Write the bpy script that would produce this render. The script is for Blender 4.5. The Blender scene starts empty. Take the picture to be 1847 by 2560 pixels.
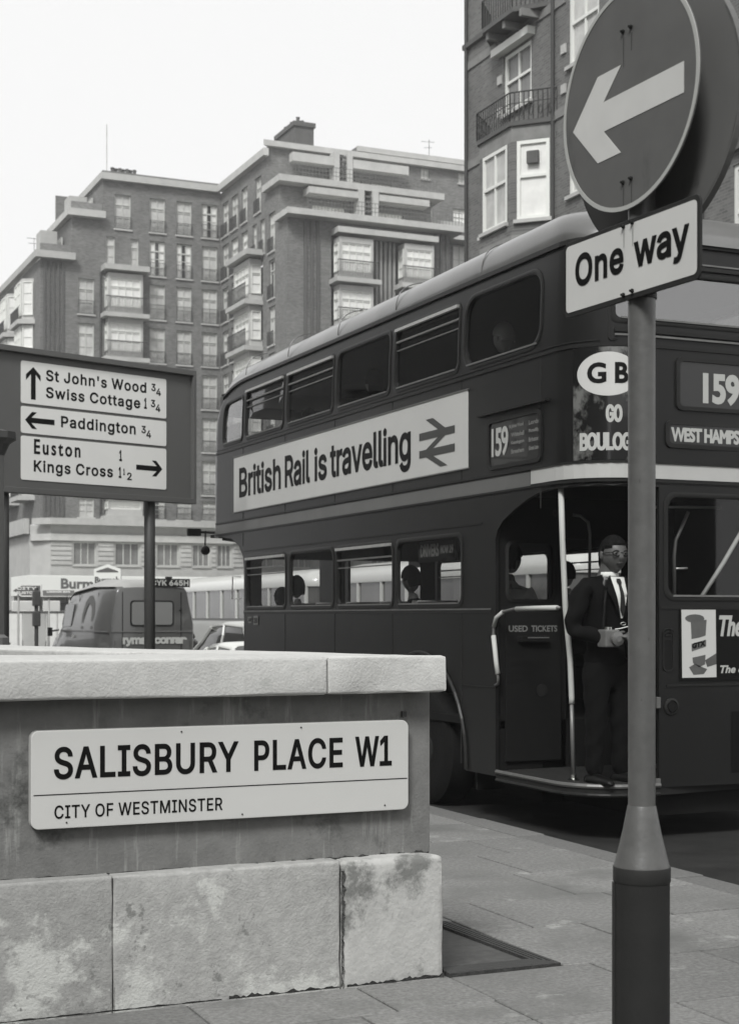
import bpy, bmesh, math, random
from mathutils import Vector, Matrix
from mathutils.geometry import delaunay_2d_cdt
R = math.radians
rnd = random.Random(7)
scene = bpy.context.scene
# ------------------------------------------------------------------ camera, world, sun, exposure
YAW = R(23.8); FPX = 3848.0; CX = 923.5; HY = 1541.0; EYE = 1.5
S_, C_ = math.sin(YAW), math.cos(YAW)
cam = bpy.data.cameras.new("camera"); camo = bpy.data.objects.new("camera", cam)
scene.collection.objects.link(camo); scene.camera = camo
camo.location = (0, 0, EYE); camo.rotation_euler = (R(90), 0, -YAW)
cam.sensor_fit = 'HORIZONTAL'; cam.sensor_width = 24.0; cam.lens = 24.0*FPX/1847
cam.shift_y = (HY-1280)/1847.0; cam.clip_start = 0.1; cam.clip_end = 2000
cam.dof.use_dof = True; cam.dof.focus_distance = 6.7; cam.dof.aperture_fstop = 6.8
world = bpy.data.worlds.new("World"); scene.world = world; world.use_nodes = True
nt = world.node_tree; nt.nodes.clear()
SUN_EL, SUN_AZ = R(46), R(222)          # azimuth measured clockwise from +Y
sky = nt.nodes.new('ShaderNodeTexSky'); sky.sky_type = 'NISHITA'; sky.sun_disc = False
sky.sun_elevation = SUN_EL; sky.sun_rotation = SUN_AZ
bw = nt.nodes.new('ShaderNodeRGBToBW'); mu = nt.nodes.new('ShaderNodeMath'); mu.operation = 'MULTIPLY'
mu.inputs[1].default_value = 0.02
ad = nt.nodes.new('ShaderNodeMath'); ad.operation = 'ADD'; ad.inputs[1].default_value = 0.63
bg = nt.nodes.new('ShaderNodeBackground'); wo = nt.nodes.new('ShaderNodeOutputWorld')
nt.links.new(sky.outputs[0], bw.inputs[0]); nt.links.new(bw.outputs[0], mu.inputs[0])
nt.links.new(mu.outputs[0], ad.inputs[0]); nt.links.new(ad.outputs[0], bg.inputs['Color'])
nt.links.new(bg.outputs[0], wo.inputs[0]); bg.inputs['Strength'].default_value = 1.0
sl = bpy.data.lights.new("sun", 'SUN'); sl.energy = 2.3; sl.angle = R(16); sl.color = (1, 1, 0.99)
so = bpy.data.objects.new("sun", sl); scene.collection.objects.link(so)
sd = Vector((math.sin(SUN_AZ)*math.cos(SUN_EL), math.cos(SUN_AZ)*math.cos(SUN_EL), math.sin(SUN_EL)))
so.rotation_euler = sd.to_track_quat('Z', 'Y').to_euler(); so.location = (0, 0, 60)
vs = scene.view_settings; vs.view_transform = 'Standard'; vs.look = 'None'; vs.exposure = 0.55; vs.gamma = 1.0
scene.cycles.use_denoising = True; scene.cycles.max_bounces = 10; scene.cycles.transparent_max_bounces = 24
scene.cycles.caustics_reflective = False; scene.cycles.caustics_refractive = False
COL = scene.collection
# survey helpers: turn a measured direction into a point on a known wall plane or on the ground
def on_x(X, px, py):
    t = (px-CX)/FPX; Y = X*(C_-S_*t)/(S_+C_*t); d = S_*X+C_*Y; return Y, EYE+(HY-py)*d/FPX
def on_y(Y, px, py):
    t = (px-CX)/FPX; X = Y*(S_+C_*t)/(C_-S_*t); d = S_*X+C_*Y; return X, EYE+(HY-py)*d/FPX
def at(d, px, py=HY):
    l = (px-CX)/FPX*d; return Vector((S_*d+C_*l, C_*d-S_*l, EYE+(HY-py)*d/FPX))
# ------------------------------------------------------------------ materials
MATS = {}
def mat(name, v, rough=0.6, metal=0.0, noise=0.0, scale=8.0, bump=0.0, bscale=60.0, coat=0.0, spec=0.5, detail=6.0, contrast=1.0, bdist=0.01):
    if name in MATS: return MATS[name]
    if v < 0.035 and coat == 0 and metal == 0 and spec == 0.5: spec = 0.12
    m = bpy.data.materials.new(name); m.use_nodes = True; n = m.node_tree; b = n.nodes['Principled BSDF']
    col = (v, v*1.012, v*0.965, 1)
    b.inputs['Base Color'].default_value = col; b.inputs['Roughness'].default_value = rough
    b.inputs['Metallic'].default_value = metal; b.inputs['Coat Weight'].default_value = coat
    b.inputs['Specular IOR Level'].default_value = spec
    tc = n.nodes.new('ShaderNodeTexCoord')
    if noise > 0:
        t = n.nodes.new('ShaderNodeTexNoise'); t.inputs['Scale'].default_value = scale; t.inputs['Detail'].default_value = detail
        t.inputs['Roughness'].default_value = 0.62
        n.links.new(tc.outputs['Object'], t.inputs['Vector'])
        mr = n.nodes.new('ShaderNodeMapRange'); mr.inputs[1].default_value = 0.5-0.25/contrast; mr.inputs[2].default_value = 0.5+0.25/contrast
        mr.inputs[3].default_value = v*(1-noise); mr.inputs[4].default_value = v*(1+noise)
        n.links.new(t.outputs[0], mr.inputs[0])
        oi = n.nodes.new('ShaderNodeObjectInfo'); om = n.nodes.new('ShaderNodeMapRange')
        om.inputs[3].default_value = 1-noise*0.5; om.inputs[4].default_value = 1+noise*0.5
        n.links.new(oi.outputs['Random'], om.inputs[0])
        mm = n.nodes.new('ShaderNodeMath'); mm.operation = 'MULTIPLY'
        n.links.new(mr.outputs[0], mm.inputs[0]); n.links.new(om.outputs[0], mm.inputs[1])
        vm = n.nodes.new('ShaderNodeCombineColor')
        m3 = n.nodes.new('ShaderNodeMath'); m3.operation = 'MULTIPLY'; m3.inputs[1].default_value = 0.965
        n.links.new(mm.outputs[0], m3.inputs[0])
        n.links.new(mm.outputs[0], vm.inputs[0]); n.links.new(mm.outputs[0], vm.inputs[1]); n.links.new(m3.outputs[0], vm.inputs[2])
        n.links.new(vm.outputs[0], b.inputs['Base Color'])
        m["out"] = vm.name
    if bump > 0:
        t2 = n.nodes.new('ShaderNodeTexNoise'); t2.inputs['Scale'].default_value = bscale; t2.inputs['Detail'].default_value = 5
        n.links.new(tc.outputs['Object'], t2.inputs['Vector'])
        bp = n.nodes.new('ShaderNodeBump'); bp.inputs['Strength'].default_value = bump; bp.inputs['Distance'].default_value = bdist
        n.links.new(t2.outputs[0], bp.inputs['Height']); n.links.new(bp.outputs[0], b.inputs['Normal'])
    MATS[name] = m; return m
def patches(m, v2, scale, lo, hi, zlo=None, zhi=None, stretch=(1,1,1), seed=0.0, invert=False):
    """blend a second colour in irregular patches (stains, lichen, bare stone); optional height window in object space"""
    n = m.node_tree; b = n.nodes['Principled BSDF']; src = b.inputs['Base Color'].links[0].from_socket if b.inputs['Base Color'].is_linked else None
    tc = n.nodes.new('ShaderNodeTexCoord'); mp = n.nodes.new('ShaderNodeMapping'); mp.inputs['Scale'].default_value = stretch
    mp.inputs['Location'].default_value = (seed, seed*1.7, seed*0.3)
    n.links.new(tc.outputs['Object'], mp.inputs['Vector'])
    t = n.nodes.new('ShaderNodeTexNoise'); t.inputs['Scale'].default_value = scale; t.inputs['Detail'].default_value = 9; t.inputs['Roughness'].default_value = 0.68
    n.links.new(mp.outputs[0], t.inputs['Vector'])
    mr = n.nodes.new('ShaderNodeMapRange'); mr.inputs[1].default_value = lo; mr.inputs[2].default_value = hi
    n.links.new(t.outputs[0], mr.inputs[0]); fac = mr.outputs[0]
    if zlo is not None:
        sx = n.nodes.new('ShaderNodeSeparateXYZ'); n.links.new(tc.outputs['Object'], sx.inputs[0])
        zr = n.nodes.new('ShaderNodeMapRange'); zr.inputs[1].default_value = zlo; zr.inputs[2].default_value = zhi
        zr.inputs[3].default_value = 0.0; zr.inputs[4].default_value = 0.22
        n.links.new(sx.outputs[2], zr.inputs[0])
        sb = n.nodes.new('ShaderNodeMath'); sb.operation = 'SUBTRACT'
        n.links.new(t.outputs[0], sb.inputs[0]); n.links.new(zr.outputs[0], sb.inputs[1]); n.links.new(sb.outputs[0], mr.inputs[0])
    mx = n.nodes.new('ShaderNodeMix'); mx.data_type = 'RGBA'; n.links.new(fac, mx.inputs[0])
    if src: n.links.new(src, mx.inputs[6])
    else: mx.inputs[6].default_value = b.inputs['Base Color'].default_value[:]
    mx.inputs[7].default_value = (v2, v2*1.012, v2*0.965, 1)
    n.links.new(mx.outputs[2], b.inputs['Base Color'])
    return m
def brickmat(name, v, bw_=0.225, bh=0.075, mortar=0.35):
    m = mat(name, v, rough=0.9, noise=0.22, scale=0.55, detail=8)
    n = m.node_tree; b = n.nodes['Principled BSDF']; src = b.inputs['Base Color'].links[0].from_socket
    tc = n.nodes.new('ShaderNodeTexCoord'); sx = n.nodes.new('ShaderNodeSeparateXYZ'); n.links.new(tc.outputs['Object'], sx.inputs[0])
    a = n.nodes.new('ShaderNodeMath'); a.operation = 'ADD'; n.links.new(sx.outputs[0], a.inputs[0]); n.links.new(sx.outputs[1], a.inputs[1])
    cb = n.nodes.new('ShaderNodeCombineXYZ'); n.links.new(a.outputs[0], cb.inputs[0]); n.links.new(sx.outputs[2], cb.inputs[1])
    t = n.nodes.new('ShaderNodeTexBrick'); t.inputs['Scale'].default_value = 1.0; t.inputs['Brick Width'].default_value = bw_
    t.inputs['Row Height'].default_value = bh; t.inputs['Mortar Size'].default_value = 0.011
    t.inputs['Color1'].default_value = (0.72,)*3+(1,); t.inputs['Color2'].default_value = (1.25,)*3+(1,); t.inputs['Mortar'].default_value = (1+mortar,)*3+(1,)
    n.links.new(cb.outputs[0], t.inputs['Vector'])
    mx = n.nodes.new('ShaderNodeMix'); mx.data_type = 'RGBA'; mx.blend_type = 'MULTIPLY'; mx.inputs[0].default_value = 1
    n.links.new(src, mx.inputs[6]); n.links.new(t.outputs[0], mx.inputs[7]); n.links.new(mx.outputs[2], b.inputs['Base Color'])
    return m
def glassmat(name, tint, refl=1.0, rough=0.02, f0=0.04):
    m = bpy.data.materials.new(name); m.use_nodes = True; n = m.node_tree; n.nodes.clear()
    o = n.nodes.new('ShaderNodeOutputMaterial'); t = n.nodes.new('ShaderNodeBsdfTransparent'); t.inputs[0].default_value = (tint, tint, tint, 1)
    g = n.nodes.new('ShaderNodeBsdfGlossy'); g.inputs['Roughness'].default_value = rough; g.inputs[0].default_value = (refl, refl, refl, 1)
    f = n.nodes.new('ShaderNodeLayerWeight'); f.inputs[0].default_value = 0.5; mx = n.nodes.new('ShaderNodeMixShader')
    pw = n.nodes.new('ShaderNodeMath'); pw.operation = 'POWER'; pw.inputs[1].default_value = 4.5; n.links.new(f.outputs['Facing'], pw.inputs[0])
    mr = n.nodes.new('ShaderNodeMapRange'); mr.inputs[3].default_value = f0; mr.inputs[4].default_value = 0.95; n.links.new(pw.outputs[0], mr.inputs[0])
    n.links.new(mr.outputs[0], mx.inputs[0]); n.links.new(t.outputs[0], mx.inputs[1]); n.links.new(g.outputs[0], mx.inputs[2]); n.links.new(mx.outputs[0], o.inputs[0])
    MATS[name] = m; return m
M = {}
M['road'] = mat('asphalt', 0.03, 0.85, noise=0.35, scale=3.0, bump=0.5, bscale=180, detail=12)
M['footbase'] = mat('footway_bed', 0.1, 0.9, noise=0.3, scale=2.0)
M['slab'] = mat('paving_concrete', 0.175, 0.88, noise=0.30, scale=45, contrast=1.4, bump=0.25, bscale=240, detail=14)
patches(M['slab'], 0.12, 1.3, 0.50, 0.68, seed=3)
patches(M['slab'], 0.28, 2.9, 0.60, 0.68, seed=7)
patches(M['slab'], 0.06, 26, 0.72, 0.75, seed=11)
M['kerb'] = mat('kerb_granite', 0.13, 0.85, noise=0.3, scale=40, bump=0.3, bscale=150)
M['coping'] = mat('coping_stone', 0.5, 0.9, noise=0.12, scale=18, bump=0.35, bscale=90, detail=12)
patches(M['coping'], 0.36, 5, 0.60, 0.72, seed=2)
M['plinth'] = mat('plinth_stone', 0.32, 0.92, noise=0.2, scale=22, bump=0.6, bscale=95, detail=12, bdist=0.006)
patches(M['plinth'], 0.50, 3.6, 0.44, 0.51, 0.0, 0.74, seed=2.1)
patches(M['plinth'], 0.20, 11, 0.60, 0.66, seed=5)
patches(M['plinth'], 0.13, 7, 0.66, 0.74, seed=8)
M['plinth_end'] = mat('plinth_end_stone', 0.42, 0.9, noise=0.16, scale=12, bump=0.35, bscale=60, detail=12)
patches(M['plinth_end'], 0.17, 3.3, 0.54, 0.63, seed=4.1)
M['die'] = mat('wall_render', 0.175, 0.93, noise=0.22, scale=9, bump=0.3, bscale=90, detail=12)
patches(M['die'], 0.27, 4.5, 0.55, 0.66, stretch=(3.2, 1, 0.28), seed=5)
patches(M['die'], 0.065, 2.4, 0.56, 0.66, seed=9)
M['dirt'] = mat('moss_dirt', 0.05, 0.95, noise=0.5, scale=60, bump=0.8, bscale=120)
M['enamel'] = mat('sign_enamel', 0.54, 0.35, noise=0.03, scale=2.2, coat=0.2, detail=3)
M['panelwhite'] = mat('board_white', 0.74, 0.4, noise=0.03, scale=3)
M['enamel2'] = mat('sign_white_face', 0.58, 0.45, noise=0.05, scale=5, detail=8)
M['ink'] = mat('sign_black', 0.006, 0.45)
M['ink2'] = mat('sign_dark_border', 0.03, 0.5, noise=0.2, scale=12)
M['disc'] = mat('disc_face', 0.098, 0.5, noise=0.12, scale=7, detail=12)
patches(M['disc'], 0.06, 4, 0.56, 0.70, stretch=(1,1,.4), seed=4)
M['disc_ring'] = mat('disc_ring', 0.40, 0.5)
M['disc_back'] = mat('sign_back', 0.12, 0.6, noise=0.06, scale=6)
M['arrow'] = mat('arrow_white', 0.58, 0.5, noise=0.05, scale=9)
M['pole'] = mat('pole_paint', 0.090, 0.40, noise=0.16, scale=26, bump=0.15, bscale=34, detail=12)
patches(M['pole'], 0.045, 30, 0.66, 0.70, stretch=(1,1,.35), seed=3)
patches(M['pole'], 0.17, 55, 0.72, 0.75, seed=6)
M['pole_dark'] = mat('pole_base_paint', 0.028, 0.5, noise=0.12, scale=14, bump=0.15, bscale=30)
M['dirsign'] = mat('direction_board', 0.095, 0.6, noise=0.06, scale=3)
M['post'] = mat('sign_post', 0.045, 0.5, noise=0.1, scale=9)
M['rust'] = mat('rust_stain', 0.02, 0.9)
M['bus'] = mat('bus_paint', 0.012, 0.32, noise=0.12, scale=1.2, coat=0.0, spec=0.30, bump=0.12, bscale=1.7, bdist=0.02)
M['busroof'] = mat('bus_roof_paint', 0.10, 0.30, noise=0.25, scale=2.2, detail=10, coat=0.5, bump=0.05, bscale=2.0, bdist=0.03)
M['busband'] = mat('bus_band', 0.12, 0.45, noise=0.12, scale=3)
M['buscream'] = mat('bus_cream_band', 0.42, 0.4, noise=0.08, scale=3)
M['bustrim'] = mat('bus_trim', 0.022, 0.35, noise=0.1, scale=6)
M['rubber'] = mat('rubber', 0.008, 0.6)
M['tyre'] = mat('tyre', 0.008, 0.85, noise=0.3, scale=20, bump=0.3, bscale=50)
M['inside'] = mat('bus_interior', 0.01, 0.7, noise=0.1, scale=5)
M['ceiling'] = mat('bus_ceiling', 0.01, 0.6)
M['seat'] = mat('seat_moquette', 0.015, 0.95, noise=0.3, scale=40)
M['platform'] = mat('platform_slats', 0.03, 0.8, noise=0.25, scale=20)
M['alu'] = mat('aluminium', 0.55, 0.38, metal=0.7, noise=0.15, scale=12)
M['alu_dark'] = mat('weathered_aluminium', 0.16, 0.45, metal=0.4, noise=0.2, scale=9)
M['chrome'] = mat('chrome', 0.7, 0.15, metal=1.0)
M['white_grip'] = mat('white_grip', 0.48, 0.45, bump=0.5, bscale=200)
M['ad'] = mat('advert_paper', 0.52, 0.55, noise=0.05, scale=1.3)
M['adink'] = mat('advert_ink', 0.006, 0.55)
M['adink2'] = mat('advert_symbol', 0.05, 0.55)
M['rail_grey'] = mat('terrace_rail', 0.15, 0.7)
M['adgrey'] = mat('advert_grey', 0.09, 0.5, noise=0.2, scale=9)
M['blind'] = mat('blind_black', 0.012, 0.3, noise=0.2, scale=3, coat=0.4)
M['blindtext'] = mat('blind_white', 0.42, 0.6)
M['blinddim'] = mat('blind_dim', 0.17, 0.6)
M['poster'] = mat('corner_poster', 0.006, 0.25, coat=0.5)
patches(M['poster'], 0.14, 2.6, 0.52, 0.60, stretch=(1,1,0.7), seed=6)
M['glass'] = glassmat('bus_glass', 0.78, 0.9, 0.02, 0.045)
M['glass_rear'] = glassmat('rear_glass', 0.5, 0.9, 0.10, 0.28)
M['skin_dark'] = mat('skin_dark', 0.075, 0.5, noise=0.06, scale=30, bump=0.08, bscale=120)
M['skin'] = mat('skin_light', 0.2, 0.55, noise=0.06, scale=30)
M['hair'] = mat('hair', 0.006, 0.8, bump=0.6, bscale=150)
M['hair_grey'] = mat('hair_grey', 0.28, 0.8, bump=0.6, bscale=150)
M['suit'] = mat('suit_cloth', 0.004, 0.9, noise=0.15, scale=30, bump=0.3, bscale=18, bdist=0.02)
M['shirt'] = mat('shirt', 0.62, 0.8)
M['tie'] = mat('tie', 0.02, 0.6)
M['coat_mid'] = mat('coat_mid', 0.16, 0.9, noise=0.1, scale=20)
M['coat_light'] = mat('coat_light', 0.40, 0.9, noise=0.1, scale=20)
M['leather'] = mat('leather', 0.006, 0.35)
M['brick'] = brickmat('mansion_brick', 0.155, 0.24, 0.08, 0.12)
M['brick2'] = brickmat('terrace_brick', 0.12, 0.225, 0.075, 0.35)
M['stone'] = mat('mansion_stone', 0.42, 0.9, noise=0.14, scale=1.5, detail=8)
M['stone2'] = mat('terrace_stone', 0.20, 0.9, noise=0.2, scale=3, detail=8)
M['winframe'] = mat('window_frame', 0.5, 0.6)
M['winwhite'] = mat('window_white', 0.68, 0.5)
M['curtain'] = mat('net_curtain', 0.5, 0.9, noise=0.25, scale=1.6)
M['curtain2'] = mat('white_curtain', 0.72, 0.9, noise=0.1, scale=3)
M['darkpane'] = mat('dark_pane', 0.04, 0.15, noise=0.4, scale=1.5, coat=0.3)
M['midpane'] = mat('grey_pane', 0.17, 0.25, noise=0.35, scale=1.2)
M['iron'] = mat('balcony_iron', 0.035, 0.6)
M['flute'] = mat('flute_brick', 0.09, 0.9, noise=0.2, scale=2)
M['flute_light'] = mat('flute_stone', 0.26, 0.9, noise=0.2, scale=2)
M['vanbody'] = mat('van_paint', 0.075, 0.3, noise=0.1, scale=3, coat=0.4)
M['vanroof'] = mat('van_roof', 0.32, 0.45, noise=0.08, scale=3)
M['vanglass'] = mat('van_window', 0.13, 0.12, coat=0.5)
M['carwhite'] = mat('car_white', 0.60, 0.3, coat=0.4)
M['carlight'] = mat('car_light', 0.42, 0.3, coat=0.4)
M['cardark'] = mat('car_dark', 0.02, 0.2, coat=0.6)
M['carglass'] = mat('car_glass', 0.03, 0.08, coat=0.5)
M['coachglass'] = mat('coach_glass', 0.10, 0.1, noise=0.4, scale=1.2, coat=0.4)
M['facewhite'] = mat('fascia_white', 0.78, 0.5)
M['signtext'] = mat('fascia_text', 0.10, 0.6)
# ------------------------------------------------------------------ object helpers
def tag(o, label=None, cat=None, group=None, kind=None):
    if label: o['label'] = label
    if cat: o['category'] = cat
    if group: o['group'] = group
    if kind: o['kind'] = kind
    return o
def empty(name, loc=(0, 0, 0), rz=0.0, **k):
    o = bpy.data.objects.new(name, None); COL.objects.link(o); o.location = loc; o.rotation_euler = (0, 0, rz)
    o.empty_display_size = 0.3; return tag(o, **k)
class MB:
    def __init__(s): s.v = []; s.f = []
    def add(s, vs, fs):
        n = len(s.v); s.v += [tuple(v) for v in vs]; s.f += [tuple(i+n for i in f) for f in fs]; return s
    def box(s, x0, x1, y0, y1, z0, z1):
        return s.add([(x0,y0,z0),(x1,y0,z0),(x1,y1,z0),(x0,y1,z0),(x0,y0,z1),(x1,y0,z1),(x1,y1,z1),(x0,y1,z1)],
                     [(0,3,2,1),(4,5,6,7),(0,1,5,4),(1,2,6,5),(2,3,7,6),(3,0,4,7)])
    def prism(s, poly, z0, z1):
        n = len(poly); return s.add([(p[0],p[1],z0) for p in poly]+[(p[0],p[1],z1) for p in poly],
            [tuple(range(n-1,-1,-1)), tuple(range(n,2*n))]+[(i,(i+1)%n,n+(i+1)%n,n+i) for i in range(n)])
    def slabpoly(s, poly, d0, d1, fr):
        """poly in (a,b) extruded along c from d0 to d1; fr(a,b,c)->xyz"""
        n = len(poly); return s.add([fr(p[0],p[1],d0) for p in poly]+[fr(p[0],p[1],d1) for p in poly],
            [tuple(range(n-1,-1,-1)), tuple(range(n,2*n))]+[(i,(i+1)%n,n+(i+1)%n,n+i) for i in range(n)])
    def tube(s, path, r, seg=10, caps=True):
        path = [Vector(p) for p in path]; rs = r if isinstance(r, (list, tuple)) else [r]*len(path)
        n0 = len(s.v); up = None
        for i, p in enumerate(path):
            d = (path[min(i+1, len(path)-1)]-path[max(i-1, 0)]).normalized()
            if up is None: up = Vector((0,0,1)) if abs(d.z) < 0.9 else Vector((1,0,0))
            a = d.cross(up).normalized(); b = a.cross(d).normalized(); up = b
            for k in range(seg):
                t = 2*math.pi*k/seg; s.v.append(tuple(p+(a*math.cos(t)+b*math.sin(t))*rs[i]))
        for i in range(len(path)-1):
            for k in range(seg):
                q = n0+i*seg; s.f.append((q+k, q+(k+1)%seg, q+seg+(k+1)%seg, q+seg+k))
        if caps:
            s.f.append(tuple(n0+k for k in range(seg-1,-1,-1))); e = n0+(len(path)-1)*seg; s.f.append(tuple(e+k for k in range(seg)))
        return s
    def lathe(s, prof, c=(0,0,0), seg=32, axis='Z'):
        n0 = len(s.v)
        for r_, z in prof:
            for k in range(seg):
                t = 2*math.pi*k/seg; a, b = r_*math.cos(t), r_*math.sin(t)
                s.v.append((c[0]+a, c[1]+b, c[2]+z) if axis == 'Z' else (c[0]+z, c[1]+a, c[2]+b) if axis == 'X' else (c[0]+a, c[1]+z, c[2]+b))
        for i in range(len(prof)-1):
            for k in range(seg):
                q = n0+i*seg; s.f.append((q+k, q+(k+1)%seg, q+seg+(k+1)%seg, q+seg+k))
        s.f.append(tuple(n0+k for k in range(seg-1,-1,-1))); e = n0+(len(prof)-1)*seg; s.f.append(tuple(e+k for k in range(seg)))
        return s
    def build(s, name, m, parent=None, smooth=False, bevel=0.0, seg=2, mtx=None, fix=True):
        me = bpy.data.meshes.new(name); me.from_pydata(s.v, [], s.f)
        if mtx is not None: me.transform(mtx)
        bm = bmesh.new(); bm.from_mesh(me)
        if fix: bmesh.ops.recalc_face_normals(bm, faces=bm.faces)
        if bevel > 0:
            es = [e for e in bm.edges if len(e.link_faces) == 2 and e.calc_face_angle(0) > 0.5]
            bmesh.ops.bevel(bm, geom=es, offset=bevel, segments=seg, profile=0.6, affect='EDGES', clamp_overlap=True)
        bm.to_mesh(me); bm.free()
        if smooth:
            for p in me.polygons: p.use_smooth = True
        return link(name, me, m, parent)
def link(name, me, m=None, parent=None):
    if m is not None and not me.materials: me.materials.append(m)
    o = bpy.data.objects.new(name, me); COL.objects.link(o)
    if parent is not None: o.parent = parent
    return o
def autosmooth(o, ang=40):
    me = o.data
    for p in me.polygons: p.use_smooth = True
    bm = bmesh.new(); bm.from_mesh(me)
    for e in bm.edges: e.smooth = not (len(e.link_faces) == 2 and e.calc_face_angle(0) > R(ang))
    bm.to_mesh(me); bm.free(); return o
def copy_tree(o, parent=None):
    c = o.copy(); COL.objects.link(c); c.parent = parent
    for ch in o.children: copy_tree(ch, c)
    return c
def rrect(a0, a1, b0, b1, r, n=5):
    P = []
    for cx_, cy_, t0 in ((a1-r, b0+r, -90), (a1-r, b1-r, 0), (a0+r, b1-r, 90), (a0+r, b0+r, 180)):
        for k in range(n+1):
            t = R(t0+90*k/n); P.append((cx_+r*math.cos(t), cy_+r*math.sin(t)))
    return P
def inside(p, poly):
    x, y = p; c = False; j = len(poly)-1
    for i in range(len(poly)):
        xi, yi = poly[i]; xj, yj = poly[j]
        if (yi > y) != (yj > y) and x < (xj-xi)*(y-yi)/(yj-yi)+xi: c = not c
        j = i
    return c
def densify(poly, step):
    out = []
    for i in range(len(poly)):
        a = Vector(poly[i]); b = Vector(poly[(i+1) % len(poly)]); n = max(1, int(math.ceil((b-a).length/step)))
        for k in range(n): out.append(tuple(a+(b-a)*k/n))
    return out
def sheet2d(outline, holes, xs=(), ys=(), step=9e9):
    """triangulate outline minus holes, with extra grid points so the sheet can be bent"""
    loops = [densify(outline, step)]+[densify(h, step) for h in holes]
    V, E = [], []
    for L in loops:
        n = len(V); V += [Vector(p) for p in L]; E += [(n+i, n+(i+1) % len(L)) for i in range(len(L))]
    for x in xs:
        for y in ys:
            p = (x, y)
            if inside(p, loops[0]) and not any(inside(p, h) for h in loops[1:]): V.append(Vector(p))
    r = delaunay_2d_cdt(V, E, [], 0, 1e-5)
    vs_, fs = r[0], r[2]; F = []
    for f in fs:
        c = sum((vs_[i] for i in f), Vector((0, 0)))/len(f)
        if inside(c, loops[0]) and not any(inside(c, h) for h in loops[1:]): F.append(tuple(f))
    return [tuple(v) for v in vs_], F
def bbox(me):
    xs = [v.co.x for v in me.vertices]; ys = [v.co.y for v in me.vertices]
    return min(xs), max(xs), min(ys), max(ys)
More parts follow.
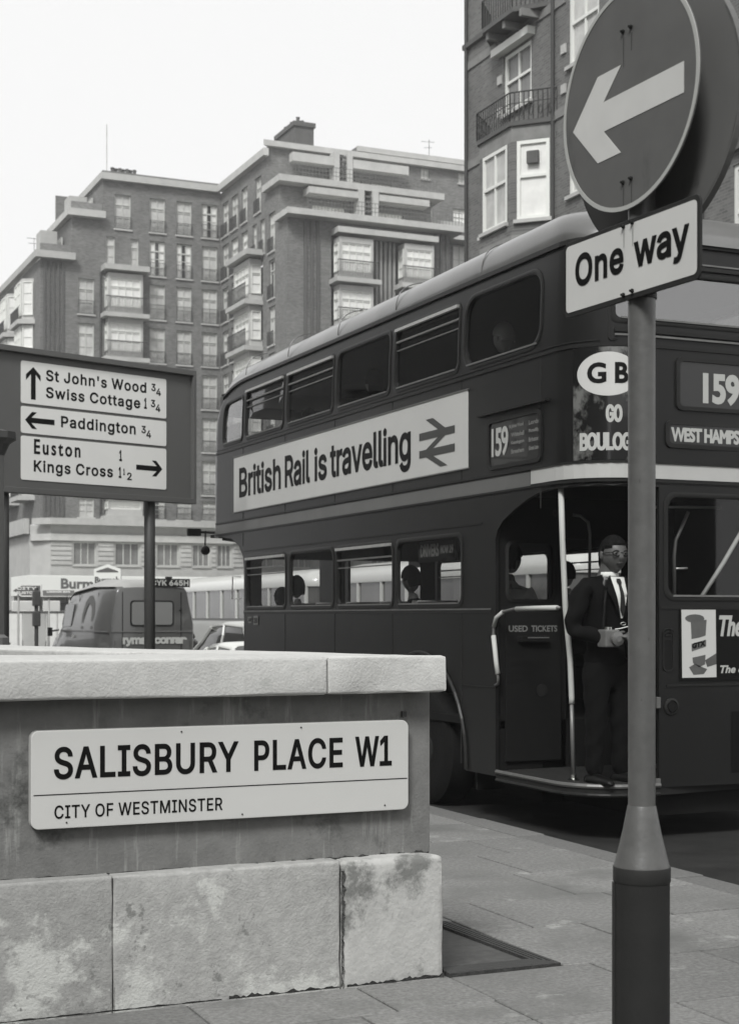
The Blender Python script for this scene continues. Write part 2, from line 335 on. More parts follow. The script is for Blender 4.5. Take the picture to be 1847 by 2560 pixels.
# outlines of a neutral grotesque alphabet: letter -> (advance, closed loops as x,y pairs in thousandths)
OUTL = {'A':(479,[[85,0,191,302,197,322,204,345,213,371,222,402,233,437,245,478,232,478,244,438,255,402,264,372,272,346,280,323,287,302,395,0,463,0,276,509,201,509,16,0],[370,142,370,199,110,199,110,142]]),'B':(456,[[247,0,284,2,317,8,344,18,368,31,386,48,400,67,410,88,416,111,418,136,416,161,411,184,402,203,385,227,363,245,339,257,315,262,315,267,336,275,356,286,373,301,387,320,395,344,398,374,396,398,390,421,381,442,367,461,350,477,329,491,304,501,274,507,241,509,60,509,60,0],[125,231,248,231,279,228,306,218,327,203,342,184,352,161,355,137,353,115,344,96,330,80,309,67,281,60,245,57,125,57],[125,452,240,452,270,449,294,442,313,429,326,412,333,393,336,372,333,348,323,326,308,309,288,296,265,288,238,285,125,285]]),'C':(510,[[293,-6,317,-2,341,5,363,13,383,24,402,38,420,53,435,71,448,91,459,112,467,135,473,160,408,160,401,136,389,114,375,96,357,81,337,69,315,60,292,55,267,53,237,56,210,63,184,76,161,94,141,117,125,145,113,177,106,213,103,254,106,295,113,332,125,364,141,391,161,414,184,432,209,445,237,453,267,456,292,454,315,449,337,440,357,428,375,413,389,395,401,373,408,348,473,348,467,373,459,397,448,418,435,438,419,456,402,471,383,485,362,496,340,504,317,511,293,514,267,516,235,514,205,508,177,498,150,484,126,466,104,445,86,421,70,393,57,362,48,329,42,293,40,254,42,215,48,179,57,146,70,115,86,88,104,63,126,42,150,25,177,11,205,1,235,-5,267,-7]]),'D':(502,[[256,2,291,8,322,17,351,31,376,48,398,68,417,92,433,119,446,149,455,181,460,217,462,255,460,293,455,329,446,361,433,391,412,426,385,455,353,478,325,492,294,501,261,507,225,509,93,509,93,452,221,452,258,449,291,441,320,428,344,410,364,388,379,361,390,329,397,294,399,255,397,216,390,181,379,149,363,122,343,99,318,81,288,68,254,60,215,57,96,57,96,0,219,0],[60,509,60,0,125,0,125,509]]),'E':(418,[[375,0,375,57,125,57,125,229,355,229,355,286,125,286,125,452,372,452,372,509,60,509,60,0]]),'F':(410,[[125,0,125,221,346,221,346,278,125,278,125,452,369,452,369,509,60,509,60,0]]),'G':(520,[[308,-4,344,5,377,19,406,38,431,62,451,91,466,124,475,160,478,200,478,256,283,256,283,199,434,199,415,202,413,173,407,147,396,123,382,102,365,85,345,71,322,61,296,55,269,53,238,56,210,63,184,76,161,95,141,117,125,145,113,177,106,213,103,254,106,295,113,332,125,364,141,392,160,414,183,432,209,445,236,453,265,456,291,454,315,448,337,439,356,427,373,411,387,393,399,372,408,349,474,349,468,373,460,395,449,416,436,436,421,453,403,469,384,483,363,494,340,504,316,510,291,514,265,516,233,514,203,508,175,498,149,484,125,466,103,445,85,421,69,393,57,362,47,329,42,293,40,254,42,215,47,179,57,146,69,116,85,88,104,64,125,43,149,25,176,11,205,1,236,-5,269,-7]]),'H':(517,[[125,0,125,232,392,232,392,0,457,0,457,509,392,509,392,289,125,289,125,509,60,509,60,0]]),'I':(300,[[269,0,269,57,183,57,183,452,269,452,269,509,31,509,31,452,118,452,118,57,31,57,31,0]]),'K':(467,[[228,276,231,276,448,509,364,509,212,344,193,324,174,303,157,282,139,261,122,239,104,216,104,145],[125,0,125,193,124,225,125,334,125,509,60,509,60,0],[449,0,228,309,188,259,372,0]]),'L':(393,[[361,0,361,57,125,57,125,509,60,509,60,0]]),'M':(628,[[122,0,122,291,122,328,121,372,120,416,119,457,112,457,129,408,145,361,159,321,170,291,286,0,342,0,456,291,467,322,482,363,498,409,505,433,513,457,507,457,506,413,505,369,504,327,504,291,504,0,568,0,568,509,476,509,352,187,342,158,330,121,318,83,307,49,322,49,311,84,299,123,287,159,277,187,152,509,60,509,60,0]]),'N':(523,[[125,0,125,291,124,328,122,384,119,454,108,452,148,381,164,354,177,331,202,290,387,0,463,0,463,509,399,509,399,195,399,157,400,134,401,108,402,81,405,54,414,55,401,82,388,107,375,130,363,151,352,169,343,183,136,509,60,509,60,0]]),'O':(533,[[299,-5,329,1,357,11,384,25,408,42,429,63,448,88,464,115,477,146,486,179,491,215,493,254,491,293,486,329,477,362,464,393,448,421,429,445,408,466,384,484,357,498,329,508,299,514,267,516,235,514,205,508,177,498,150,484,126,466,105,445,86,421,70,393,57,362,48,329,42,293,40,254,42,215,48,179,57,146,70,115,86,88,105,63,126,42,150,25,177,11,205,1,235,-5,267,-7],[237,55,210,63,184,76,161,94,142,117,125,144,113,176,106,213,103,254,106,295,113,332,125,364,142,392,161,415,184,433,210,445,237,453,267,456,296,453,324,446,349,433,372,415,392,392,408,365,420,332,428,295,430,254,428,213,420,176,408,144,392,116,372,94,349,76,324,63,296,55,267,53]]),'P':(444,[[125,0,125,452,232,452,257,451,279,446,297,439,318,423,333,402,342,376,344,348,342,319,333,294,318,272,297,256,279,248,257,244,233,242,109,242,109,186,235,186,272,188,305,195,332,207,356,223,375,243,390,265,400,291,407,318,409,348,407,377,400,404,390,430,375,452,356,471,332,487,305,499,272,506,235,509,60,509,60,0]]),'R':(449,[[125,0,125,452,233,452,258,451,279,446,298,440,319,425,334,405,342,380,345,352,342,324,334,300,319,281,298,267,280,260,258,256,234,255,96,255,96,198,236,198,273,200,305,206,333,217,356,232,376,250,390,271,401,296,407,323,409,352,407,381,401,408,390,433,376,455,356,473,333,489,305,500,273,506,236,509,60,509,60,0],[428,0,303,229,230,229,353,0]]),'S':(446,[[261,-7,294,0,323,11,349,25,370,43,386,64,399,87,406,112,408,139,407,161,402,180,395,198,379,220,359,238,336,252,312,264,287,272,264,279,212,293,191,300,169,308,148,319,131,334,119,352,115,376,118,398,129,418,145,435,167,448,194,456,225,459,254,456,280,449,302,437,320,421,332,402,337,378,401,378,398,403,390,427,377,449,360,468,340,484,316,498,289,508,259,514,227,516,195,514,165,508,138,498,113,484,92,468,75,448,62,425,54,400,52,372,56,341,67,313,86,289,112,269,145,253,184,239,245,222,272,214,296,205,316,193,332,179,342,161,346,139,341,114,329,92,311,74,286,60,267,54,246,50,224,49,194,52,166,59,142,71,123,88,110,110,104,137,38,137,42,109,51,83,64,60,81,40,102,23,128,9,156,-1,188,-7,224,-9]]),'T':(448,[[193,452,193,0,257,0,257,452,417,452,417,509,32,509,32,452]]),'U':(517,[[297,-6,332,2,363,15,391,33,414,55,433,80,446,108,454,140,457,173,457,509,393,509,393,178,391,155,385,133,377,113,364,95,349,80,331,68,309,59,285,53,259,52,232,53,208,59,187,68,169,80,153,95,141,113,132,133,126,155,124,178,124,509,60,509,60,173,63,140,71,108,85,80,103,55,126,33,154,15,186,2,220,-6,259,-8]]),'W':(686,[[230,0,318,323,324,347,330,371,335,395,340,420,345,446,350,475,336,475,341,445,346,417,351,391,357,368,362,345,368,323,455,0,530,0,670,509,603,509,523,196,510,145,504,120,499,94,493,67,488,40,497,40,492,67,486,94,474,145,468,171,462,196,380,509,306,509,224,196,211,145,205,120,200,94,194,67,189,40,197,40,192,67,187,94,175,145,170,171,163,196,82,509,16,509,155,0]]),'Y':(472,[[268,0,268,208,455,509,381,509,280,344,265,318,251,293,242,275,233,254,224,230,250,230,240,254,231,274,222,292,213,309,203,327,192,344,91,509,16,509,203,208,203,0]]),'J':(396,[[227,-2,263,11,294,33,313,55,326,81,334,111,336,145,336,509,272,509,272,145,269,117,261,93,248,74,230,61,209,53,185,50,160,53,139,61,122,74,108,93,100,117,98,145,98,173,33,173,33,145,36,111,44,81,57,55,75,33,106,11,143,-2,185,-7]]),'Z':(438,[[399,0,399,57,214,57,193,57,173,57,152,57,131,56,111,55,90,54,97,33,134,81,152,105,169,129,397,462,397,509,40,509,40,452,223,452,244,452,265,452,285,452,306,453,327,453,348,454,341,476,323,453,306,431,289,408,273,385,42,46,42,0]]),'a':(389,[[190,-6,215,1,236,12,252,25,264,38,272,52,277,52,277,0,337,0,337,251,335,278,330,301,322,320,306,343,286,360,263,372,239,379,215,383,194,384,173,383,153,380,133,375,114,368,95,358,79,346,64,331,51,313,41,291,100,274,107,288,118,301,132,313,149,322,171,329,196,331,220,329,240,322,256,311,267,297,273,279,276,257,276,255,273,243,265,235,252,230,234,227,178,220,152,216,125,211,100,203,78,193,58,179,43,161,34,138,30,108,32,84,38,63,48,45,60,29,76,15,94,5,115,-3,137,-7,160,-9],[149,47,130,52,114,61,102,72,94,87,92,105,95,124,103,139,117,150,134,159,154,164,175,168,200,171,231,176,246,179,259,182,270,186,276,190,276,138,272,115,263,93,248,74,228,59,202,49,170,45]]),'b':(424,[[260,-6,288,3,313,16,336,34,355,57,370,84,381,116,388,151,390,189,388,227,381,261,370,293,354,320,335,342,313,361,287,374,259,382,229,384,197,381,171,373,152,360,137,346,127,331,118,319,114,319,114,509,53,509,53,0,112,0,112,59,118,59,127,46,138,31,153,17,172,4,198,-5,229,-8],[198,49,179,55,162,65,147,78,135,95,125,115,118,138,114,162,113,189,114,216,118,241,125,263,134,282,147,299,161,312,178,322,198,328,220,330,243,328,262,322,280,311,295,298,307,281,316,261,323,239,327,215,328,189,327,163,323,139,316,117,306,97,294,80,279,66,262,55,242,49,220,47]]),'c':(396,[[235,-6,261,-1,285,9,306,21,325,37,341,56,354,78,363,102,304,117,299,102,292,89,282,76,271,66,258,58,243,52,226,48,207,46,184,49,163,55,145,66,130,80,118,97,108,117,102,139,98,163,96,187,98,212,102,236,108,258,118,278,130,296,145,310,163,321,184,328,207,330,226,329,242,325,257,319,270,311,281,301,290,289,298,276,303,262,362,277,353,301,340,322,324,341,305,356,284,368,260,377,234,383,207,384,174,382,144,374,117,360,93,341,72,318,56,291,44,260,37,225,34,187,37,150,44,116,56,85,72,58,93,35,117,16,144,3,174,-5,207,-8]]),'d':(424,[[227,-5,252,4,272,17,287,31,298,46,307,59,313,59,313,0,372,0,372,509,311,509,311,319,306,319,298,331,287,346,272,360,253,373,228,381,196,384,165,382,137,374,112,361,89,342,70,320,55,293,43,261,36,227,34,189,36,151,43,116,55,84,70,57,89,34,111,16,137,3,165,-6,195,-8],[182,49,162,55,145,66,130,80,118,97,109,117,102,139,98,163,96,189,98,215,102,239,108,261,118,281,130,298,145,311,162,322,182,328,205,330,227,328,246,322,263,312,278,299,290,282,300,263,306,241,310,216,312,189,310,162,306,138,299,115,290,95,278,78,263,65,246,55,226,49,205,47]]),'e':(404,[[237,-7,261,-3,283,4,302,14,320,26,335,39,353,63,365,91,306,105,297,88,285,73,271,61,254,53,234,48,212,46,190,48,169,53,151,61,135,73,121,88,110,106,102,127,98,151,96,178,96,211,99,241,109,270,125,294,146,313,164,323,183,328,205,330,237,326,263,314,283,294,298,269,304,248,308,226,310,202,338,221,75,221,75,169,371,169,371,194,370,227,365,256,357,282,347,305,334,324,319,341,303,355,285,366,266,374,246,380,226,383,205,384,172,382,142,373,115,359,91,340,71,317,55,290,44,258,36,224,34,187,37,150,44,116,56,85,72,58,92,35,117,16,145,3,177,-5,212,-8]]),'g':(425,[[237,-149,265,-144,291,-136,314,-124,334,-109,350,-90,363,-67,370,-40,372,-9,372,379,313,379,313,319,308,319,299,331,288,346,273,360,253,373,228,382,196,384,166,382,138,374,112,361,90,342,71,320,55,293,43,263,36,229,34,191,36,154,43,120,55,90,71,65,90,43,113,27,138,14,165,7,195,5,227,8,252,16,272,28,287,41,298,56,306,68,311,68,311,-6,308,-34,298,-58,282,-75,261,-87,236,-95,207,-97,178,-95,154,-88,136,-78,122,-66,110,-53,101,-41,51,-69,64,-91,82,-110,105,-127,134,-140,156,-146,180,-149,207,-151],[183,61,163,66,145,76,124,96,109,123,102,144,98,167,96,193,98,218,102,241,109,262,118,282,130,298,145,312,163,322,182,328,205,330,227,328,247,322,264,312,279,299,291,283,300,264,307,242,311,219,312,193,311,166,307,142,300,121,285,95,264,75,246,66,227,61,205,59]]),'h':(410,[[117,257,126,283,141,303,161,317,184,326,210,329,235,326,256,318,273,304,286,286,293,263,296,235,296,0,357,0,357,240,355,271,350,298,341,321,328,340,313,356,295,369,275,377,252,383,227,384,200,382,175,374,152,362,132,344,116,319,102,287,114,287,114,509,53,509,53,0,114,0,114,227]]),'i':(166,[[114,0,114,379,53,379,53,0],[100,446,114,455,123,468,126,483,123,499,114,512,100,521,84,524,67,521,54,512,44,499,41,483,44,468,54,455,67,446,84,443]]),'k':(380,[[177,199,184,199,360,379,284,379,121,212,110,212,110,137],[114,0,114,509,53,509,53,0],[372,0,191,229,148,186,294,0]]),'l':(189,[[151,-2,162,-1,181,3,170,54,160,53,146,52,130,54,120,62,115,77,114,99,114,509,53,509,53,84,55,59,62,37,74,20,91,8,112,0,139,-2]]),'m':(610,[[114,0,114,238,117,266,126,289,140,307,158,320,178,328,199,330,229,326,253,311,269,288,274,260,274,0,335,0,335,247,338,270,345,290,358,307,374,320,395,328,419,330,447,326,473,313,485,298,493,279,496,254,496,0,557,0,557,255,555,283,550,307,541,328,529,346,514,361,497,372,478,380,458,385,437,386,407,383,381,375,357,361,337,343,322,321,312,295,321,295,314,320,303,342,287,361,268,375,245,383,219,386,195,384,172,376,151,363,132,346,118,323,108,295,112,295,112,379,53,379,53,0]]),'n':(410,[[117,257,126,283,141,303,161,317,184,326,210,329,235,326,256,318,273,304,286,286,293,263,296,235,296,0,357,0,357,240,355,271,350,298,341,321,328,340,313,356,295,369,275,377,252,383,227,384,200,382,175,374,152,362,132,344,116,319,102,287,112,287,112,379,53,379,53,0,114,0,114,227]]),'o':(415,[[241,-5,271,3,299,16,323,35,343,58,359,85,371,116,379,150,381,187,379,225,371,260,359,291,343,318,323,341,299,360,271,374,241,382,207,384,174,382,144,374,117,360,93,341,72,318,56,291,44,260,37,225,34,187,37,150,44,116,56,85,72,58,93,35,117,16,144,3,174,-5,207,-8],[184,49,163,55,145,66,130,80,118,97,108,117,102,139,98,163,96,187,98,212,102,236,108,258,118,278,130,296,145,310,163,321,184,328,207,330,231,328,252,321,270,310,285,296,298,278,307,258,314,236,318,212,319,187,318,163,314,139,307,117,298,97,285,80,270,66,252,55,231,49,207,46]]),'p':(424,[[114,-143,114,59,118,59,127,46,138,31,153,17,173,4,198,-5,229,-8,260,-6,288,3,313,16,336,34,355,57,370,84,381,116,388,151,390,189,388,227,381,261,370,293,354,320,335,342,313,361,287,374,259,382,229,384,197,381,171,373,152,360,137,346,126,331,118,319,112,319,112,379,53,379,53,-143],[198,49,179,55,162,65,147,78,135,95,125,115,118,138,114,162,113,189,114,216,118,241,125,263,134,282,147,299,161,312,178,322,198,328,220,330,243,328,262,322,280,311,295,298,307,281,316,261,323,239,327,215,328,189,327,163,323,139,316,117,306,97,294,80,279,66,262,55,242,49,220,47]]),'r':(259,[[114,0,114,237,117,262,126,284,140,301,159,315,182,323,207,326,219,325,230,324,243,322,243,384,229,384,213,385,191,383,171,377,152,367,130,347,115,321,112,321,112,379,53,379,53,0]]),'s':(365,[[210,-7,236,-2,260,6,281,18,298,31,312,47,323,65,329,85,331,107,328,131,320,153,306,171,287,187,261,200,229,209,172,223,144,232,124,243,112,258,109,277,114,299,131,317,156,329,187,333,219,328,243,316,258,298,268,277,324,290,314,316,299,339,279,358,254,372,234,379,212,383,187,384,161,383,137,378,115,370,95,360,79,347,65,332,55,314,49,295,47,274,50,249,58,227,72,208,92,192,118,180,149,170,212,155,237,147,254,136,265,121,268,103,262,81,244,62,227,53,206,47,181,45,150,49,124,60,105,79,94,107,36,94,41,73,50,54,62,38,76,24,93,12,112,3,133,-3,157,-7,182,-8]]),'t':(227,[[6,379,6,327,204,327,204,379],[65,93,68,64,77,41,92,21,113,7,138,-1,168,-4,180,-4,192,-3,203,-1,213,2,202,54,185,51,170,50,150,53,136,61,128,76,126,98,126,471,65,471]]),'v':(389,[[226,0,371,379,305,379,224,155,216,132,209,110,203,87,197,64,191,42,184,21,206,21,199,42,193,64,187,87,180,110,173,132,165,155,84,379,17,379,163,0]]),'w':(567,[[199,0,248,172,255,198,263,225,277,280,291,338,277,338,291,280,297,252,305,225,319,172,368,0,429,0,545,379,480,379,434,214,427,189,420,163,413,135,406,106,399,75,391,41,402,41,395,75,388,106,382,136,375,163,368,189,362,214,316,379,252,379,206,214,199,189,192,163,186,135,179,105,172,74,165,41,175,41,168,75,161,107,154,137,147,164,140,190,133,214,87,379,23,379,138,0]]),'y':(389,[[54,-141,65,-143,77,-145,91,-145,117,-143,139,-136,159,-124,177,-107,191,-85,204,-58,371,379,305,379,224,155,216,132,209,110,202,87,196,64,190,42,184,21,206,21,199,42,193,64,187,87,180,109,173,132,165,155,84,379,17,379,163,-1,151,-36,141,-58,130,-74,118,-84,104,-89,88,-90,71,-87,61,-86,47,-139]]),'1':(453,[[391,0,391,55,76,55,76,0],[198,509,86,427,86,358,209,448,212,448,212,0,276,0,276,509]]),'2':(453,[[389,0,389,57,153,57,153,60,267,180,294,209,317,235,336,259,351,280,363,299,371,318,378,345,381,372,379,398,372,423,361,445,346,465,328,482,306,497,281,507,254,513,225,516,196,513,168,507,143,496,121,482,102,464,86,442,75,418,68,391,66,362,127,362,130,390,139,413,153,433,172,447,196,457,224,460,250,457,273,449,293,436,308,419,317,397,320,371,318,348,311,327,299,305,282,282,268,266,252,248,234,229,64,47,64,0]]),'3':(453,[[251,-5,281,2,309,12,333,27,354,45,370,66,383,90,390,116,393,145,391,173,383,198,371,222,354,244,333,262,308,276,279,286,247,290,211,289,211,278,372,461,372,509,70,509,70,452,288,452,288,448,157,299,157,248,201,248,229,246,254,241,275,234,299,217,316,196,326,172,329,145,325,116,315,93,297,74,275,61,248,53,219,50,191,52,165,59,144,71,126,87,115,107,109,132,44,132,48,104,57,79,70,57,88,38,108,22,133,10,159,1,188,-5,218,-7]]),'4':(453,[[413,105,413,163,109,163,109,166,311,509,247,509,40,158,40,105],[343,0,343,318,282,318,282,146,282,121,282,0]]),'5':(453,[[253,-4,282,3,309,15,332,32,352,52,369,76,381,102,388,132,391,163,390,187,386,210,379,231,370,251,358,269,345,285,330,299,313,311,294,321,274,328,252,332,229,334,203,331,178,325,155,315,136,301,134,301,151,452,366,452,366,509,96,509,67,253,128,246,145,258,167,268,192,275,218,277,248,273,275,262,297,244,314,221,321,203,326,183,328,162,324,131,314,104,298,82,276,64,250,53,221,50,196,52,173,60,154,73,138,89,127,108,122,130,60,130,63,105,71,82,83,60,99,41,118,25,140,11,165,1,192,-5,221,-7]]),'6':(453,[[257,-4,284,3,310,14,333,30,352,50,368,73,379,98,387,127,389,157,387,187,380,215,370,240,355,262,337,280,316,295,291,305,265,312,235,314,214,312,196,307,179,299,165,288,154,275,145,261,151,261,322,509,252,509,137,340,112,302,93,268,80,239,71,212,65,187,64,162,66,130,73,101,84,74,100,51,119,31,142,15,168,3,196,-4,226,-7],[198,52,174,63,153,79,138,102,128,128,125,158,128,188,138,214,153,235,174,252,198,262,226,265,254,262,279,251,299,235,314,213,324,187,327,157,324,128,314,101,299,79,279,63,254,52,226,48]]),'8':(453,[[259,-5,289,1,317,11,341,25,362,42,378,62,391,84,398,109,401,135,399,156,395,176,387,195,372,220,351,241,327,256,300,265,300,267,323,276,343,289,359,308,372,330,379,354,382,380,379,405,373,429,361,450,346,469,328,485,306,498,282,508,255,514,226,516,197,514,170,508,146,498,124,485,106,469,90,450,79,429,73,405,70,380,73,354,80,330,93,308,109,289,129,276,153,267,153,265,125,256,101,241,81,220,65,195,58,176,53,156,52,135,54,109,62,84,74,62,91,42,111,25,136,11,163,1,193,-5,226,-7],[205,50,185,54,167,60,145,74,129,91,119,113,115,139,119,165,130,189,147,208,169,223,196,232,226,235,256,232,283,223,305,208,322,189,333,165,337,139,333,113,323,91,307,74,285,60,258,52,226,49],[201,292,178,300,159,313,145,330,136,351,133,376,136,399,145,420,159,437,177,449,200,457,226,460,252,457,275,449,294,437,308,420,316,399,319,376,316,351,307,330,293,313,274,300,252,292,226,290]]),'9':(453,[[196,513,168,506,143,494,120,479,101,459,85,436,73,411,66,382,64,352,66,321,72,294,83,269,98,247,116,229,137,214,161,203,188,197,218,195,238,196,257,202,273,210,287,221,299,234,307,248,301,248,130,0,200,0,315,168,340,207,359,240,373,270,382,296,387,322,389,347,387,378,380,408,368,434,352,458,333,478,310,494,285,506,256,513,226,516],[254,457,279,446,299,429,314,407,324,381,327,350,324,321,314,295,299,273,279,257,254,247,226,243,199,247,174,257,154,274,138,295,129,322,125,352,129,381,138,407,154,429,174,446,199,457,226,460]]),"'":(206,[[128,318,136,509,70,509,78,318]])}
GLY = {}
def glyph_loops(st, space, shear, font='G'):
    """outline loops (interior on the left) of a string at size 1: 'G' grotesque table, 'B' built-in font"""
    k = (st, space, shear, font)
    if k in GLY: return GLY[k]
    if font == 'G' and all(c == ' ' or c in OUTL for c in st):
        x = 0.0; loops = []; base = 0.05
        for c in st:
            if c == ' ': x += .19*space; continue
            a, Ls = OUTL[c]
            for L in Ls: loops.append([Vector((L[i]/1000+x, L[i+1]/1000)) for i in range(0, len(L), 2)])
            x += a/1000+(space-1)*.45
        GLY[k] = loops; return loops
    cu = bpy.data.curves.new('t', 'FONT'); cu.body = st; cu.size = 1; cu.space_character = space; cu.shear = shear; cu.resolution_u = 4
    o = bpy.data.objects.new('t', cu); COL.objects.link(o); dg = bpy.context.evaluated_depsgraph_get()
    me = bpy.data.meshes.new_from_object(o.evaluated_get(dg)); bpy.data.objects.remove(o)
    bm = bmesh.new(); bm.from_mesh(me); bmesh.ops.remove_doubles(bm, verts=bm.verts, dist=0.002)
    nxt = {}
    for e in bm.edges:
        if len(e.link_loops) == 1:
            l = e.link_loops[0]; p, q = l.vert, l.link_loop_next.vert
            if l.face.normal.z < 0: p, q = q, p
            nxt.setdefault(p.index, []).append(q.index)
    co = [v.co.xy.copy() for v in bm.verts]; bm.free(); bpy.data.meshes.remove(me); loops = []
    while nxt:
        a0 = next(iter(nxt)); L = [a0]; c = a0
        while True:
            q = nxt[c].pop(); 
            if not nxt[c]: del nxt[c]
            if q == a0 or q not in nxt: break
            L.append(q); c = q
        if len(L) > 2: loops.append([co[i] for i in L])
    GLY[k] = loops; return loops
def lbox(Ls):
    xs = [p.x for L in Ls for p in L]; ys = [p.y for L in Ls for p in L]; return min(xs), max(xs), min(ys), max(ys)
def winding(p, seg):
    w = 0; x, y = p
    for ax, ay, bx_, by_ in seg:
        if (ay <= y) != (by_ <= y):
            if (bx_-ax)*(y-ay) - (x-ax)*(by_-ay) > 0:
                if by_ > ay: w += 1
            elif by_ < ay: w -= 1
    return w
def text(name, s, w, h, m, mtx, parent=None, bold=0.0, ref=None, space=1.0, align='L', fn=None, shear=0.0, depth=0.0, hint=None, font='G'):
    """lettering as real mesh; scaled so that ref (or s) is w wide and h high (box of the capitals/ascenders in hint)"""
    x0, x1, y0, y1 = lbox(glyph_loops(ref or s, space, shear, font))
    if hint: _, _, y0, y1 = lbox(glyph_loops(hint, space, shear, font))
    sx, sy = (w-2*bold)/(x1-x0), (h-2*bold)/(y1-y0)
    out = []
    for L in glyph_loops(s, space, shear, font):
        P = [Vector((p.x*sx, p.y*sy)) for p in L]; n = len(P); Q = []
        for i in range(n):
            a, b, c = P[i-1], P[i], P[(i+1) % n]; d1 = (b-a).normalized(); d2 = (c-b).normalized()
            n1 = Vector((d1.y, -d1.x)); n2 = Vector((d2.y, -d2.x)); mm = n1+n2
            if mm.length < .3: Q += [b+n1*bold, b+n2*bold]; continue
            mm.normalize(); k = min(1/max(mm.dot(n1), .2), 1.5); Q.append(b+mm*bold*k)
        out.append(Q)
    a0, a1, b0, b1 = lbox(out); offx = {'L': -a0, 'R': -a1, 'C': -(a0+a1)/2}[align]
    V, E, seg = [], [], []
    for Q in out:
        n = len(V); V += [Vector((q.x+offx, q.y-y0*sy+bold)) for q in Q]; k = len(Q); E += [(n+i, n+(i+1) % k) for i in range(k)]
        seg += [(V[n+i].x, V[n+i].y, V[n+(i+1) % k].x, V[n+(i+1) % k].y) for i in range(k)]
    r = delaunay_2d_cdt(V, E, [], 0, 1e-7); vs_ = r[0]
    F = []
    for f in r[2]:
        c = (vs_[f[0]]+vs_[f[1]]+vs_[f[2]])/3
        if winding((c.x, c.y), seg) > 0: F.append(tuple(f))
    me = bpy.data.meshes.new(name); me.from_pydata([(fn(v.x, v.y) if fn else (v.x, v.y, 0)) for v in vs_], [], F)
    if not fn: me.transform(mtx)
    me.materials.append(m); o = bpy.data.objects.new(name, me); COL.objects.link(o); o.parent = parent
    return o
def plane_mtx(o, right, up=(0, 0, 1)):
    r = Vector(right).normalized(); u = Vector(up); n = r.cross(u)
    return Matrix(((r.x, u.x, n.x, o[0]), (r.y, u.y, n.y, o[1]), (r.z, u.z, n.z, o[2]), (0, 0, 0, 1)))
# ------------------------------------------------------------------ ground
ROADZ = -0.12
KX = 5.38                                  # kerb face
tag(MB().add([(-160,-120,ROADZ),(240,-120,ROADZ),(240,300,ROADZ),(-160,300,ROADZ)], [(0,1,2,3)]).build('road', M['road']), kind='structure')
pav = MB().box(-30, KX-0.23, -20, 26, -0.25, -0.012).build('pavement', M['footbase']); tag(pav, kind='structure')
kb = MB().box(-0.11, 0.11, 0, 0.904, -0.2, 0.0)
kme = kb.build('kerb_stone', M['kerb'], pav, bevel=0.016).data
COL.objects['kerb_stone'].location = (KX-0.115, 1.0, 0)
for i in range(26):
    o = link('kerb_stone', kme, None, pav); o.location = (KX-0.115+rnd.uniform(-.003,.003), 1.91+i*0.911, rnd.uniform(-.004,.003))
SLABM = {}
def slab(x0, x1, y0, y1):
    g = 0.0055; z = rnd.uniform(-.002, .002)
    MB().box(x0+g, x1-g, y0+g, y1-g, -0.06, z).build('paving_slab', M['slab'], pav, bevel=0.004, seg=1)
def row(y0, y1, cuts, x0=-0.6, x1=KX-0.235):
    xs = [x0]+[c for c in cuts if x0+.1 < c < x1-.1]+[x1]
    for a, b in zip(xs[:-1], xs[1:]): slab(a, b, y0, y1)
row(3.6, 4.24, [0.3,1.2,2.1,2.75,3.3,3.9,4.6]); row(4.24, 4.99, [0.1,1.0,1.9,2.87,3.5,4.15,4.8])
row(4.99, 5.30, [0.6,1.5,2.3,2.87]); row(5.30, 5.72, [0.2,1.1,1.75,2.46,2.885], x1=2.885)
row(4.99+0.31, 5.72, [3.56,4.14,4.7], x0=2.885)
row(5.72, 6.47, [3.98,4.42], x0=3.435); row(6.47, 7.15, [3.72,4.53], x0=3.435); slab(2.4, 3.435, 6.76, 7.15); row(7.15, 7.85, [3.55,4.37], x0=2.4)
yy = 7.85
for k in range(12):
    h_ = rnd.choice([0.62, 0.7, 0.76]); row(yy, yy+h_, [1.7+(.35 if k % 2 else 0), 2.6+(.35 if k % 2 else 0), 3.55+(.4 if k % 2 else 0), 4.5 if k % 2 == 0 else 4.75], x0=0.6); yy += h_
# cellar light let into the footway beside the wall end
cl = empty('pavement_light', (2.95, 5.78, 0), label='iron framed cellar light let into the paving beside the wall end', cat='pavement light')
fr = MB(); q = [(2.975,5.86),(3.36,5.80),(3.43,5.725),(3.02,5.70)]
P0 = [(2.90,5.745),(3.43,5.735),(3.39,6.75),(2.90,6.75)]; P1 = [(2.90,5.87),(3.345,5.86),(3.315,6.66),(2.90,6.66)]
for i in range(4):
    j = (i+1) % 4
    if i == 3: continue
    fr.prism([P0[i], P0[j], P1[j], P1[i]], -0.05, 0.006)
o = fr.build('iron_frame', M['dirt'], cl); o.matrix_parent_inverse = cl.matrix_basis.inverted()
for k in range(1, 4):
    f = k/4; a = [tuple(Vector(P0[i])*(1-f)+Vector(P1[i])*f) for i in (0,1,2)]
    t = MB()
    for i in (0, 1): t.tube([(a[i][0],a[i][1],0.006), (a[i+1][0],a[i+1][1],0.006)], 0.006, 5)
    o = t.build('rib', M['iron'], cl); o.matrix_parent_inverse = cl.matrix_basis.inverted()
o = MB().prism(P1, -0.05, -0.008).build('infill_panel', mat('cellar_panel', 0.055, 0.9, noise=0.3, scale=20), cl); o.matrix_parent_inverse = cl.matrix_basis.inverted()
def local(root, *objs):
    inv = Matrix.Translation(root.location) @ root.rotation_euler.to_matrix().to_4x4()
    for o in objs: o.matrix_parent_inverse = inv.inverted()
def adopt(root):
    inv = (Matrix.Translation(root.location) @ root.rotation_euler.to_matrix().to_4x4()).inverted()
    for o in COL.objects:
        if o.parent is root: o.matrix_parent_inverse = inv
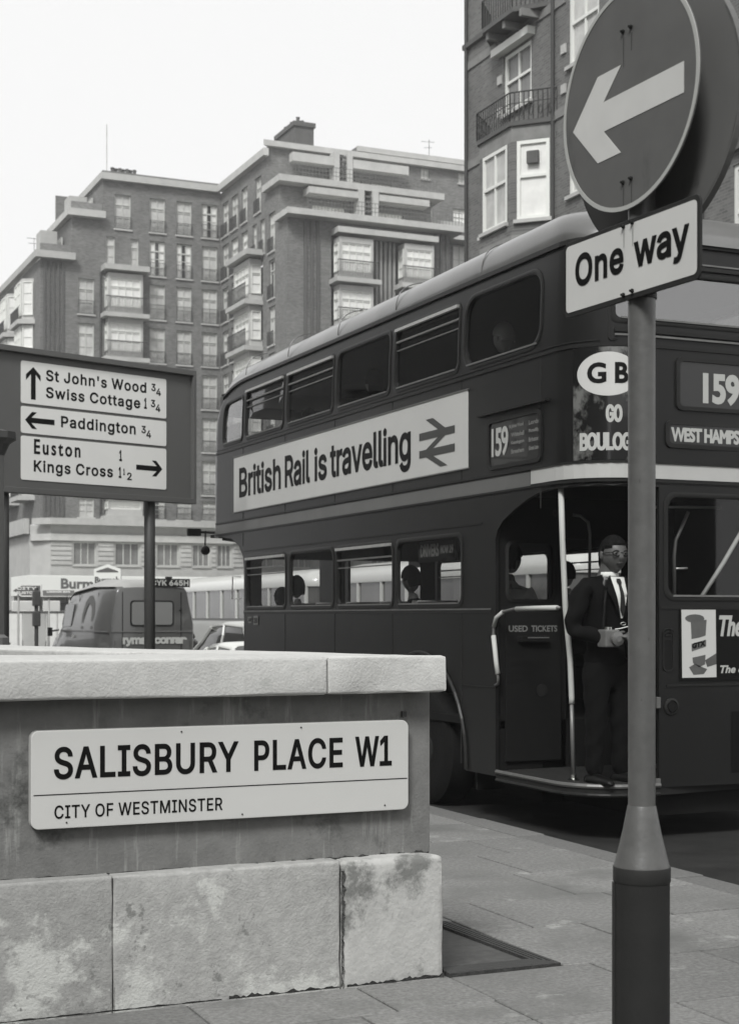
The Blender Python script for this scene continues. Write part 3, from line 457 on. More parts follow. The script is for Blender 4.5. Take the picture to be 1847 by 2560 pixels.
# ------------------------------------------------------------------ stone boundary wall
W0 = -1.6
wd = Vector((-0.35, 0.937)); Cn = Vector((2.876, 5.72)); In = Vector((2.043, 6.52)); Jx = 2.343
wall = empty('boundary_wall', (2.4, 5.9, 0), label='low stone boundary wall with pale coping, carrying the street nameplate', cat='wall')
def stone(name, poly, z0, z1, m, bev=0.014, disp=0.004):
    me_o = MB().prism(poly, z0, z1).build(name, m, wall, bevel=bev, seg=3)
    bm = bmesh.new(); bm.from_mesh(me_o.data)
    bmesh.ops.subdivide_edges(bm, edges=[e for e in bm.edges if e.calc_length() > 0.2], cuts=6, use_grid_fill=True)
    for v in bm.verts: v.co += Vector((rnd.uniform(-1,1), rnd.uniform(-1,1), rnd.uniform(-1,1)))*disp*0.5
    bm.to_mesh(me_o.data); bm.free(); autosmooth(me_o, 50); return me_o
ZT, ZB = 1.337, 1.186
stone('coping_stone', [(W0,5.72),(0.55,5.72),(0.55,6.52),(W0,6.52)], ZB, ZT, M['coping'])
stone('coping_stone', [(0.553,5.72),(Jx-.002,5.72),(Jx-.002,6.23),(2.043,6.52),(0.553,6.52)], ZB, ZT, M['coping'])
stone('coping_stone', [(Jx+.001,5.722),tuple(Cn),(Jx+.001,6.232)], ZB, ZT, M['coping'], 0.012)
def wp(k, off): n = Vector((-0.937,-0.35)); p = Cn+wd*k+n*off; return (p.x, p.y)
stone('coping_stone', [tuple(Cn+Vector((-.003,.004))), wp(1.55,0), wp(1.55,.5), (2.043,6.524)], ZB, ZT-.001, M['coping'])
stone('coping_stone', [wp(1.555,0), wp(3.3,0), wp(3.3,.5), wp(1.555,.5)], ZB, ZT-.004, M['coping'])
stone('coping_stone', [wp(3.305,0), wp(6.0,0), wp(6.0,.5), wp(3.305,.5)], ZB, ZT-.002, M['coping'])
MB().prism([(W0,5.83),(2.85,5.83),wp(0.3,.06),wp(6.0,.06),wp(6.0,.44),(1.98,6.45),(W0,6.45)], 0.50, ZB-.001).build('wall_face', M['die'], wall, bevel=0.008)
pz = 0.512
stone('plinth_stone', [(W0,5.742),(1.4685,5.742),(1.4685,6.5),(W0,6.5)], -0.05, pz, M['plinth'], 0.014, 0.005)
stone('plinth_stone', [(1.4700,5.742),(2.404,5.742),(2.404,6.5),(1.4700,6.5)], -0.05, pz-.002, M['plinth'], 0.014, 0.005)
stone('plinth_stone', [(2.411,5.738),(2.872,5.738),wp(0.9,-.002),(2.411,6.6)], -0.05, pz-.004, M['plinth_end'], 0.03, 0.006)
stone('plinth_stone', [wp(0.905,0), wp(3.4,0), wp(3.4,.5), wp(0.905,.5)], -0.05, pz, M['plinth'], 0.022)
stone('plinth_stone', [wp(3.405,0), wp(6,0), wp(6,.5), wp(3.405,.5)], -0.05, pz, M['plinth'], 0.022)
dm = MB()                                          # moss and grit gathered along joints and the foot
def dirt_strip(p0, p1, n, w0, w1, y, vert=False):
    prev = None
    for i in range(n+1):
        t = i/n; a, b = p0[0]+(p1[0]-p0[0])*t, p0[1]+(p1[1]-p0[1])*t; w = w0+(w1-w0)*t
        h = w*max(0.05, .5+.5*math.sin(i*.9)+rnd.uniform(-.5,.6)); l = w*.3*rnd.random() if vert else .004
        cur = ((a-l, y-.002, b), (a+h, y-.006, b)) if vert else ((a, y-.002, b-l), (a, y-.006, b+h))
        if prev: dm.add([prev[0], prev[1], cur[1], cur[0]], [(0,1,2,3)])
        prev = cur
dirt_strip((1.93,.002), (2.40,.002), 40, .012, .007, 5.742); dirt_strip((2.43,.002), (2.868,.002), 36, .007, .014, 5.738); dirt_strip((-.2,.002), (1.9,.002), 90, .002, .004, 5.742)
dirt_strip((2.4075,.0), (2.409,.47), 60, .006, .013, 5.739, True); dirt_strip((1.4665,.0), (1.4665,.10), 10, .002, .001, 5.741, True)
dirt_strip((1.8,.506), (2.84,.506), 90, .004, .010, 5.829); dirt_strip((-.2,.51), (1.8,.51), 90, .003, .004, 5.829)
tag(dm.build('moss', M['dirt'], wall), kind='stuff')
MB().box(2.715,2.735,5.815,5.832,1.08,1.103).build('fixing_stub', M['iron'], wall)
adopt(wall)
# street nameplate
sg = empty('street_name_sign', (1.95, 5.80, 0.69), label='white enamel street nameplate fixed to the stone boundary wall', cat='street sign')
fy = 5.785
def frY(a, b, c): return (a, c, b)
MB().slabpoly(rrect(1.166,2.728,0.698,1.069,.03,6), fy, 5.83, frY).build('plate', M['enamel'], sg, bevel=0.003)
mt = lambda x, z, y=fy-.0015: plane_mtx((x, y, z), (1,0,0))
text('street_lettering', 'SALISBURY', 0.732, 0.124, M['ink'], mt(1.252, 0.883), sg, bold=0.0035, space=1.06)
text('street_lettering', 'PLACE', 0.382, 0.124, M['ink'], mt(2.050, 0.883), sg, bold=0.0035, space=1.08)
text('street_lettering', 'W1', 0.164, 0.124, M['ink'], mt(2.487, 0.883), sg, bold=0.0035, space=0.95)
text('borough_lettering', 'CITY OF WESTMINSTER', 0.664, 0.051, M['ink'], mt(1.254, 0.735), sg, bold=0.0010, space=1.07)
MB().box(1.176,2.722,fy-.0015,fy-.0002,0.8255,0.829).build('rule', M['ink'], sg)
for x, z in ((1.75,1.05),(2.25,1.052),(2.62,.72),(1.3,.72),(2.0,.715)):
    MB().lathe([(.0035,0),(.003,.003)], (x,fy-.003,z), 8, 'Y').build('screw', M['ink2'], sg)
adopt(sg)
# ------------------------------------------------------------------ one way sign on its pole (near the camera)
PD = 4.25; PP = at(PD, 1604); PX, PY = PP.x, PP.y
A = R(27); su = Vector((S_*math.cos(A)-C_*math.sin(A), C_*math.cos(A)+S_*math.sin(A), 0))      # along the plates, away from the camera
sn = Vector((su.y, -su.x, 0));  sn = -sn if sn.dot(Vector((PX,PY,0))) > 0 else sn               # faces the camera
def frS(base): return lambda a, b, c: tuple(Vector((PX,PY,0))+su*a+sn*c+Vector((0,0,b)))
SF = frS(0)
ow = empty('one_way_sign', (PX, PY, 0), label='grey pole with round white arrow disc above a One way plate', cat='road sign')
pole = MB(); seg = 40
MB().lathe([(.0375,.93),(.0375,3.22)], (PX,PY,0), seg).build('pole', M['pole'], ow, smooth=False)
autosmooth(COL.objects['pole'])
zt = lambda y: EYE+(HY-y)*PD/FPX
o = MB().lathe([(.0385,zt(2014)),(.0395,zt(2016)),(.052,zt(2075)),(.0745,zt(2160)),(.077,zt(2166)),(.077,zt(2172)),(.070,zt(2172))], (PX,PY,0), seg).build('cone', M['pole'], ow); autosmooth(o)
o = MB().lathe([(.078,zt(2204)),(.079,zt(2202)),(.079,zt(2168)),(.078,zt(2166))], (PX,PY,0), seg).build('collar', M['pole_dark'], ow); autosmooth(o)
o = MB().lathe([(.0765,-.05),(.0765,zt(2200)-.001)], (PX,PY,0), seg).build('base', M['pole_dark'], ow); autosmooth(o)
MB().slabpoly([(-.01,0.02),(.01,0.02),(.01,zt(2206)),(-.01,zt(2206))], .072, .081, lambda a,b,c: (PX-C_*c+S_*a, PY+S_*c+C_*a, b)).build('door_hinge', M['pole_dark'], ow, bevel=.001)
def disc(name, cz, r, c0, c1, m, par, n=72, r0=None, ca=0.0):
    P = [(ca+r*math.cos(2*math.pi*k/n), cz+r*math.sin(2*math.pi*k/n)) for k in range(n)]
    if r0 is None: return MB().slabpoly(P, c0, c1, SF).build(name, m, par, bevel=.0012, seg=1)
    mb = MB(); Q = [(ca+r0*math.cos(2*math.pi*k/n), cz+r0*math.sin(2*math.pi*k/n)) for k in range(n)]
    vs_ = [SF(p[0],p[1],c1) for p in P]+[SF(p[0],p[1],c1) for p in Q]+[SF(p[0],p[1],c0) for p in P]+[SF(p[0],p[1],c0) for p in Q]
    fs = []
    for k in range(n):
        j = (k+1) % n; fs += [(k,j,n+j,n+k),(k,2*n+k,2*n+j,j),(n+k,n+j,3*n+j,3*n+k)]
    return mb.add(vs_, fs).build(name, m, par)
DC = 2.927
disc('disc', DC, .308, .043, .049, M['disc'], ow)
disc('rim', DC, .308, .048, .0505, M['disc_ring'], ow, r0=.296)
ar = [(.259,2.903),(.137,3.025),(.027,3.025),(.109,2.946),(-.245,2.948),(-.245,2.866),(.109,2.863),(.029,2.783),(.137,2.781)]
MB().slabpoly(ar[::-1], .049, .0503, SF).build('arrow', M['arrow'], ow)
disc('back_disc', 2.892, .366, -.046, -.040, M['disc_back'], ow, ca=.004)
disc('back_rim', 2.892, .369, -.060, -.040, M['disc_back'], ow, r0=.362, ca=.004)
mtS = lambda a, z, c: plane_mtx(SF(a, z, c), -su)
text('number_lettering', '816', .074, .030, M['pole'], mtS(-.124,2.648,-.0385), ow, bold=.001)
hp = rrect(-.309,.309,2.370,2.590,.022,6)
MB().slabpoly(hp, .040, .047, SF).build('plate_border', M['ink2'], ow, bevel=.001, seg=1)
MB().slabpoly(rrect(-.295,.297,2.384,2.577,.014,6), .047, .0482, SF).build('plate_face', M['enamel2'], ow)
text('one_way_lettering', 'One', .232, .095, M['ink'], mtS(.249,2.449,.0495), ow, bold=.0042, space=1.06)
text('one_way_lettering', 'way', .236, .095, M['ink'], mtS(-.029,2.449,.0495), ow, bold=.0042, ref='way', space=1.0, hint='One')
for (a, z) in ((.0175,3.113),(-.019,3.114),(.0175,2.697),(-.019,2.699),(.0155,2.575),(-.0245,2.577),(.0155,2.386),(-.0245,2.390)):
    MB().lathe([(.0062,0),(.0062,.004),(.0035,.006),(.0035,.010)], (0,0,0), 8, 'Z').build('bolt', M['rust'], ow, mtx=Matrix.Translation(SF(a,z,.0495)) @ sn.to_track_quat('Z','Y').to_matrix().to_4x4())
rs = mat('rust_run', 0.055, 0.8); rs2 = mat('rust_run_pale', 0.30, 0.8)
for (a, z, l, m_) in ((.0175,3.10,.085,rs),(-.019,3.10,.05,rs),(.0175,2.69,.07,rs),(-.019,2.69,.06,rs),(.0155,2.566,.05,rs2),(-.0245,2.568,.055,rs2)):
    MB().slabpoly([(a-.0032,z),(a+.0032,z),(a+.001,z-l),(a-.0012,z-l)], .0492, .0497, SF).build('rust_streak', m_, ow)
for z in (3.113, 2.697, 2.387):
    MB().lathe([(.0415,-.011),(.0415,.011)], (PX,PY,z), 24).build('clamp', M['ink2'], ow)
    MB().slabpoly([(-.045,z-.012),(.035,z-.012),(.035,z+.012),(-.045,z+.012)], .030, .0425, SF).build('bracket', M['ink2'], ow)
    MB().slabpoly([(-.075,z-.010),(-.045,z-.010),(-.045,z+.010),(-.075,z+.010)], .010, .018, SF).build('clamp_ear', M['ink2'], ow)
adopt(ow)
# ------------------------------------------------------------------ direction sign board
DP = at(16, 370); DA = R(46); du = Vector((C_*math.sin(DA)+S_*math.cos(DA), -S_*math.sin(DA)+C_*math.cos(DA), 0)); dn = Vector((du.y,-du.x,0))
if dn.dot(Vector((DP.x,DP.y,0))) > 0: dn = -dn
DF = lambda a, b, c: tuple(Vector((DP.x,DP.y,0))+du*a+dn*c+Vector((0,0,b)))
ds = empty('direction_sign', (DP.x, DP.y, 0), label='large framed direction board on two posts, with white destination panels', cat='direction sign')
MB().slabpoly([(-2.04,2.75),(.555,2.75),(.555,4.06),(-2.04,4.06)], -.03, .0, DF).build('board', M['dirsign'], ds)
for p in ([(-2.08,4.06),(.595,4.06),(.595,4.115),(-2.08,4.115)], [(-2.08,2.695),(.595,2.695),(.595,2.75),(-2.08,2.75)], [(.555,2.75),(.595,2.75),(.595,4.06),(.555,4.06)], [(-2.08,2.75),(-2.04,2.75),(-2.04,4.06),(-2.08,4.06)]):
    MB().slabpoly(p, -.05, .05, DF).build('board_frame', M['dirsign'], ds, bevel=.004)
for p in ((-1.509,.23,3.576,3.99),(-1.509,.23,3.286,3.547),(-1.509,.23,2.83,3.258)):
    MB().slabpoly(rrect(*p,.02,4), .0, .006, DF).build('panel', M['panelwhite'], ds)
md = lambda a, z: plane_mtx(DF(a, z, .0075), du)
for s_, a, z, w_, h_, hint in (("St John's Wood",-1.231,3.818,1.203,.112,'S'),('Swiss Cottage',-1.231,3.65,1.127,.112,'S'),('Paddington',-1.058,3.378,.897,.112,'P'),('Euston',-1.366,3.09,.535,.112,'E'),('Kings Cross',-1.368,2.917,.926,.112,'K'),
    ('1',-.055,3.655,.035,.112,'1'),('1',-.365,3.09,.035,.112,'1'),('1',-.372,2.917,.035,.112,'1')):
    text('destination_lettering', s_, w_, h_, M['ink'], md(a, z), ds, bold=.0045, hint=hint, space=1.32 if s_ == 'Euston' else 1.12)
for a, z in ((.036,3.818),(.030,3.65),(-.089,3.368)):
    text('fraction_lettering', '3', .056, .078, M['ink'], md(a, z+.03), ds, bold=.003); text('fraction_lettering', '4', .060, .078, M['ink'], md(a+.062, z-.012), ds, bold=.003)
text('fraction_lettering', '1', .02, .066, M['ink'], md(-.315, 2.95), ds, bold=.003); text('fraction_lettering', '2', .058, .078, M['ink'], md(-.268, 2.902), ds, bold=.003)
def arrow(cx_, cz, L, hw, sh, ang):
    # tip at (0,0) pointing +a
    P = [(0,0),(-hw*.95,hw),(-hw*.95-.055,hw),(-hw*.62-.02,sh),(-L,sh),(-L,-sh),(-hw*.62-.02,-sh),(-hw*.95-.055,-hw),(-hw*.95,-hw)]
    c, s = math.cos(R(ang)), math.sin(R(ang)); return [(cx_+p[0]*c-p[1]*s, cz+p[0]*s+p[1]*c) for p in P]
for a, z, L, ang in ((-1.373,3.938,.318,90),(-1.465,3.416,.332,180),(.177,3.042,.33,0)):
    MB().slabpoly(arrow(a, z, L, .082, .026, ang), .006, .0075, DF).build('arrow', M['ink'], ds)
for a in (-1.655, .078):
    MB().tube([DF(a,-.1,-.08), DF(a,3.98,-.08)], .058, 18).build('post', M['post'], ds, smooth=True)
adopt(ds)
# ornamental iron pier at the frame edge, beyond the wall
ip = empty('iron_pier', tuple(at(9.4, -22, HY))[:2]+(0,), label='dark capped iron pier standing beyond the wall, cut by the frame', cat='pier')
x, y = ip.location[:2]; z1 = EYE+(HY-1085)*9.4/FPX
MB().lathe([(.075,0),(.075,1.30),(.105,1.32),(.105,1.37),(.078,1.39),(.078,z1-.12)], (x,y,0), 12).build('shaft', M['disc_back'], ip)
MB().lathe([(.08,z1-.13),(.11,z1-.06),(.152,z1-.03),(.152,z1+.01),(.10,z1+.02)], (x,y,0), 12).build('cap', M['post'], ip)
adopt(ip)
# ------------------------------------------------------------------ double-decker bus
BX0, BX1, BY0, BY1, BR = 5.75, 8.19, 9.27, 18.00, 0.42
QA = BR*math.pi/2; LS = BY1-BY0-2*BR; LR = BX1-BX0-2*BR; DS = LS-7.64; LT = 2*(LS+LR)+4*QA
bus = empty('double_decker_bus', (6.97, 13.5, ROADZ), label='dark double-decker bus seen from behind, with open rear platform and long white advert board', cat='bus')
def bp(s, inset=0.0):
    s %= LT; r = BR-inset
    segs = ((LS,'l',(BX0,BY1-BR),(0,-1),(-1,0)), (QA,'a',(BX0+BR,BY0+BR),180), (LR,'l',(BX0+BR,BY0),(1,0),(0,-1)), (QA,'a',(BX1-BR,BY0+BR),270),
            (LS,'l',(BX1,BY0+BR),(0,1),(1,0)), (QA,'a',(BX1-BR,BY1-BR),0), (LR,'l',(BX1-BR,BY1),(-1,0),(0,1)), (QA,'a',(BX0+BR,BY1-BR),90))
    for g in segs:
        if s <= g[0]+1e-9:
            if g[1] == 'l':
                o, d, n = g[2], g[3], g[4]; return o[0]+d[0]*s-n[0]*inset, o[1]+d[1]*s-n[1]*inset
            t = R(g[3])+s/BR; return g[2][0]+r*math.cos(t), g[2][1]+r*math.sin(t)
        s -= g[0]
    return bp(0, inset)
def zin(z):                                   # the sides lean in slightly towards the roof
    f = 0.0
    if z > 3.5: f += 0.035*((z-3.5)/0.7)**2
    if z < 0.9: f += 0.0
    return f
def BM(s, z, out=0.0):
    x, y = bp(s, zin(z)-out)
    if z > 2.4 and y > BY1-1.2: y -= 0.12*max(0, (z-2.45)/1.8)*((y-(BY1-1.2))/1.2)
    if z > 3.9 and y > 16.5: f = ((y-16.5)/1.25)**2*min(1.1, (z-3.9)/.3); y -= .28*f; z -= .15*f
    return (x, y, z)
sY = lambda Y: (BY1-BR)-Y                     # nearside
sX = lambda X: LS+QA+(X-BX0-BR)               # rear
sO = lambda Y: LS+2*QA+LR+(Y-BY0-BR)          # offside
sF = lambda X: 2*LS+3*QA+LR+(BX1-BR-X)        # front
def corner_pts(a, b, n=9): return [a+(b-a)*k/n for k in range(n+1)]
bendx = corner_pts(LS, LS+QA)+corner_pts(LS+QA+LR, LS+2*QA+LR)+corner_pts(2*LS+2*QA+LR, 2*LS+3*QA+LR)+corner_pts(LT-QA, LT)
def bus_sheet(name, outline, holes, m, out=0.0, thick=0.03, xs=(), ys=(), step=0.2, parent=bus):
    V, F = sheet2d(outline, holes, xs, ys, step)
    o_ = [BM(v[0], v[1], out) for v in V]; mb = MB(); mb.add(o_, F)
    if thick:
        n = len(V); mb.v += [BM(v[0], v[1], out-thick) for v in V]; mb.f += [tuple(i+n for i in reversed(f)) for f in F]
        cnt = {}
        for f in F:
            for i in range(len(f)):
                e = (f[i], f[(i+1) % len(f)]); cnt[e] = 1
        for (a, b) in list(cnt):
            if (b, a) not in cnt: mb.f.append((b, a, a+n, b+n))
    o = mb.build(name, m, parent, fix=False); return autosmooth(o, 35)
# window openings
UW = [(16.62,17.36,3.50,4.03,'fixed'), (15.30,16.53,3.50,4.075,'open'), (13.92,15.20,3.50,4.075,'open'), (12.58,13.84,3.50,4.075,'fixed'), (11.22,12.49,3.50,4.075,'open'), (9.885,11.14,3.50,4.09,'fixed')]
LW = [(15.22,16.49,1.58,2.175,'open'), (13.90,15.11,1.58,2.175,'fixed'), (12.51,13.83,1.58,2.175,'open'), (11.16,12.44,1.58,2.175,'fixed')]
def hole_side(w, r=.085): return rrect(sY(w[1]), sY(w[0]), w[2], w[3], r)
def hole_off(w, r=.085): return rrect(sO(w[0]), sO(w[1]), w[2], w[3], r)
RWu = (5.985, 7.955, 3.60, 3.985)
holesU = [hole_side(w) for w in UW]+[hole_off(w) for w in UW]
holesU[5] = rrect(sY(11.14), sY(9.885), 3.50, 4.09, .17)
holesU.append(rrect(sX(RWu[0]), sX(RWu[1]), RWu[2], RWu[3], .05))
holesU += [rrect(sF(8.05), sF(7.02), 3.45, 3.98, .08), rrect(sF(6.92), sF(5.80)-.0, 3.45, 3.98, .08)]
ys_u = [2.46, 2.9, 3.2, 3.42, 3.6, 3.8, 4.0, 4.12]
eps = 1e-4
bus_sheet('upper_body', [(0,2.45),(LT-eps,2.45),(LT-eps,4.21),(0,4.21)], holesU, M['bus'], xs=bendx+[i*.4 for i in range(1,54)], ys=ys_u)
# lower body: entrance cut at the rear nearside, wheel arches
sE = sY(10.60); AW = sY(11.95); out = [(sY(16.57), .25)]
FW = sY(16.95)
arch = [(AW-.84*math.cos(R(t)), .30+.86*math.sin(R(t))) for t in range(0, 181, 12)]
out += [(arch[0][0], .25)]+arch+[(arch[-1][0], .25), (sE, .25), (sE, 2.10), (sE+.03, 2.17), (sE+.12, 2.24), (sE+.30, 2.315), (sE+.5, 2.38), (sE+.66, 2.415), (sE+.85, 2.43), (sX(6.36), 2.43), (sX(6.36), .27)]
AO = sO(11.95); archo = [(AO-.84*math.cos(R(t)), .30+.86*math.sin(R(t))) for t in range(0, 181, 12)]
out += [(archo[0][0], .25)]+archo+[(archo[-1][0], .25), (sO(17.3), .25), (sO(17.3), 2.449), (sY(16.57)-.0-.0, 2.449)]
# nearside front pillar, curved up to the overhang, is closed below
out[-1] = (sY(17.5), 2.449); out += [(sY(17.0), 2.40), (sY(16.75), 2.31), (sY(16.6), 2.18), (sY(16.57), 2.05)]
holesL = [hole_side(w) for w in LW]+[hole_off(w) for w in LW]+[rrect(sX(6.41), sX(7.93), 1.62, 2.385, .09), rrect(sO(16.62), sO(17.2), 1.45, 2.1, .06)]
bus_sheet('lower_body', out, holesL, M['bus'], xs=bendx+[i*.4 for i in range(1,48)], ys=[.5,.8,1.1,1.4,1.57,1.9,2.2,2.4])
# roof: rings
rings = [(4.205,.004),(4.25,-.002),(4.31,.004),(4.36,.018),(4.405,.042),(4.44,.074),(4.47,.115),(4.495,.175),(4.515,.26),(4.53,.38),(4.54,.58),(4.545,.85),(4.547,1.05)]
N = 96; mb = MB(); prev = None
def dome(x, y, z):
    q = max(0, (z-4.2)/.34)
    f = ((y-16.5)/1.25)**2 if y > 16.5 else 0; y -= f*(.28+.55*q); z -= f*(.15+.10*q)
    if y < 10.4: y += .22*q*((10.4-y)/1.1)**2
    return (x, y, z)
def rring(z, ins):
    hw, hl = (BX1-BX0)/2-zin(4.2)-ins, (BY1-BY0)/2-.05-ins*1.15; r = min(max(BR+ins*.35, .1), hw-.02, .75); cx_, cy_ = (BX0+BX1)/2, (BY0+BY1)/2-.06
    P = []
    for (sx_, sy_, t0) in ((-1,-1,180),(1,-1,270),(1,1,0),(-1,1,90)):
        for k in range(10):
            t = R(t0+90*k/9); P.append(dome(cx_+sx_*(hw-r)+r*math.cos(t), cy_+sy_*(hl-r)+r*math.sin(t), z))
    Q = []
    for i in range(len(P)):
        a, b = Vector(P[i]), Vector(P[(i+1) % len(P)]); n = 8 if (b-a).length > .5 or i % 10 == 9 else 1
        for k in range(n): Q.append(tuple(a+(b-a)*k/n))
    return Q
for z, ins in rings:
    Q = rring(z, ins); n = len(Q); base = len(mb.v); mb.v += Q
    if prev is not None:
        for k in range(n): mb.f.append((prev+k, prev+(k+1) % n, base+(k+1) % n, base+k))
    prev = base
mb.f.append(tuple(range(prev, prev+n)))
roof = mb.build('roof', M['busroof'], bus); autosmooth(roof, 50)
for Yj in (10.9, 12.53, 13.88, 15.25, 16.6):               # roof panel straps
    P = []
    for z, ins in rings[1:9]:
        P.append((BX0+zin(4.2)+ins+.001, Yj, z+.0005))
    MB().tube(P, .005, 6).build('roof_strap', M['busroof'], roof)
def bead(z, s0, s1, h, out_, m, name='bead', n=None):
    n = n or max(2, int((s1-s0)/.09)); mb = MB()
    for k in range(n+1):
        s = s0+(s1-s0)*k/n
        mb.v += [BM(s,z-h/2,.001), BM(s,z-h/2,out_), BM(s,z+h/2,out_), BM(s,z+h/2,.001)]
    for k in range(n):
        a = 4*k; mb.f += [(a,a+1,a+5,a+4),(a+1,a+2,a+6,a+5),(a+2,a+3,a+7,a+6)]
    mb.f += [(0,1,2,3),(4*n+3,4*n+2,4*n+1,4*n)]
    return mb.build(name, m, bus)
bead(4.20, .0, LT-.01, .035, .022, M['bustrim'], 'gutter')
bead(3.435, .0, LT-.01, .022, .010, M['bustrim'])
bead(3.468, .0, sX(5.9), .010, .006, M['bustrim'])
bead(2.53, .0, sE+.55, .105, .004, M['busband'], 'waist_band'); bead(2.545, sE+.56, sO(17.3), .115, .005, M['buscream'], 'cream_band')
bead(2.604, 0, sO(17.3), .016, .014, M['bustrim']); bead(2.468, 0, sO(17.3), .014, .012, M['bustrim'])
bead(2.238, sY(16.55), sE-.22, .012, .008, M['bustrim']); bead(1.557, sY(16.57), sE-.07, .012, .008, M['alu_dark']); bead(1.535, sY(16.57), sE-.07, .022, .004, M['bustrim'])
bead(1.563, sX(6.37), sO(17.2), .02, .008, M['bustrim']); bead(1.0, sX(6.42), sX(7.9), .014, .007, M['bustrim']); bead(.94, sY(11.2), sE-.02, .012, .006, M['bustrim'])
for Ys in (16.6, 15.25, 13.88, 12.53, 11.18, 9.9):                # vertical panel seams
    for z0_, z1_ in ((2.61, 3.42), (2.475, 2.595), (.3, 1.54) if 10.7 < Ys < 16.5 else (2.3, 2.45)):
        a = sY(Ys); mb = MB(); mb.v = [BM(a-.006,z0_,.0035), BM(a+.006,z0_,.0035), BM(a+.006,z1_,.0035), BM(a-.006,z1_,.0035), BM(a-.008,z0_,.0), BM(a+.008,z0_,.0), BM(a+.008,z1_,.0), BM(a-.008,z1_,.0)]
        mb.f = [(0,1,2,3),(4,0,3,7),(1,5,6,2)]; mb.build('panel_seam', M['bustrim'], bus)
a = [(AW-.87*math.cos(R(t)), .30+.89*math.sin(R(t))) for t in range(4, 181, 8)]+[(AW+.87, .26)]
MB().tube([BM(p[0], p[1], .008) for p in a], .017, 6).build('arch_rim', M['bustrim'], bus)
def bus_window(P, out_style, side):
    """P: loop in (s,z) around the opening"""
    s0, s1 = min(p[0] for p in P), max(p[0] for p in P); z0, z1 = min(p[1] for p in P), max(p[1] for p in P)
    cs, cz = (s0+s1)/2, (z0+z1)/2; w = .024
    P = densify(P, .12)
    def sc(p, d): 
        fx = ((s1-s0)/2-d)/((s1-s0)/2); fz = ((z1-z0)/2-d)/((z1-z0)/2); return (cs+(p[0]-cs)*fx, cz+(p[1]-cz)*fz)
    mb = MB(); n = len(P); loops = [(0,-.03),(-.012,.004),(.004,.010),(w,.004),(w,-.028)]
    for d, o_ in loops: mb.v += [BM(*sc(p, d), o_) for p in P]
    for k in range(len(loops)-1):
        for i in range(n): mb.f.append((k*n+i, k*n+(i+1) % n, (k+1)*n+(i+1) % n, (k+1)*n+i))
    fr_ = mb.build('window', M['bustrim'] if side != 'rear' else M['bustrim'], bus); autosmooth(fr_, 50)
    V, F = sheet2d([sc(p, w-.004) for p in P], [], xs=[s0+(s1-s0)*k/6 for k in range(1,6)], ys=[cz], step=.15)
    MB().add([BM(v[0], v[1], -.018) for v in V], F).build('glass', M['glass'], fr_, fix=False)
    def bar(z, h, o0, o1, m, name='rail', a=0.05):
        mb = MB()
        for k in range(9):
            s = s0+w+a+(s1-s0-2*w-2*a)*k/8; mb.v += [BM(s,z-h/2,o0), BM(s,z-h/2,o1), BM(s,z+h/2,o1), BM(s,z+h/2,o0)]
        for k in range(8):
            q = 4*k; mb.f += [(q,q+1,q+5,q+4),(q+1,q+2,q+6,q+5),(q+2,q+3,q+7,q+6),(q+3,q,q+4,q+7)]
        mb.f += [(0,1,2,3),(35,34,33,32)]; return mb.build(name, m, fr_)
    bar(z0+w+.004, .014, -.01, .014, M['alu_dark'], 'sill_strip', .04)
    if out_style == 'open':
        bar(z1-.030, .026, -.005, .030, M['alu'], 'top_rail', .0); bar(z1-.135, .016, -.016, .006, M['alu_dark'], 'sash_rail', .0)
        bar(z1-.21, .010, -.026, -.004, M['alu_dark'], 'sash_rail', .0)
    return fr_
for w in UW:
    o = bus_window(hole_side(w) if w is not UW[5] else holesU[5], w[4], 'near')
    if w is UW[0]: o.children[0].data.materials[0] = M['glass_rear']
    bus_window(hole_off(w), w[4], 'off')
for w in LW: bus_window(hole_side(w), w[4], 'near'); bus_window(hole_off(w), w[4], 'off')
for h_ in holesU[-2:]: bus_window(h_, 'fixed', 'front')
rw = bus_window(holesU[12], 'fixed', 'rear')
rw.children[0].data = rw.children[0].data.copy(); rw.children[0].data.materials[0] = M['glass_rear']
lrw = bus_window(holesL[8], 'fixed', 'rear')
# raised surround of the emergency window
def ring2(name, P, Q, o0, o1, m):
    mb = MB(); n = len(P)
    for L, o_ in ((P,o0),(P,o1),(Q,o1),(Q,o0)): mb.v += [BM(p[0],p[1],o_) for p in L]
    for k in range(3):
        for i in range(n): mb.f.append((k*n+i, k*n+(i+1) % n, (k+1)*n+(i+1) % n, (k+1)*n+i))
    return autosmooth(mb.build(name, m, bus), 40)
P = densify(rrect(sX(5.955), sX(8.0), 3.462, 4.10, .03), .2); Q = densify(rrect(sX(5.975), sX(7.98), 3.478, 4.085, .025), .2)
ring2('door_edge', rrect(sX(5.955), sX(8.0), 3.462, 4.10, .03, 6), rrect(sX(5.972), sX(7.983), 3.475, 4.088, .025, 6), .0, .014, M['bustrim'])
for z, h_, o_, m_ in ((3.505,.014,.018,'alu_dark'),(3.54,.03,.022,'bustrim'),(4.03,.03,.02,'bustrim'),(4.06,.012,.018,'alu_dark')):
    bead(z, sX(6.0), sX(7.95), h_, o_, M[m_], 'moulding', 12)
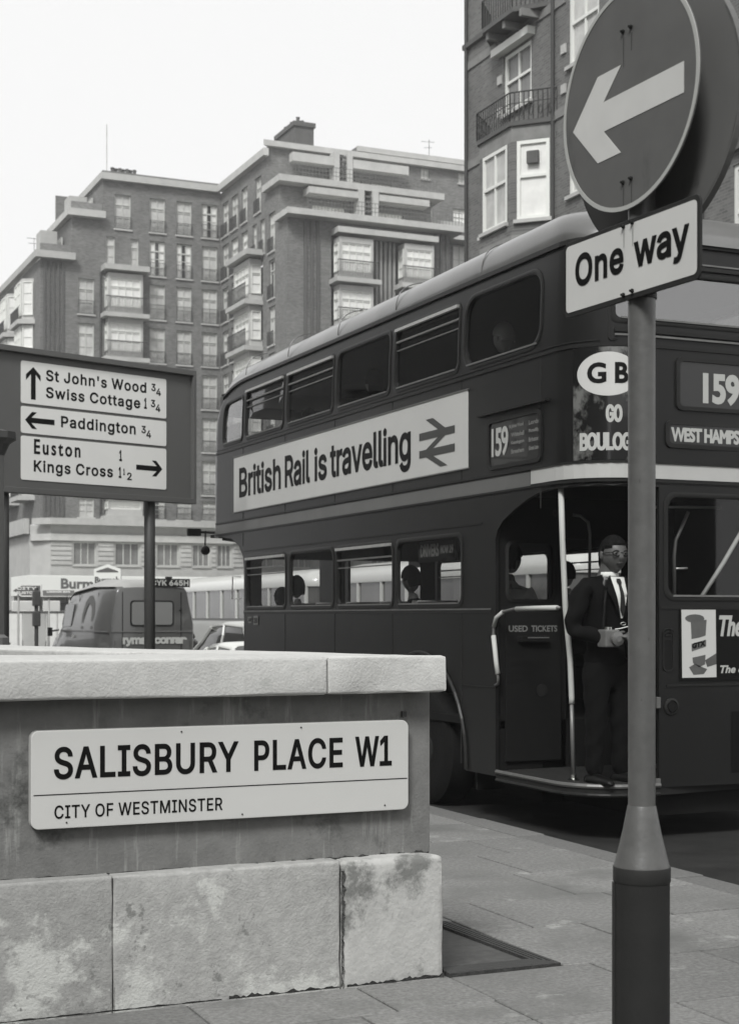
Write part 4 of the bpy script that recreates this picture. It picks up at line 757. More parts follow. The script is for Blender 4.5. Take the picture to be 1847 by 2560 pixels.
# rear blind boxes
def blind_box(s0, s1, z0, z1, name='blind_box'):
    fr_ = ring2(name, rrect(s0-.03, s1+.03, z0-.03, z1+.03, .05, 5), rrect(s0, s1, z0, z1, .035, 5), .0, .016, M['bustrim'])
    mb = MB(); mb.v = [BM(s0+(s1-s0)*k/6, z, .003) for k in range(7) for z in (z0, z1)]; mb.f = [(2*k,2*k+2,2*k+3,2*k+1) for k in range(6)]
    MB.build(mb, 'blind', M['blind'], fr_); return fr_
bb1 = blind_box(sX(6.53), sX(7.52), 3.02, 3.345); bb2 = blind_box(sX(6.44), sX(7.95), 2.745, 2.885)
bb3 = blind_box(sY(10.69), sY(9.91), 2.675, 3.01)
BT = lambda s, z, o_=.006: (lambda a, b: BM(s+a, z+b, o_))
text('number_lettering', '159', .33, .225, M['blindtext'], None, bb1, bold=.012, font='B', fn=BT(sX(6.735), 3.05), space=.95)
text('destination_lettering', 'WEST HAMPSTEAD', .845, .104, M['blindtext'], None, bb2, bold=.006, font='B', fn=BT(sX(6.458), 2.762), space=.92)
text('number_lettering', '159', .27, .225, M['blindtext'], None, bb3, bold=.007, font='B', fn=BT(sY(10.655), 2.745), space=.85)
for i, (l, r_) in enumerate((("St Johns Wood", "Lords"), ("Whitehall", "Piccadilly"), ("Kennington", "Brixton"), ("Streatham", "Green Lane"))):
    z = 2.935-.064*i; text('place_lettering', l, .20 if i else .22, .034, M['blinddim'], None, bb3, bold=.0022, font='B', fn=BT(sY(10.34)-(.03 if not i else 0), z), space=.95)
    text('place_lettering', r_, .15, .034, M['blinddim'], None, bb3, bold=.0022, font='B', fn=BT(sY(10.07), z), space=.95)
bead(3.088, sY(10.84), sY(9.76), .018, .045, M['bustrim'], 'rain_hood')
# long advert board on the nearside
mb = MB(); n = 12
adb = bead(3.016, sY(16.90), sY(11.055), .632, .010, M['ad'], 'advert_board', 16)
bead(3.336, sY(16.92), sY(11.04), .010, .016, M['alu_dark'], 'board_edge'); bead(2.697, sY(16.92), sY(11.04), .010, .016, M['alu_dark'], 'board_edge')
AT = lambda Y, z: (lambda a, b: BM(sY(Y)+a, z+b, .0125))
for st, Y, w_, hn in (('British', 16.70, 1.355, 'B'), ('Rail', 15.225, .72, 'R'), ('is', 14.385, .335, 'i'), ('travelling', 13.97, 1.85, 'l')):
    text('advert_lettering', st, w_, .335, M['adink'], None, adb, bold=.0135, hint=hn, fn=AT(Y, 2.857), space=.98)
sh1 = [(11.95,3.008),(11.95,3.072),(11.60,3.072),(11.80,3.178),(11.665,3.178),(11.455,3.072),(11.275,3.072),(11.275,3.008),(11.455,3.008),(11.71,2.922),(11.275,2.922),(11.275,2.857),(11.62,2.857),(11.41,2.755),(11.55,2.755),(11.76,2.857),(11.95,2.857),(11.95,2.922),(11.83,2.922),(11.585,3.008)]
# two-arrow symbol drawn as bars
def adpoly(P):
    V, F = sheet2d([(sY(p[0]), p[1]) for p in P], [], step=.3); MB().add([BM(v[0], v[1], .0125) for v in V], F).build('advert_symbol', M['adink2'], adb, fix=False)
adpoly([(11.95,3.008),(11.95,3.072),(11.275,3.072),(11.275,3.008)]); adpoly([(11.95,2.857),(11.95,2.922),(11.275,2.922),(11.275,2.857)])
adpoly([(11.82,3.178),(11.685,3.178),(11.45,3.071),(11.585,3.071)]); adpoly([(11.45,3.009),(11.585,3.009),(11.82,2.921),(11.685,2.921)])
adpoly([(11.68,2.858),(11.815,2.858),(11.545,2.755),(11.41,2.755)])
# corner poster
po = bus_sheet('corner_poster', [(DS+7.83,2.615),(DS+8.44,2.615),(DS+8.44,3.42),(DS+7.83,3.42)], [], M['poster'], out=.006, thick=.005, xs=[DS+7.83+.05*k for k in range(1,13)], ys=[2.8,3.0,3.2], step=.1)
ov = [(DS+8.085+.222*math.cos(2*math.pi*k/40), 3.226+.157*math.sin(2*math.pi*k/40)) for k in range(40)]
V, F = sheet2d(ov, [], xs=[DS+7.9+.05*k for k in range(9)], ys=[3.15,3.22,3.3], step=.06)
MB().add([BM(v[0], v[1], .008) for v in V], F).build('oval_plate', M['enamel'], po, fix=False)
text('oval_lettering', 'G', .135, .150, M['ink'], None, po, bold=.007, font='B', fn=BT(DS+7.938, 3.158, .0095)); text('oval_lettering', 'B', .098, .150, M['ink'], None, po, bold=.007, font='B', fn=BT(DS+8.132, 3.158, .0095))
text('poster_lettering', 'GO', .118, .128, M['blindtext'], None, po, bold=.007, fn=BT(DS+8.068, 2.880, .008), space=.95)
text('poster_lettering', 'BOULOGNE', .49, .130, M['blindtext'], None, po, bold=.007, fn=BT(DS+7.882, 2.680, .008), space=.9)
# rear panel below the lower window: advert, vent, filler cap, plate lamp
ra = bead(1.290, sX(6.53), sX(7.86), .52, .008, M['poster'], 'rear_advert', 12); ra.data.materials[0] = M['ink']
def rearpoly(P, m, name, o_=.010, par=ra):
    V, F = sheet2d([(sX(p[0]), p[1]) for p in P], [], step=.3); return MB().add([BM(v[0], v[1], o_) for v in V], F).build(name, m, par, fix=False)
rearpoly([(6.552,1.055),(6.852,1.055),(6.845,1.548),(6.545,1.548)], M['ad'], 'picture_panel')
can = []
rearpoly([(6.625,1.47),(6.765,1.475),(6.755,1.36),(6.70,1.345),(6.632,1.335)], M['adgrey'], 'can_top', .0112)
rearpoly([(6.632,1.30),(6.76,1.33),(6.76,1.28),(6.635,1.245)], M['disc'], 'can_label', .0112)
rearpoly([(6.64,1.20),(6.755,1.22),(6.75,1.15),(6.70,1.13),(6.645,1.16)], M['adgrey'], 'can_foot', .0112)
rearpoly([(6.60+.085*math.cos(t*.5)+.06, 1.485+.03*math.sin(t*.5)) for t in range(13)], M['adgrey'], 'can_lid', .0114)
rearpoly([(6.61,1.13),(6.66,1.155),(6.77,1.115),(6.74,1.08),(6.65,1.075)], M['adgrey'], 'oil_pool', .0112)
rearpoly([(6.75,1.18),(6.85,1.23),(6.85,1.15),(6.77,1.13)], M['adgrey'], 'hand_shape', .0112)
text('can_lettering', 'GTX', .115, .042, M['ink'], None, ra, bold=.004, fn=lambda a, b: BM(sX(6.637)+a, 1.262+b+a*.2, .012))
text('advert_lettering', 'The', .215, .155, M['blindtext'], None, ra, bold=.006, fn=BT(sX(6.875), 1.352, .0095), shear=.25, font='B')
text('advert_lettering', 'The oil', .26, .058, M['blindtext'], None, ra, bold=.003, fn=BT(sX(6.885), 1.083, .0095), shear=.25, font='B')
for z, r_ in ((1.385,.045),(1.37,.032),(1.355,.02)):
    MB().tube([BM(sX(6.435)+r_*math.cos(R(t)), z+.4*r_*math.sin(R(t))*1.4, .010) for t in range(10,171,20)], .004, 6).build('vent_rib', M['bustrim'], bus)
ring2('vent_surround', rrect(sX(6.39), sX(6.482), 1.10, 1.41, .04, 5), rrect(sX(6.398), sX(6.474), 1.11, 1.40, .034, 5), 0, .008, M['bustrim'])
rearpoly(rrect(6.402,6.47,1.115,1.33,.02,4), M['inside'], 'vent_slot', .003, bus)
MB().lathe([(.062,-.0),(.062,-.012),(.045,-.018),(.045,-.008)], (6.462, BY0, .85), 20, 'Y').build('filler_cap', M['bustrim'], bus)
MB().lathe([(.036,-.0),(.036,-.012)], (6.462, BY0-.008, .85), 20, 'Y').build('filler_neck', M['inside'], bus)
MB().box(6.330,6.362,BY0-.02,BY0+.02,.84,.92).build('door_catch', M['alu_dark'], bus, bevel=.004)
MB().box(6.325,6.365,BY0-.015,BY0+.01,.29,.335).build('catch_plate', M['alu_dark'], bus, bevel=.003)
rearpoly([(6.99,.35),(7.6,.35),(7.6,.80),(6.99,.80)], M['ink'], 'number_plate_recess', .006, bus)
for X_ in (7.9,): MB().lathe([(.05,0),(.05,-.02),(.03,-.035)], (X_, BY0, .52), 16, 'Y').build('rear_lamp', M['alu_dark'], bus)
# code plates on the nearside front, mirror and indicator arm
pl = MB(); 
for Y_, z_, w_, h_ in ((16.42,1.425,.13,.07), (16.23,1.405,.15,.10)):
    a = sY(Y_); MB().add([BM(a,z_,.006),BM(a+w_,z_,.006),BM(a+w_,z_+h_,.006),BM(a,z_+h_,.006)], [(0,1,2,3)]).build('code_plate', M['alu_dark'], bus)
text('code_lettering', 'AR', .10, .045, M['ink'], None, bus, bold=.003, fn=BT(sY(16.40), 1.438, .0075)); text('code_lettering', '28', .11, .06, M['ink'], None, bus, bold=.004, fn=BT(sY(16.21), 1.425, .0075))
mr = MB().tube([(5.90,17.6,2.50),(5.78,17.9,2.52),(5.68,18.03,2.53)], .016, 8).build('mirror_arm', M['ink'], bus)
MB().box(5.53,5.70,18.0,18.06,2.48,2.57).build('indicator', M['ink'], mr, bevel=.012)
MB().tube([(5.72,17.9,2.54),(5.72,17.92,2.36)], .010, 6).build('lamp_stem', M['ink'], mr)
MB().lathe([(.03,-.02),(.055,-.01),(.055,.02),(.03,.03)], (5.72,17.9,2.30), 16, 'Y').build('round_mirror', M['ink'], mr)
MB().tube([(5.72,16.60,1.95),(5.66,16.70,1.95),(5.66,16.72,1.70),(5.72,16.60,1.70)], .008, 6).build('grab_handle', M['alu'], bus)
# floors, ceilings, bulkheads
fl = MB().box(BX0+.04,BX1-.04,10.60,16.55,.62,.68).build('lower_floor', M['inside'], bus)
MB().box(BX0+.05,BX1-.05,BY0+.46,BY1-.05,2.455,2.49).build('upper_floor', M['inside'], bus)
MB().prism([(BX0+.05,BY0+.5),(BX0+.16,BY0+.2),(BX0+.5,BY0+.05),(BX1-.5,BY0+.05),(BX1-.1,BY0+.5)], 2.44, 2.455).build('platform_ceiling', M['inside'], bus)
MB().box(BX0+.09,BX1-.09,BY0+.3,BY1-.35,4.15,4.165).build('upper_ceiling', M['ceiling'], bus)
V, F = sheet2d([(5.79,.30),(6.385,.30),(6.385,2.44),(5.79,2.44)], [rrect(5.845,6.275,1.62,2.09,.06)], step=.4)
bh = MB(); n = len(V); bh.v = [(v[0],10.60,v[1]) for v in V]+[(v[0],10.64,v[1]) for v in V]; bh.f = list(F)+[tuple(i+n for i in reversed(f)) for f in F]
bh.build('nearside_bulkhead', M['inside'], bus)
MB().box(7.15,8.12,10.60,10.64,.30,2.44).build('offside_bulkhead', M['inside'], bus)
MB().box(6.386,7.149,10.60,10.64,2.12,2.44).build('door_header', M['inside'], bus)
V, F = sheet2d([(5.79,.62),(8.15,.62),(8.15,2.44),(5.79,2.44)], [rrect(5.95,6.85,1.60,2.15,.05), rrect(6.98,7.95,1.60,2.15,.05)], step=.6)
MB().add([(v[0],16.53,v[1]) for v in V], F).build('front_bulkhead', M['inside'], bus)
bf = MB(); Pq = rrect(5.835,6.285,1.61,2.10,.07,6); Pi = rrect(5.86,6.26,1.635,2.075,.06,6); n = len(Pq)
bf.v = [(p[0],10.595,p[1]) for p in Pq]+[(p[0],10.585,p[1]) for p in Pi]; bf.f = [(i,(i+1)%n,n+(i+1)%n,n+i) for i in range(n)]
bw_ = bf.build('bulkhead_window', M['bustrim'], bus)
MB().add([(p[0],10.62,p[1]) for p in Pq], [tuple(range(n))]).build('glass', M['glass'], bw_)
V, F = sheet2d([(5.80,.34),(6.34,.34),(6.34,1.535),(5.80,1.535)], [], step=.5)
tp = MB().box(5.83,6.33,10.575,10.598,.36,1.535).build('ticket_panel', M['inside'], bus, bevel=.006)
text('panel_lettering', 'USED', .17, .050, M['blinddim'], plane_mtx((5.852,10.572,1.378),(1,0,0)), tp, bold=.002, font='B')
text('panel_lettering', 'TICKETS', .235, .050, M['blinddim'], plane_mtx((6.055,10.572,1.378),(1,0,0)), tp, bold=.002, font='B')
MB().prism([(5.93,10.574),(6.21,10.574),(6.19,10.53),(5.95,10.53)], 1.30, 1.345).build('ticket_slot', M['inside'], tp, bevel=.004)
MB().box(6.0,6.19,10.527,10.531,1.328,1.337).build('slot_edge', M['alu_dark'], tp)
MB().lathe([(.05,0),(.05,-.006),(.03,-.008)], (6.152,10.574,.915), 20, 'Y').build('oval_plate', M['bustrim'], tp, mtx=None)
text('notice_lettering', 'O', .05, .06, M['bustrim'], plane_mtx((6.26,10.596,2.29),(1,0,0)), bus, bold=.006)
# platform
pl_out = []
for k in range(0, 15):
    s = sE+(LS+QA+.19-sE)*k/14; p_ = bp(s, .02); pl_out.append(p_)
for k in range(1, 6): pass
PFL = [(BX0-.01,10.57)]+[bp(sE+.04+(sX(6.36)-sE-.04)*k/22, -.012) for k in range(23)]+[(6.365,BY0),(8.1,BY0+.2),(8.1,10.6)]
MB().prism(PFL, .215, .292).build('platform', M['bustrim'], bus)
edge = MB().tube([(x_,y_,.288) for x_,y_ in PFL[1:24]], .018, 8).build('platform_edge', M['alu_dark'], bus)
MB().tube([(x_,y_,.225) for x_,y_ in PFL[1:24]], .014, 8).build('platform_rail', M['bustrim'], bus)
x_ = 5.80
while x_ < 6.95:
    y0_ = BY0+.07 if x_ > 6.17 else (BY0+BR)-math.sqrt(max(0, BR**2-(BX0+BR-x_)**2))+.07
    MB().box(x_, x_+.022, y0_, 10.565, .292, .300).build('floor_slat', M['platform'], bus); x_ += .038
gp = MB().tube([(5.905,9.69,.295),(5.894,9.69,.60),(5.887,9.69,.87)], .0155, 12).build('grab_pole', M['alu_dark'], bus, smooth=True)
MB().tube([(5.887,9.69,.86),(5.888,9.69,.90),(5.874,9.69,1.186),(5.835,9.69,1.559),(5.809,9.69,2.055),(5.797,9.69,2.44)], .021, 12).build('grip', M['white_grip'], gp, smooth=True)
MB().lathe([(.045,.292),(.045,.306),(.022,.318),(.022,.34)], (5.905,9.69,0), 16).build('pole_foot', M['chrome'], gp)
# white ribbed handrail curving round the ticket panel
hr = [(5.735,9.60,1.562),(5.735,9.95,1.56),(5.735,10.27,1.556),(5.735,10.45,1.535),(5.735,10.56,1.49),(5.735,10.60,1.42),(5.735,10.605,1.36),(5.735,10.55,1.10),(5.735,10.53,1.02),(5.74,10.54,.975),(5.76,10.62,.960)]
h0 = MB().tube(hr, .012, 10).build('hand_rail', M['alu_dark'], bus, smooth=True)
MB().tube([(5.735,9.64,1.562),(5.735,9.95,1.56),(5.735,10.24,1.556)], .019, 10).build('grip', M['white_grip'], h0, smooth=True)
MB().tube([(5.735,10.604,1.35),(5.735,10.56,1.14),(5.735,10.535,1.05)], .019, 10).build('grip', M['white_grip'], h0, smooth=True)
MB().tube(hr[3:6], .016, 10).build('grip', M['white_grip'], h0, smooth=True)
MB().tube([(6.48,10.4,1.62),(6.485,10.4,2.15),(6.47,10.4,2.24),(6.40,10.4,2.29),(6.36,10.45,2.30)], .012, 8).build('inner_rail', M['alu_dark'], bus, smooth=True)
MB().tube([(6.35,9.55,2.30),(6.6,9.55,2.31),(7.1,9.55,2.32)], .010, 8).build('ceiling_rail', M['alu'], bus, smooth=True)
# staircase and rails seen through the rear window
st = MB().box(7.42,7.45,9.45,10.6,.30,2.44).build('stair_panel', M['inside'], bus)
for k in range(7): MB().box(7.46,8.1,9.7+k*.13,9.85+k*.13,.30+k*.27,.34+k*.27).build('stair_tread', M['platform'], bus)
MB().tube([(6.62,9.45,1.55),(6.615,9.45,1.95),(6.63,9.45,2.06),(6.74,9.45,2.27)], .013, 8).build('rear_rail', M['alu_dark'], bus, smooth=True)
MB().tube([(6.62,9.45,1.85),(6.73,9.45,1.855)], .009, 8).build('rail_stay', M['alu'], bus, smooth=True)
MB().tube([(6.79,9.40,1.60),(7.02,9.40,1.90),(7.30,9.40,2.30)], .017, 8).build('stair_rail', M['white_grip'], bus, smooth=True)
MB().box(6.44,6.48,9.36,9.40,1.66,2.02).build('window_pull', M['alu_dark'], bus, bevel=.01)
# seats
def seat_bench(x0, x1, y, z, h=.5):
    b = MB().box(x0,x1,y-.0,y+.42,z+.36,z+.48).build('seat', M['seat'], bus, bevel=.03)
    MB().box(x0,x1,y-.10,y-.01,z+.40,z+.40+h).build('backrest', M['seat'], b, bevel=.035)
    MB().tube([(x0+.03,y-.055,z+.42+h-.06),(x0+.03,y-.055,z+.42+h+.03),(x1-.03,y-.055,z+.42+h+.03),(x1-.03,y-.055,z+.42+h-.06)], .012, 6).build('grab_rail', M['alu_dark'], b, smooth=True)
for y in (11.5, 12.3, 13.1, 13.9, 14.7, 15.5):
    seat_bench(5.83, 6.68, y, .68); seat_bench(7.26, 8.11, y, .68)
for y in (10.2, 11.0, 11.8, 12.6, 13.4, 14.2, 15.0, 15.8, 16.6):
    seat_bench(5.86, 6.72, y, 2.49, .48)
    if y > 11.2: seat_bench(7.26, 8.08, y, 2.49, .48)
for w in LW[:1]: pass
c_ = MB().box(5.84,5.85,11.45,11.95,2.03,2.15)
nb = MB().box(5.80,5.806,11.38,12.10,1.965,2.15).build('window_bill', M['ink'], bus)
text('bill_lettering', 'DRIVERS', .36, .11, M['blinddim'], plane_mtx((5.797,12.05,2.01),(0,-1,0)), nb, bold=.006); text('bill_lettering', 'NOW 29', .24, .07, M['blinddim'], plane_mtx((5.797,11.66,2.03),(0,-1,0)), nb, bold=.004)
# wheels
def wheel(x, y, side, par):
    r = .48; wz = ROADZ+r; d = -side
    t = MB().lathe([(.30,-.13),(.42,-.14),(.47,-.11),(.482,-.05),(.482,.05),(.47,.11),(.42,.14),(.30,.13)], (x,y,wz), 40, 'X').build('wheel', M['tyre'], par); autosmooth(t)
    p = [(.29,d*.10),(.275,d*.06),(.20,d*.03),(.17,d*.06),(.12,d*.13),(.05,d*.15),(.03,d*.15)]
    h = MB().lathe(p, (x,y,wz), 32, 'X').build('rim', M['bustrim'], t); autosmooth(h)
    for k in range(10): MB().lathe([(.013,0),(.013,d*.03)], (x+d*.04, y+.225*math.cos(k*.628), wz+.225*math.sin(k*.628)), 6, 'X').build('wheel_nut', M['alu_dark'], t)
wheel(BX0+.19, 11.95, 1, bus); wheel(BX1-.19, 11.95, -1, bus); wheel(BX0+.19, 16.95, 1, bus); wheel(BX1-.19, 16.95, -1, bus)
MB().box(BX0+.42,BX1-.42,10.6,16.5,.02,.62).build('chassis', M['inside'], bus)
MB().box(BX0+.33,BX0+.36,10.95,12.9,.2,1.3).build('arch_liner', M['inside'], bus)
MB().box(BX0+.05,BX0+.30,11.0,11.03,.10,.42).build('mud_flap', M['rubber'], bus)
MB().box(6.3,7.6,9.4,10.5,.05,.21).build('under_platform', M['inside'], bus)
# bonnet, nearside wing and cab
MB().prism([(6.05,16.6),(7.0,16.6),(6.92,17.6),(6.2,17.6)], .35, 1.32).build('bonnet', M['bus'], bus, bevel=.08)
MB().tube([(BX0+.19,16.35,.35),(BX0+.19,16.42,.72),(BX0+.19,16.68,.92),(BX0+.19,17.0,.96),(BX0+.19,17.35,.85),(BX0+.19,17.5,.5)], .15, 8).build('front_wing', M['bus'], bus, smooth=True)
MB().box(7.05,7.08,16.6,17.5,.35,2.44).build('cab_wall', M['bus'], bus)
MB().prism([(5.80,16.58),(5.80,17.5),(6.1,17.86),(7.85,17.86),(8.13,17.5),(8.13,16.58)], 2.405, 2.452).build('canopy_soffit', M['inside'], bus)
adopt(bus)
# ------------------------------------------------------------------ people
def skin_mesh(joints, edges, radii, root, sub=2):
    me = bpy.data.meshes.new('s'); me.from_pydata(joints, edges, []); o = bpy.data.objects.new('s', me); COL.objects.link(o)
    o.modifiers.new('k', 'SKIN'); 
    if not me.skin_vertices: me.attributes.new
    bm = bmesh.new(); bm.from_mesh(me); l = bm.verts.layers.skin.verify(); bm.verts.ensure_lookup_table()
    for i, v in enumerate(bm.verts):
        r = radii[i]; v[l].radius = r if isinstance(r, tuple) else (r, r); v[l].use_root = (i == root)
    bm.to_mesh(me); bm.free()
    s = o.modifiers.new('b', 'SUBSURF'); s.levels = sub; s.render_levels = sub
    dg = bpy.context.evaluated_depsgraph_get(); me2 = bpy.data.meshes.new_from_object(o.evaluated_get(dg))
    bpy.data.objects.remove(o)
    for p in me2.polygons: p.use_smooth = True
    return me2
class Sk:
    def __init__(s): s.j = []; s.e = []; s.r = []
    def chain(s, pts, rs, start=None):
        prev = start; ids = []
        for p, r in zip(pts, rs):
            s.j.append(tuple(p)); s.r.append(r); i = len(s.j)-1
            if prev is not None: s.e.append((prev, i))
            prev = i; ids.append(i)
        return ids
    def mesh(s, root=0, sub=2): return skin_mesh(s.j, s.e, s.r, root, sub)
def head_mesh(c, yaw=0.0, pitch=0.0, sc=1.0, face=True):
    """head looking along +Y; width .155, depth .19, height .235"""
    me = bpy.data.meshes.new('h'); bm = bmesh.new(); bmesh.ops.create_uvsphere(bm, u_segments=32, v_segments=24, radius=1)
    for v in bm.verts:
        x, y, z = v.co; X_, Y_, Z_ = x*.076, y*.094, z*.118
        if z < 0: X_ *= 1-.30*z*z*(1 if y > -.3 else .6); 
        if z < -.2 and y < 0: Y_ *= .80
        if z < -.3 and y > 0: Y_ *= 1-.05*abs(z)
        if y > .45:                                    # face relief
            if abs(x) < .17 and -.30 < z < .08: Y_ += .022*(1-abs(x)/.17)*min(1, (.08-z)/.28)
            if abs(abs(x)-.38) < .20 and abs(z-.04) < .12: Y_ -= .010*(1-abs(abs(x)-.38)/.2)
            if abs(x) < .32 and abs(z+.47) < .07: Y_ += .007
            if abs(x) < .30 and abs(z+.40) < .03: Y_ -= .002
            if abs(x) < .5 and abs(z-.18) < .07: Y_ += .004
            if abs(x) < .25 and z < -.72: Y_ += .010
        v.co = Vector((X_, Y_, Z_))
    for sx_ in (-1, 1):
        r = bmesh.ops.create_uvsphere(bm, u_segments=10, v_segments=8, radius=1)
        for v in r['verts']: v.co = Vector((sx_*.077+v.co.x*.010, -.006+v.co.y*.018, -.002+v.co.z*.032))
    m_ = Matrix.Translation(c) @ Matrix.Rotation(yaw, 4, 'Z') @ Matrix.Rotation(pitch, 4, 'X') @ Matrix.Scale(sc, 4)
    bm.transform(m_); bm.to_mesh(me); bm.free()
    for p in me.polygons: p.use_smooth = True
    return me, m_
def join_meshes(name, meshes, m, parent):
    bm = bmesh.new()
    for me in meshes: bm.from_mesh(me); bpy.data.meshes.remove(me)
    me = bpy.data.meshes.new(name); bm.to_mesh(me); bm.free()
    for p in me.polygons: p.use_smooth = True
    me.materials.clear(); return link(name, me, m, parent)
def hair_mesh(m_, m, parent, long=0.0, vol=1.06, front=.42):
    me = bpy.data.meshes.new('hair'); bm = bmesh.new(); bmesh.ops.create_uvsphere(bm, u_segments=28, v_segments=20, radius=1)
    for v in bm.verts:
        x, y, z = v.co; v.co = Vector((x*.079*vol*1.02, y*.097*vol-.004, z*.120*vol+.004))*(1+rnd.uniform(-.012,.012))
        if y < 0 and z < -.2: v.co.y *= 1+long*.1; v.co.z -= long*.05
    bm.verts.ensure_lookup_table()
    kill = [v for v in bm.verts if (v.co.y > .018 and v.co.z < .118*front-abs(v.co.x)*.45) or (v.co.y > .005 and v.co.z < .02-(.10*long)) or (v.co.y > -.03 and v.co.z < -.01-.04*long) or v.co.z < (-.05-.08*long)]
    bmesh.ops.delete(bm, geom=kill, context='VERTS'); bm.transform(m_); bm.to_mesh(me); bm.free()
    for p in me.polygons: p.use_smooth = True
    o = link('hair', me, m, parent); sd_ = o.modifiers.new('t', 'SOLIDIFY'); sd_.thickness = .012; return o
def hand(sk, wrist, d, palm_n, start, curl=0.6, s=1.0, side=1):
    """wrist pos, d direction of the fingers, palm_n palm normal"""
    d = Vector(d).normalized(); n = Vector(palm_n).normalized(); w = d.cross(n).normalized()*side; wrist = Vector(wrist)
    p = sk.chain([wrist+d*.035*s, wrist+d*.075*s], [(.026*s,.016*s), (.030*s,.014*s)], start)
    for k, (o, L) in enumerate(((-.030,.062),(-.010,.074),(.010,.070),(.029,.056))):
        b = wrist+d*.088*s+w*o*s; a1 = (d*math.cos(curl*.5)+n*math.sin(curl*.5)); a2 = (d*math.cos(curl*1.2)+n*math.sin(curl*1.2)); a3 = (d*math.cos(curl*1.8)+n*math.sin(curl*1.8))
        sk.chain([b, b+a1*L*.45*s, b+(a1*.45+a2*.32)*L*s, b+(a1*.45+a2*.32+a3*.23)*L*s], [.0095*s,.0088*s,.0080*s,.0070*s], p[1])
    tb = wrist+d*.030*s-w*.028*s; td = (d*.75-w*.55+n*.35).normalized()
    sk.chain([tb, tb+td*.030*s, tb+(td*.055+n*.008)*s], [.012*s,.0105*s,.0085*s], p[0])
# conductor standing on the platform
fd = at(1, 0)-at(1, 0)
def world_dir(l, d): return Vector((S_*d+C_*l, C_*d-S_*l, 0)).normalized()
fwd = world_dir(.50, -.86); rz = math.atan2(-fwd.x, fwd.y)
cond = empty('person', (6.085, 9.52, .296), rz, label='bus conductor in dark suit, tie and glasses standing on the open rear platform', cat='person')
cond.scale = (1.08, 1.08, 1.0)
sk = Sk()
sp = sk.chain([(0,0,.93),(0,.0,1.08),(0,.005,1.26),(0,-.005,1.42),(0,0,1.50),(0,.018,1.58),(0,.03,1.64)], [(.12,.09),(.11,.08),(.13,.09),(.10,.07),(.062,.062),(.060,.062),(.062,.066)])
ra = sk.chain([(-.16,0,1.43),(-.235,-.06,1.25),(-.285,-.10,1.085),(-.225,.03,.975),(-.160,.125,.895)], [.05,.042,.036,.033,.024], sp[3])
hand(sk, (-.160,.125,.895), (.40,.60,-.65), (.55,-.25,-.6), ra[-1], .55, 1.05, 1)
la = sk.chain([(.16,0,1.43),(.24,-.03,1.25),(.275,-.03,1.10),(.20,.12,1.06),(.12,.22,1.06)], [.05,.042,.036,.033,.024], sp[3])
hand(sk, (.12,.22,1.06), (-.8,.5,.0), (-.3,-.6,-.5), la[-1], .8, 1.05, -1)
for sx_ in (-1, 1): sk.chain([(sx_*.09,0,.86),(sx_*.10,.015,.50),(sx_*.105,-.0,.16),(sx_*.11,.02,.09)], [.075,.052,.034,.028], sp[0])
hm, hmx = head_mesh(Vector((-.012,.05,1.648)), yaw=R(-10), sc=1.15)
body = join_meshes('body', [sk.mesh(0, 2), hm], M['skin_dark'], cond)
hair_mesh(hmx, M['hair'], cond, .5, 1.035, .50)
jk = Sk(); t_ = jk.chain([(0,-.005,.80),(0,0,.92),(0,0,1.08),(0,.0,1.26),(0,-.012,1.40),(0,-.02,1.465)], [(.185,.125),(.180,.125),(.158,.115),(.185,.125),(.165,.095),(.085,.06)])
r1 = jk.chain([(-.165,-.01,1.425),(-.215,-.04,1.32),(-.25,-.07,1.20),(-.288,-.10,1.085),(-.245,-.01,1.00),(-.182,.09,.92)], [.078,.074,.066,.062,.060,.047], t_[4])
jk.chain([(.165,-.01,1.425),(.22,-.03,1.32),(.255,-.03,1.20),(.275,-.03,1.10),(.20,.12,1.06),(.135,.20,1.06)], [.078,.074,.066,.062,.058,.047], t_[4])
jm = jk.mesh(0, 2)
for v in jm.vertices:                                  # cloth folds
    v.co += v.normal*(.006*math.sin(v.co.z*46+v.co.x*31)+.005*math.sin(v.co.z*27-v.co.y*40))
link('jacket', jm, M['suit'], cond)
tr = Sk(); p_ = tr.chain([(0,0,.98),(0,0,.87)], [(.165,.115),(.165,.12)])
for sx_ in (-1, 1): tr.chain([(sx_*.10,.0,.74),(sx_*.105,.015,.50),(sx_*.11,0,.26),(sx_*.112,.0,.035)], [.098,.080,.068,.058], p_[1])
tm = tr.mesh(0, 2)
for v in tm.vertices: v.co += v.normal*.005*math.sin(v.co.z*38+v.co.x*60)
link('trousers', tm, M['suit'], cond)
# shirt front, collar, lapels and tie follow the chest
def chest(x, z, o_=0.0):
    f = max(0, 1-(x/.19)**2); zz = (z-1.08)/.4
    return Vector((x, (.115+.018*math.sin(min(1, max(0, zz))*3.14)-.045*max(0, z-1.36)/.1*.6)*math.sqrt(f)+.012+o_, z))
shp = [(-.055,1.485),(-.040,1.38),(-.006,1.20),(.006,1.20),(.046,1.38),(.055,1.485)]
def chest_patch(name, P, m, o_, th=.004):
    V, F = sheet2d(P, [], xs=[-.08+.02*k for k in range(9)], ys=[1.1+.04*k for k in range(11)], step=.03)
    a = [chest(v[0], v[1], o_) for v in V]; b = [q-Vector((0,th,0)) for q in a]; n = len(a)
    return MB().add(a+b, list(F)+[tuple(i+n for i in reversed(f)) for f in F]).build(name, m, cond, smooth=True)
sh_ = chest_patch('shirt', [(-.062,1.487),(-.050,1.37),(-.007,1.19),(.007,1.19),(.052,1.37),(.062,1.487)], M['shirt'], .010)
chest_patch('tie', [(-.014,1.475),(-.020,1.45),(-.010,1.43),(-.022,1.25),(.0,1.20),(.022,1.25),(.010,1.43),(.020,1.45),(.014,1.475)], M['tie'], .018)
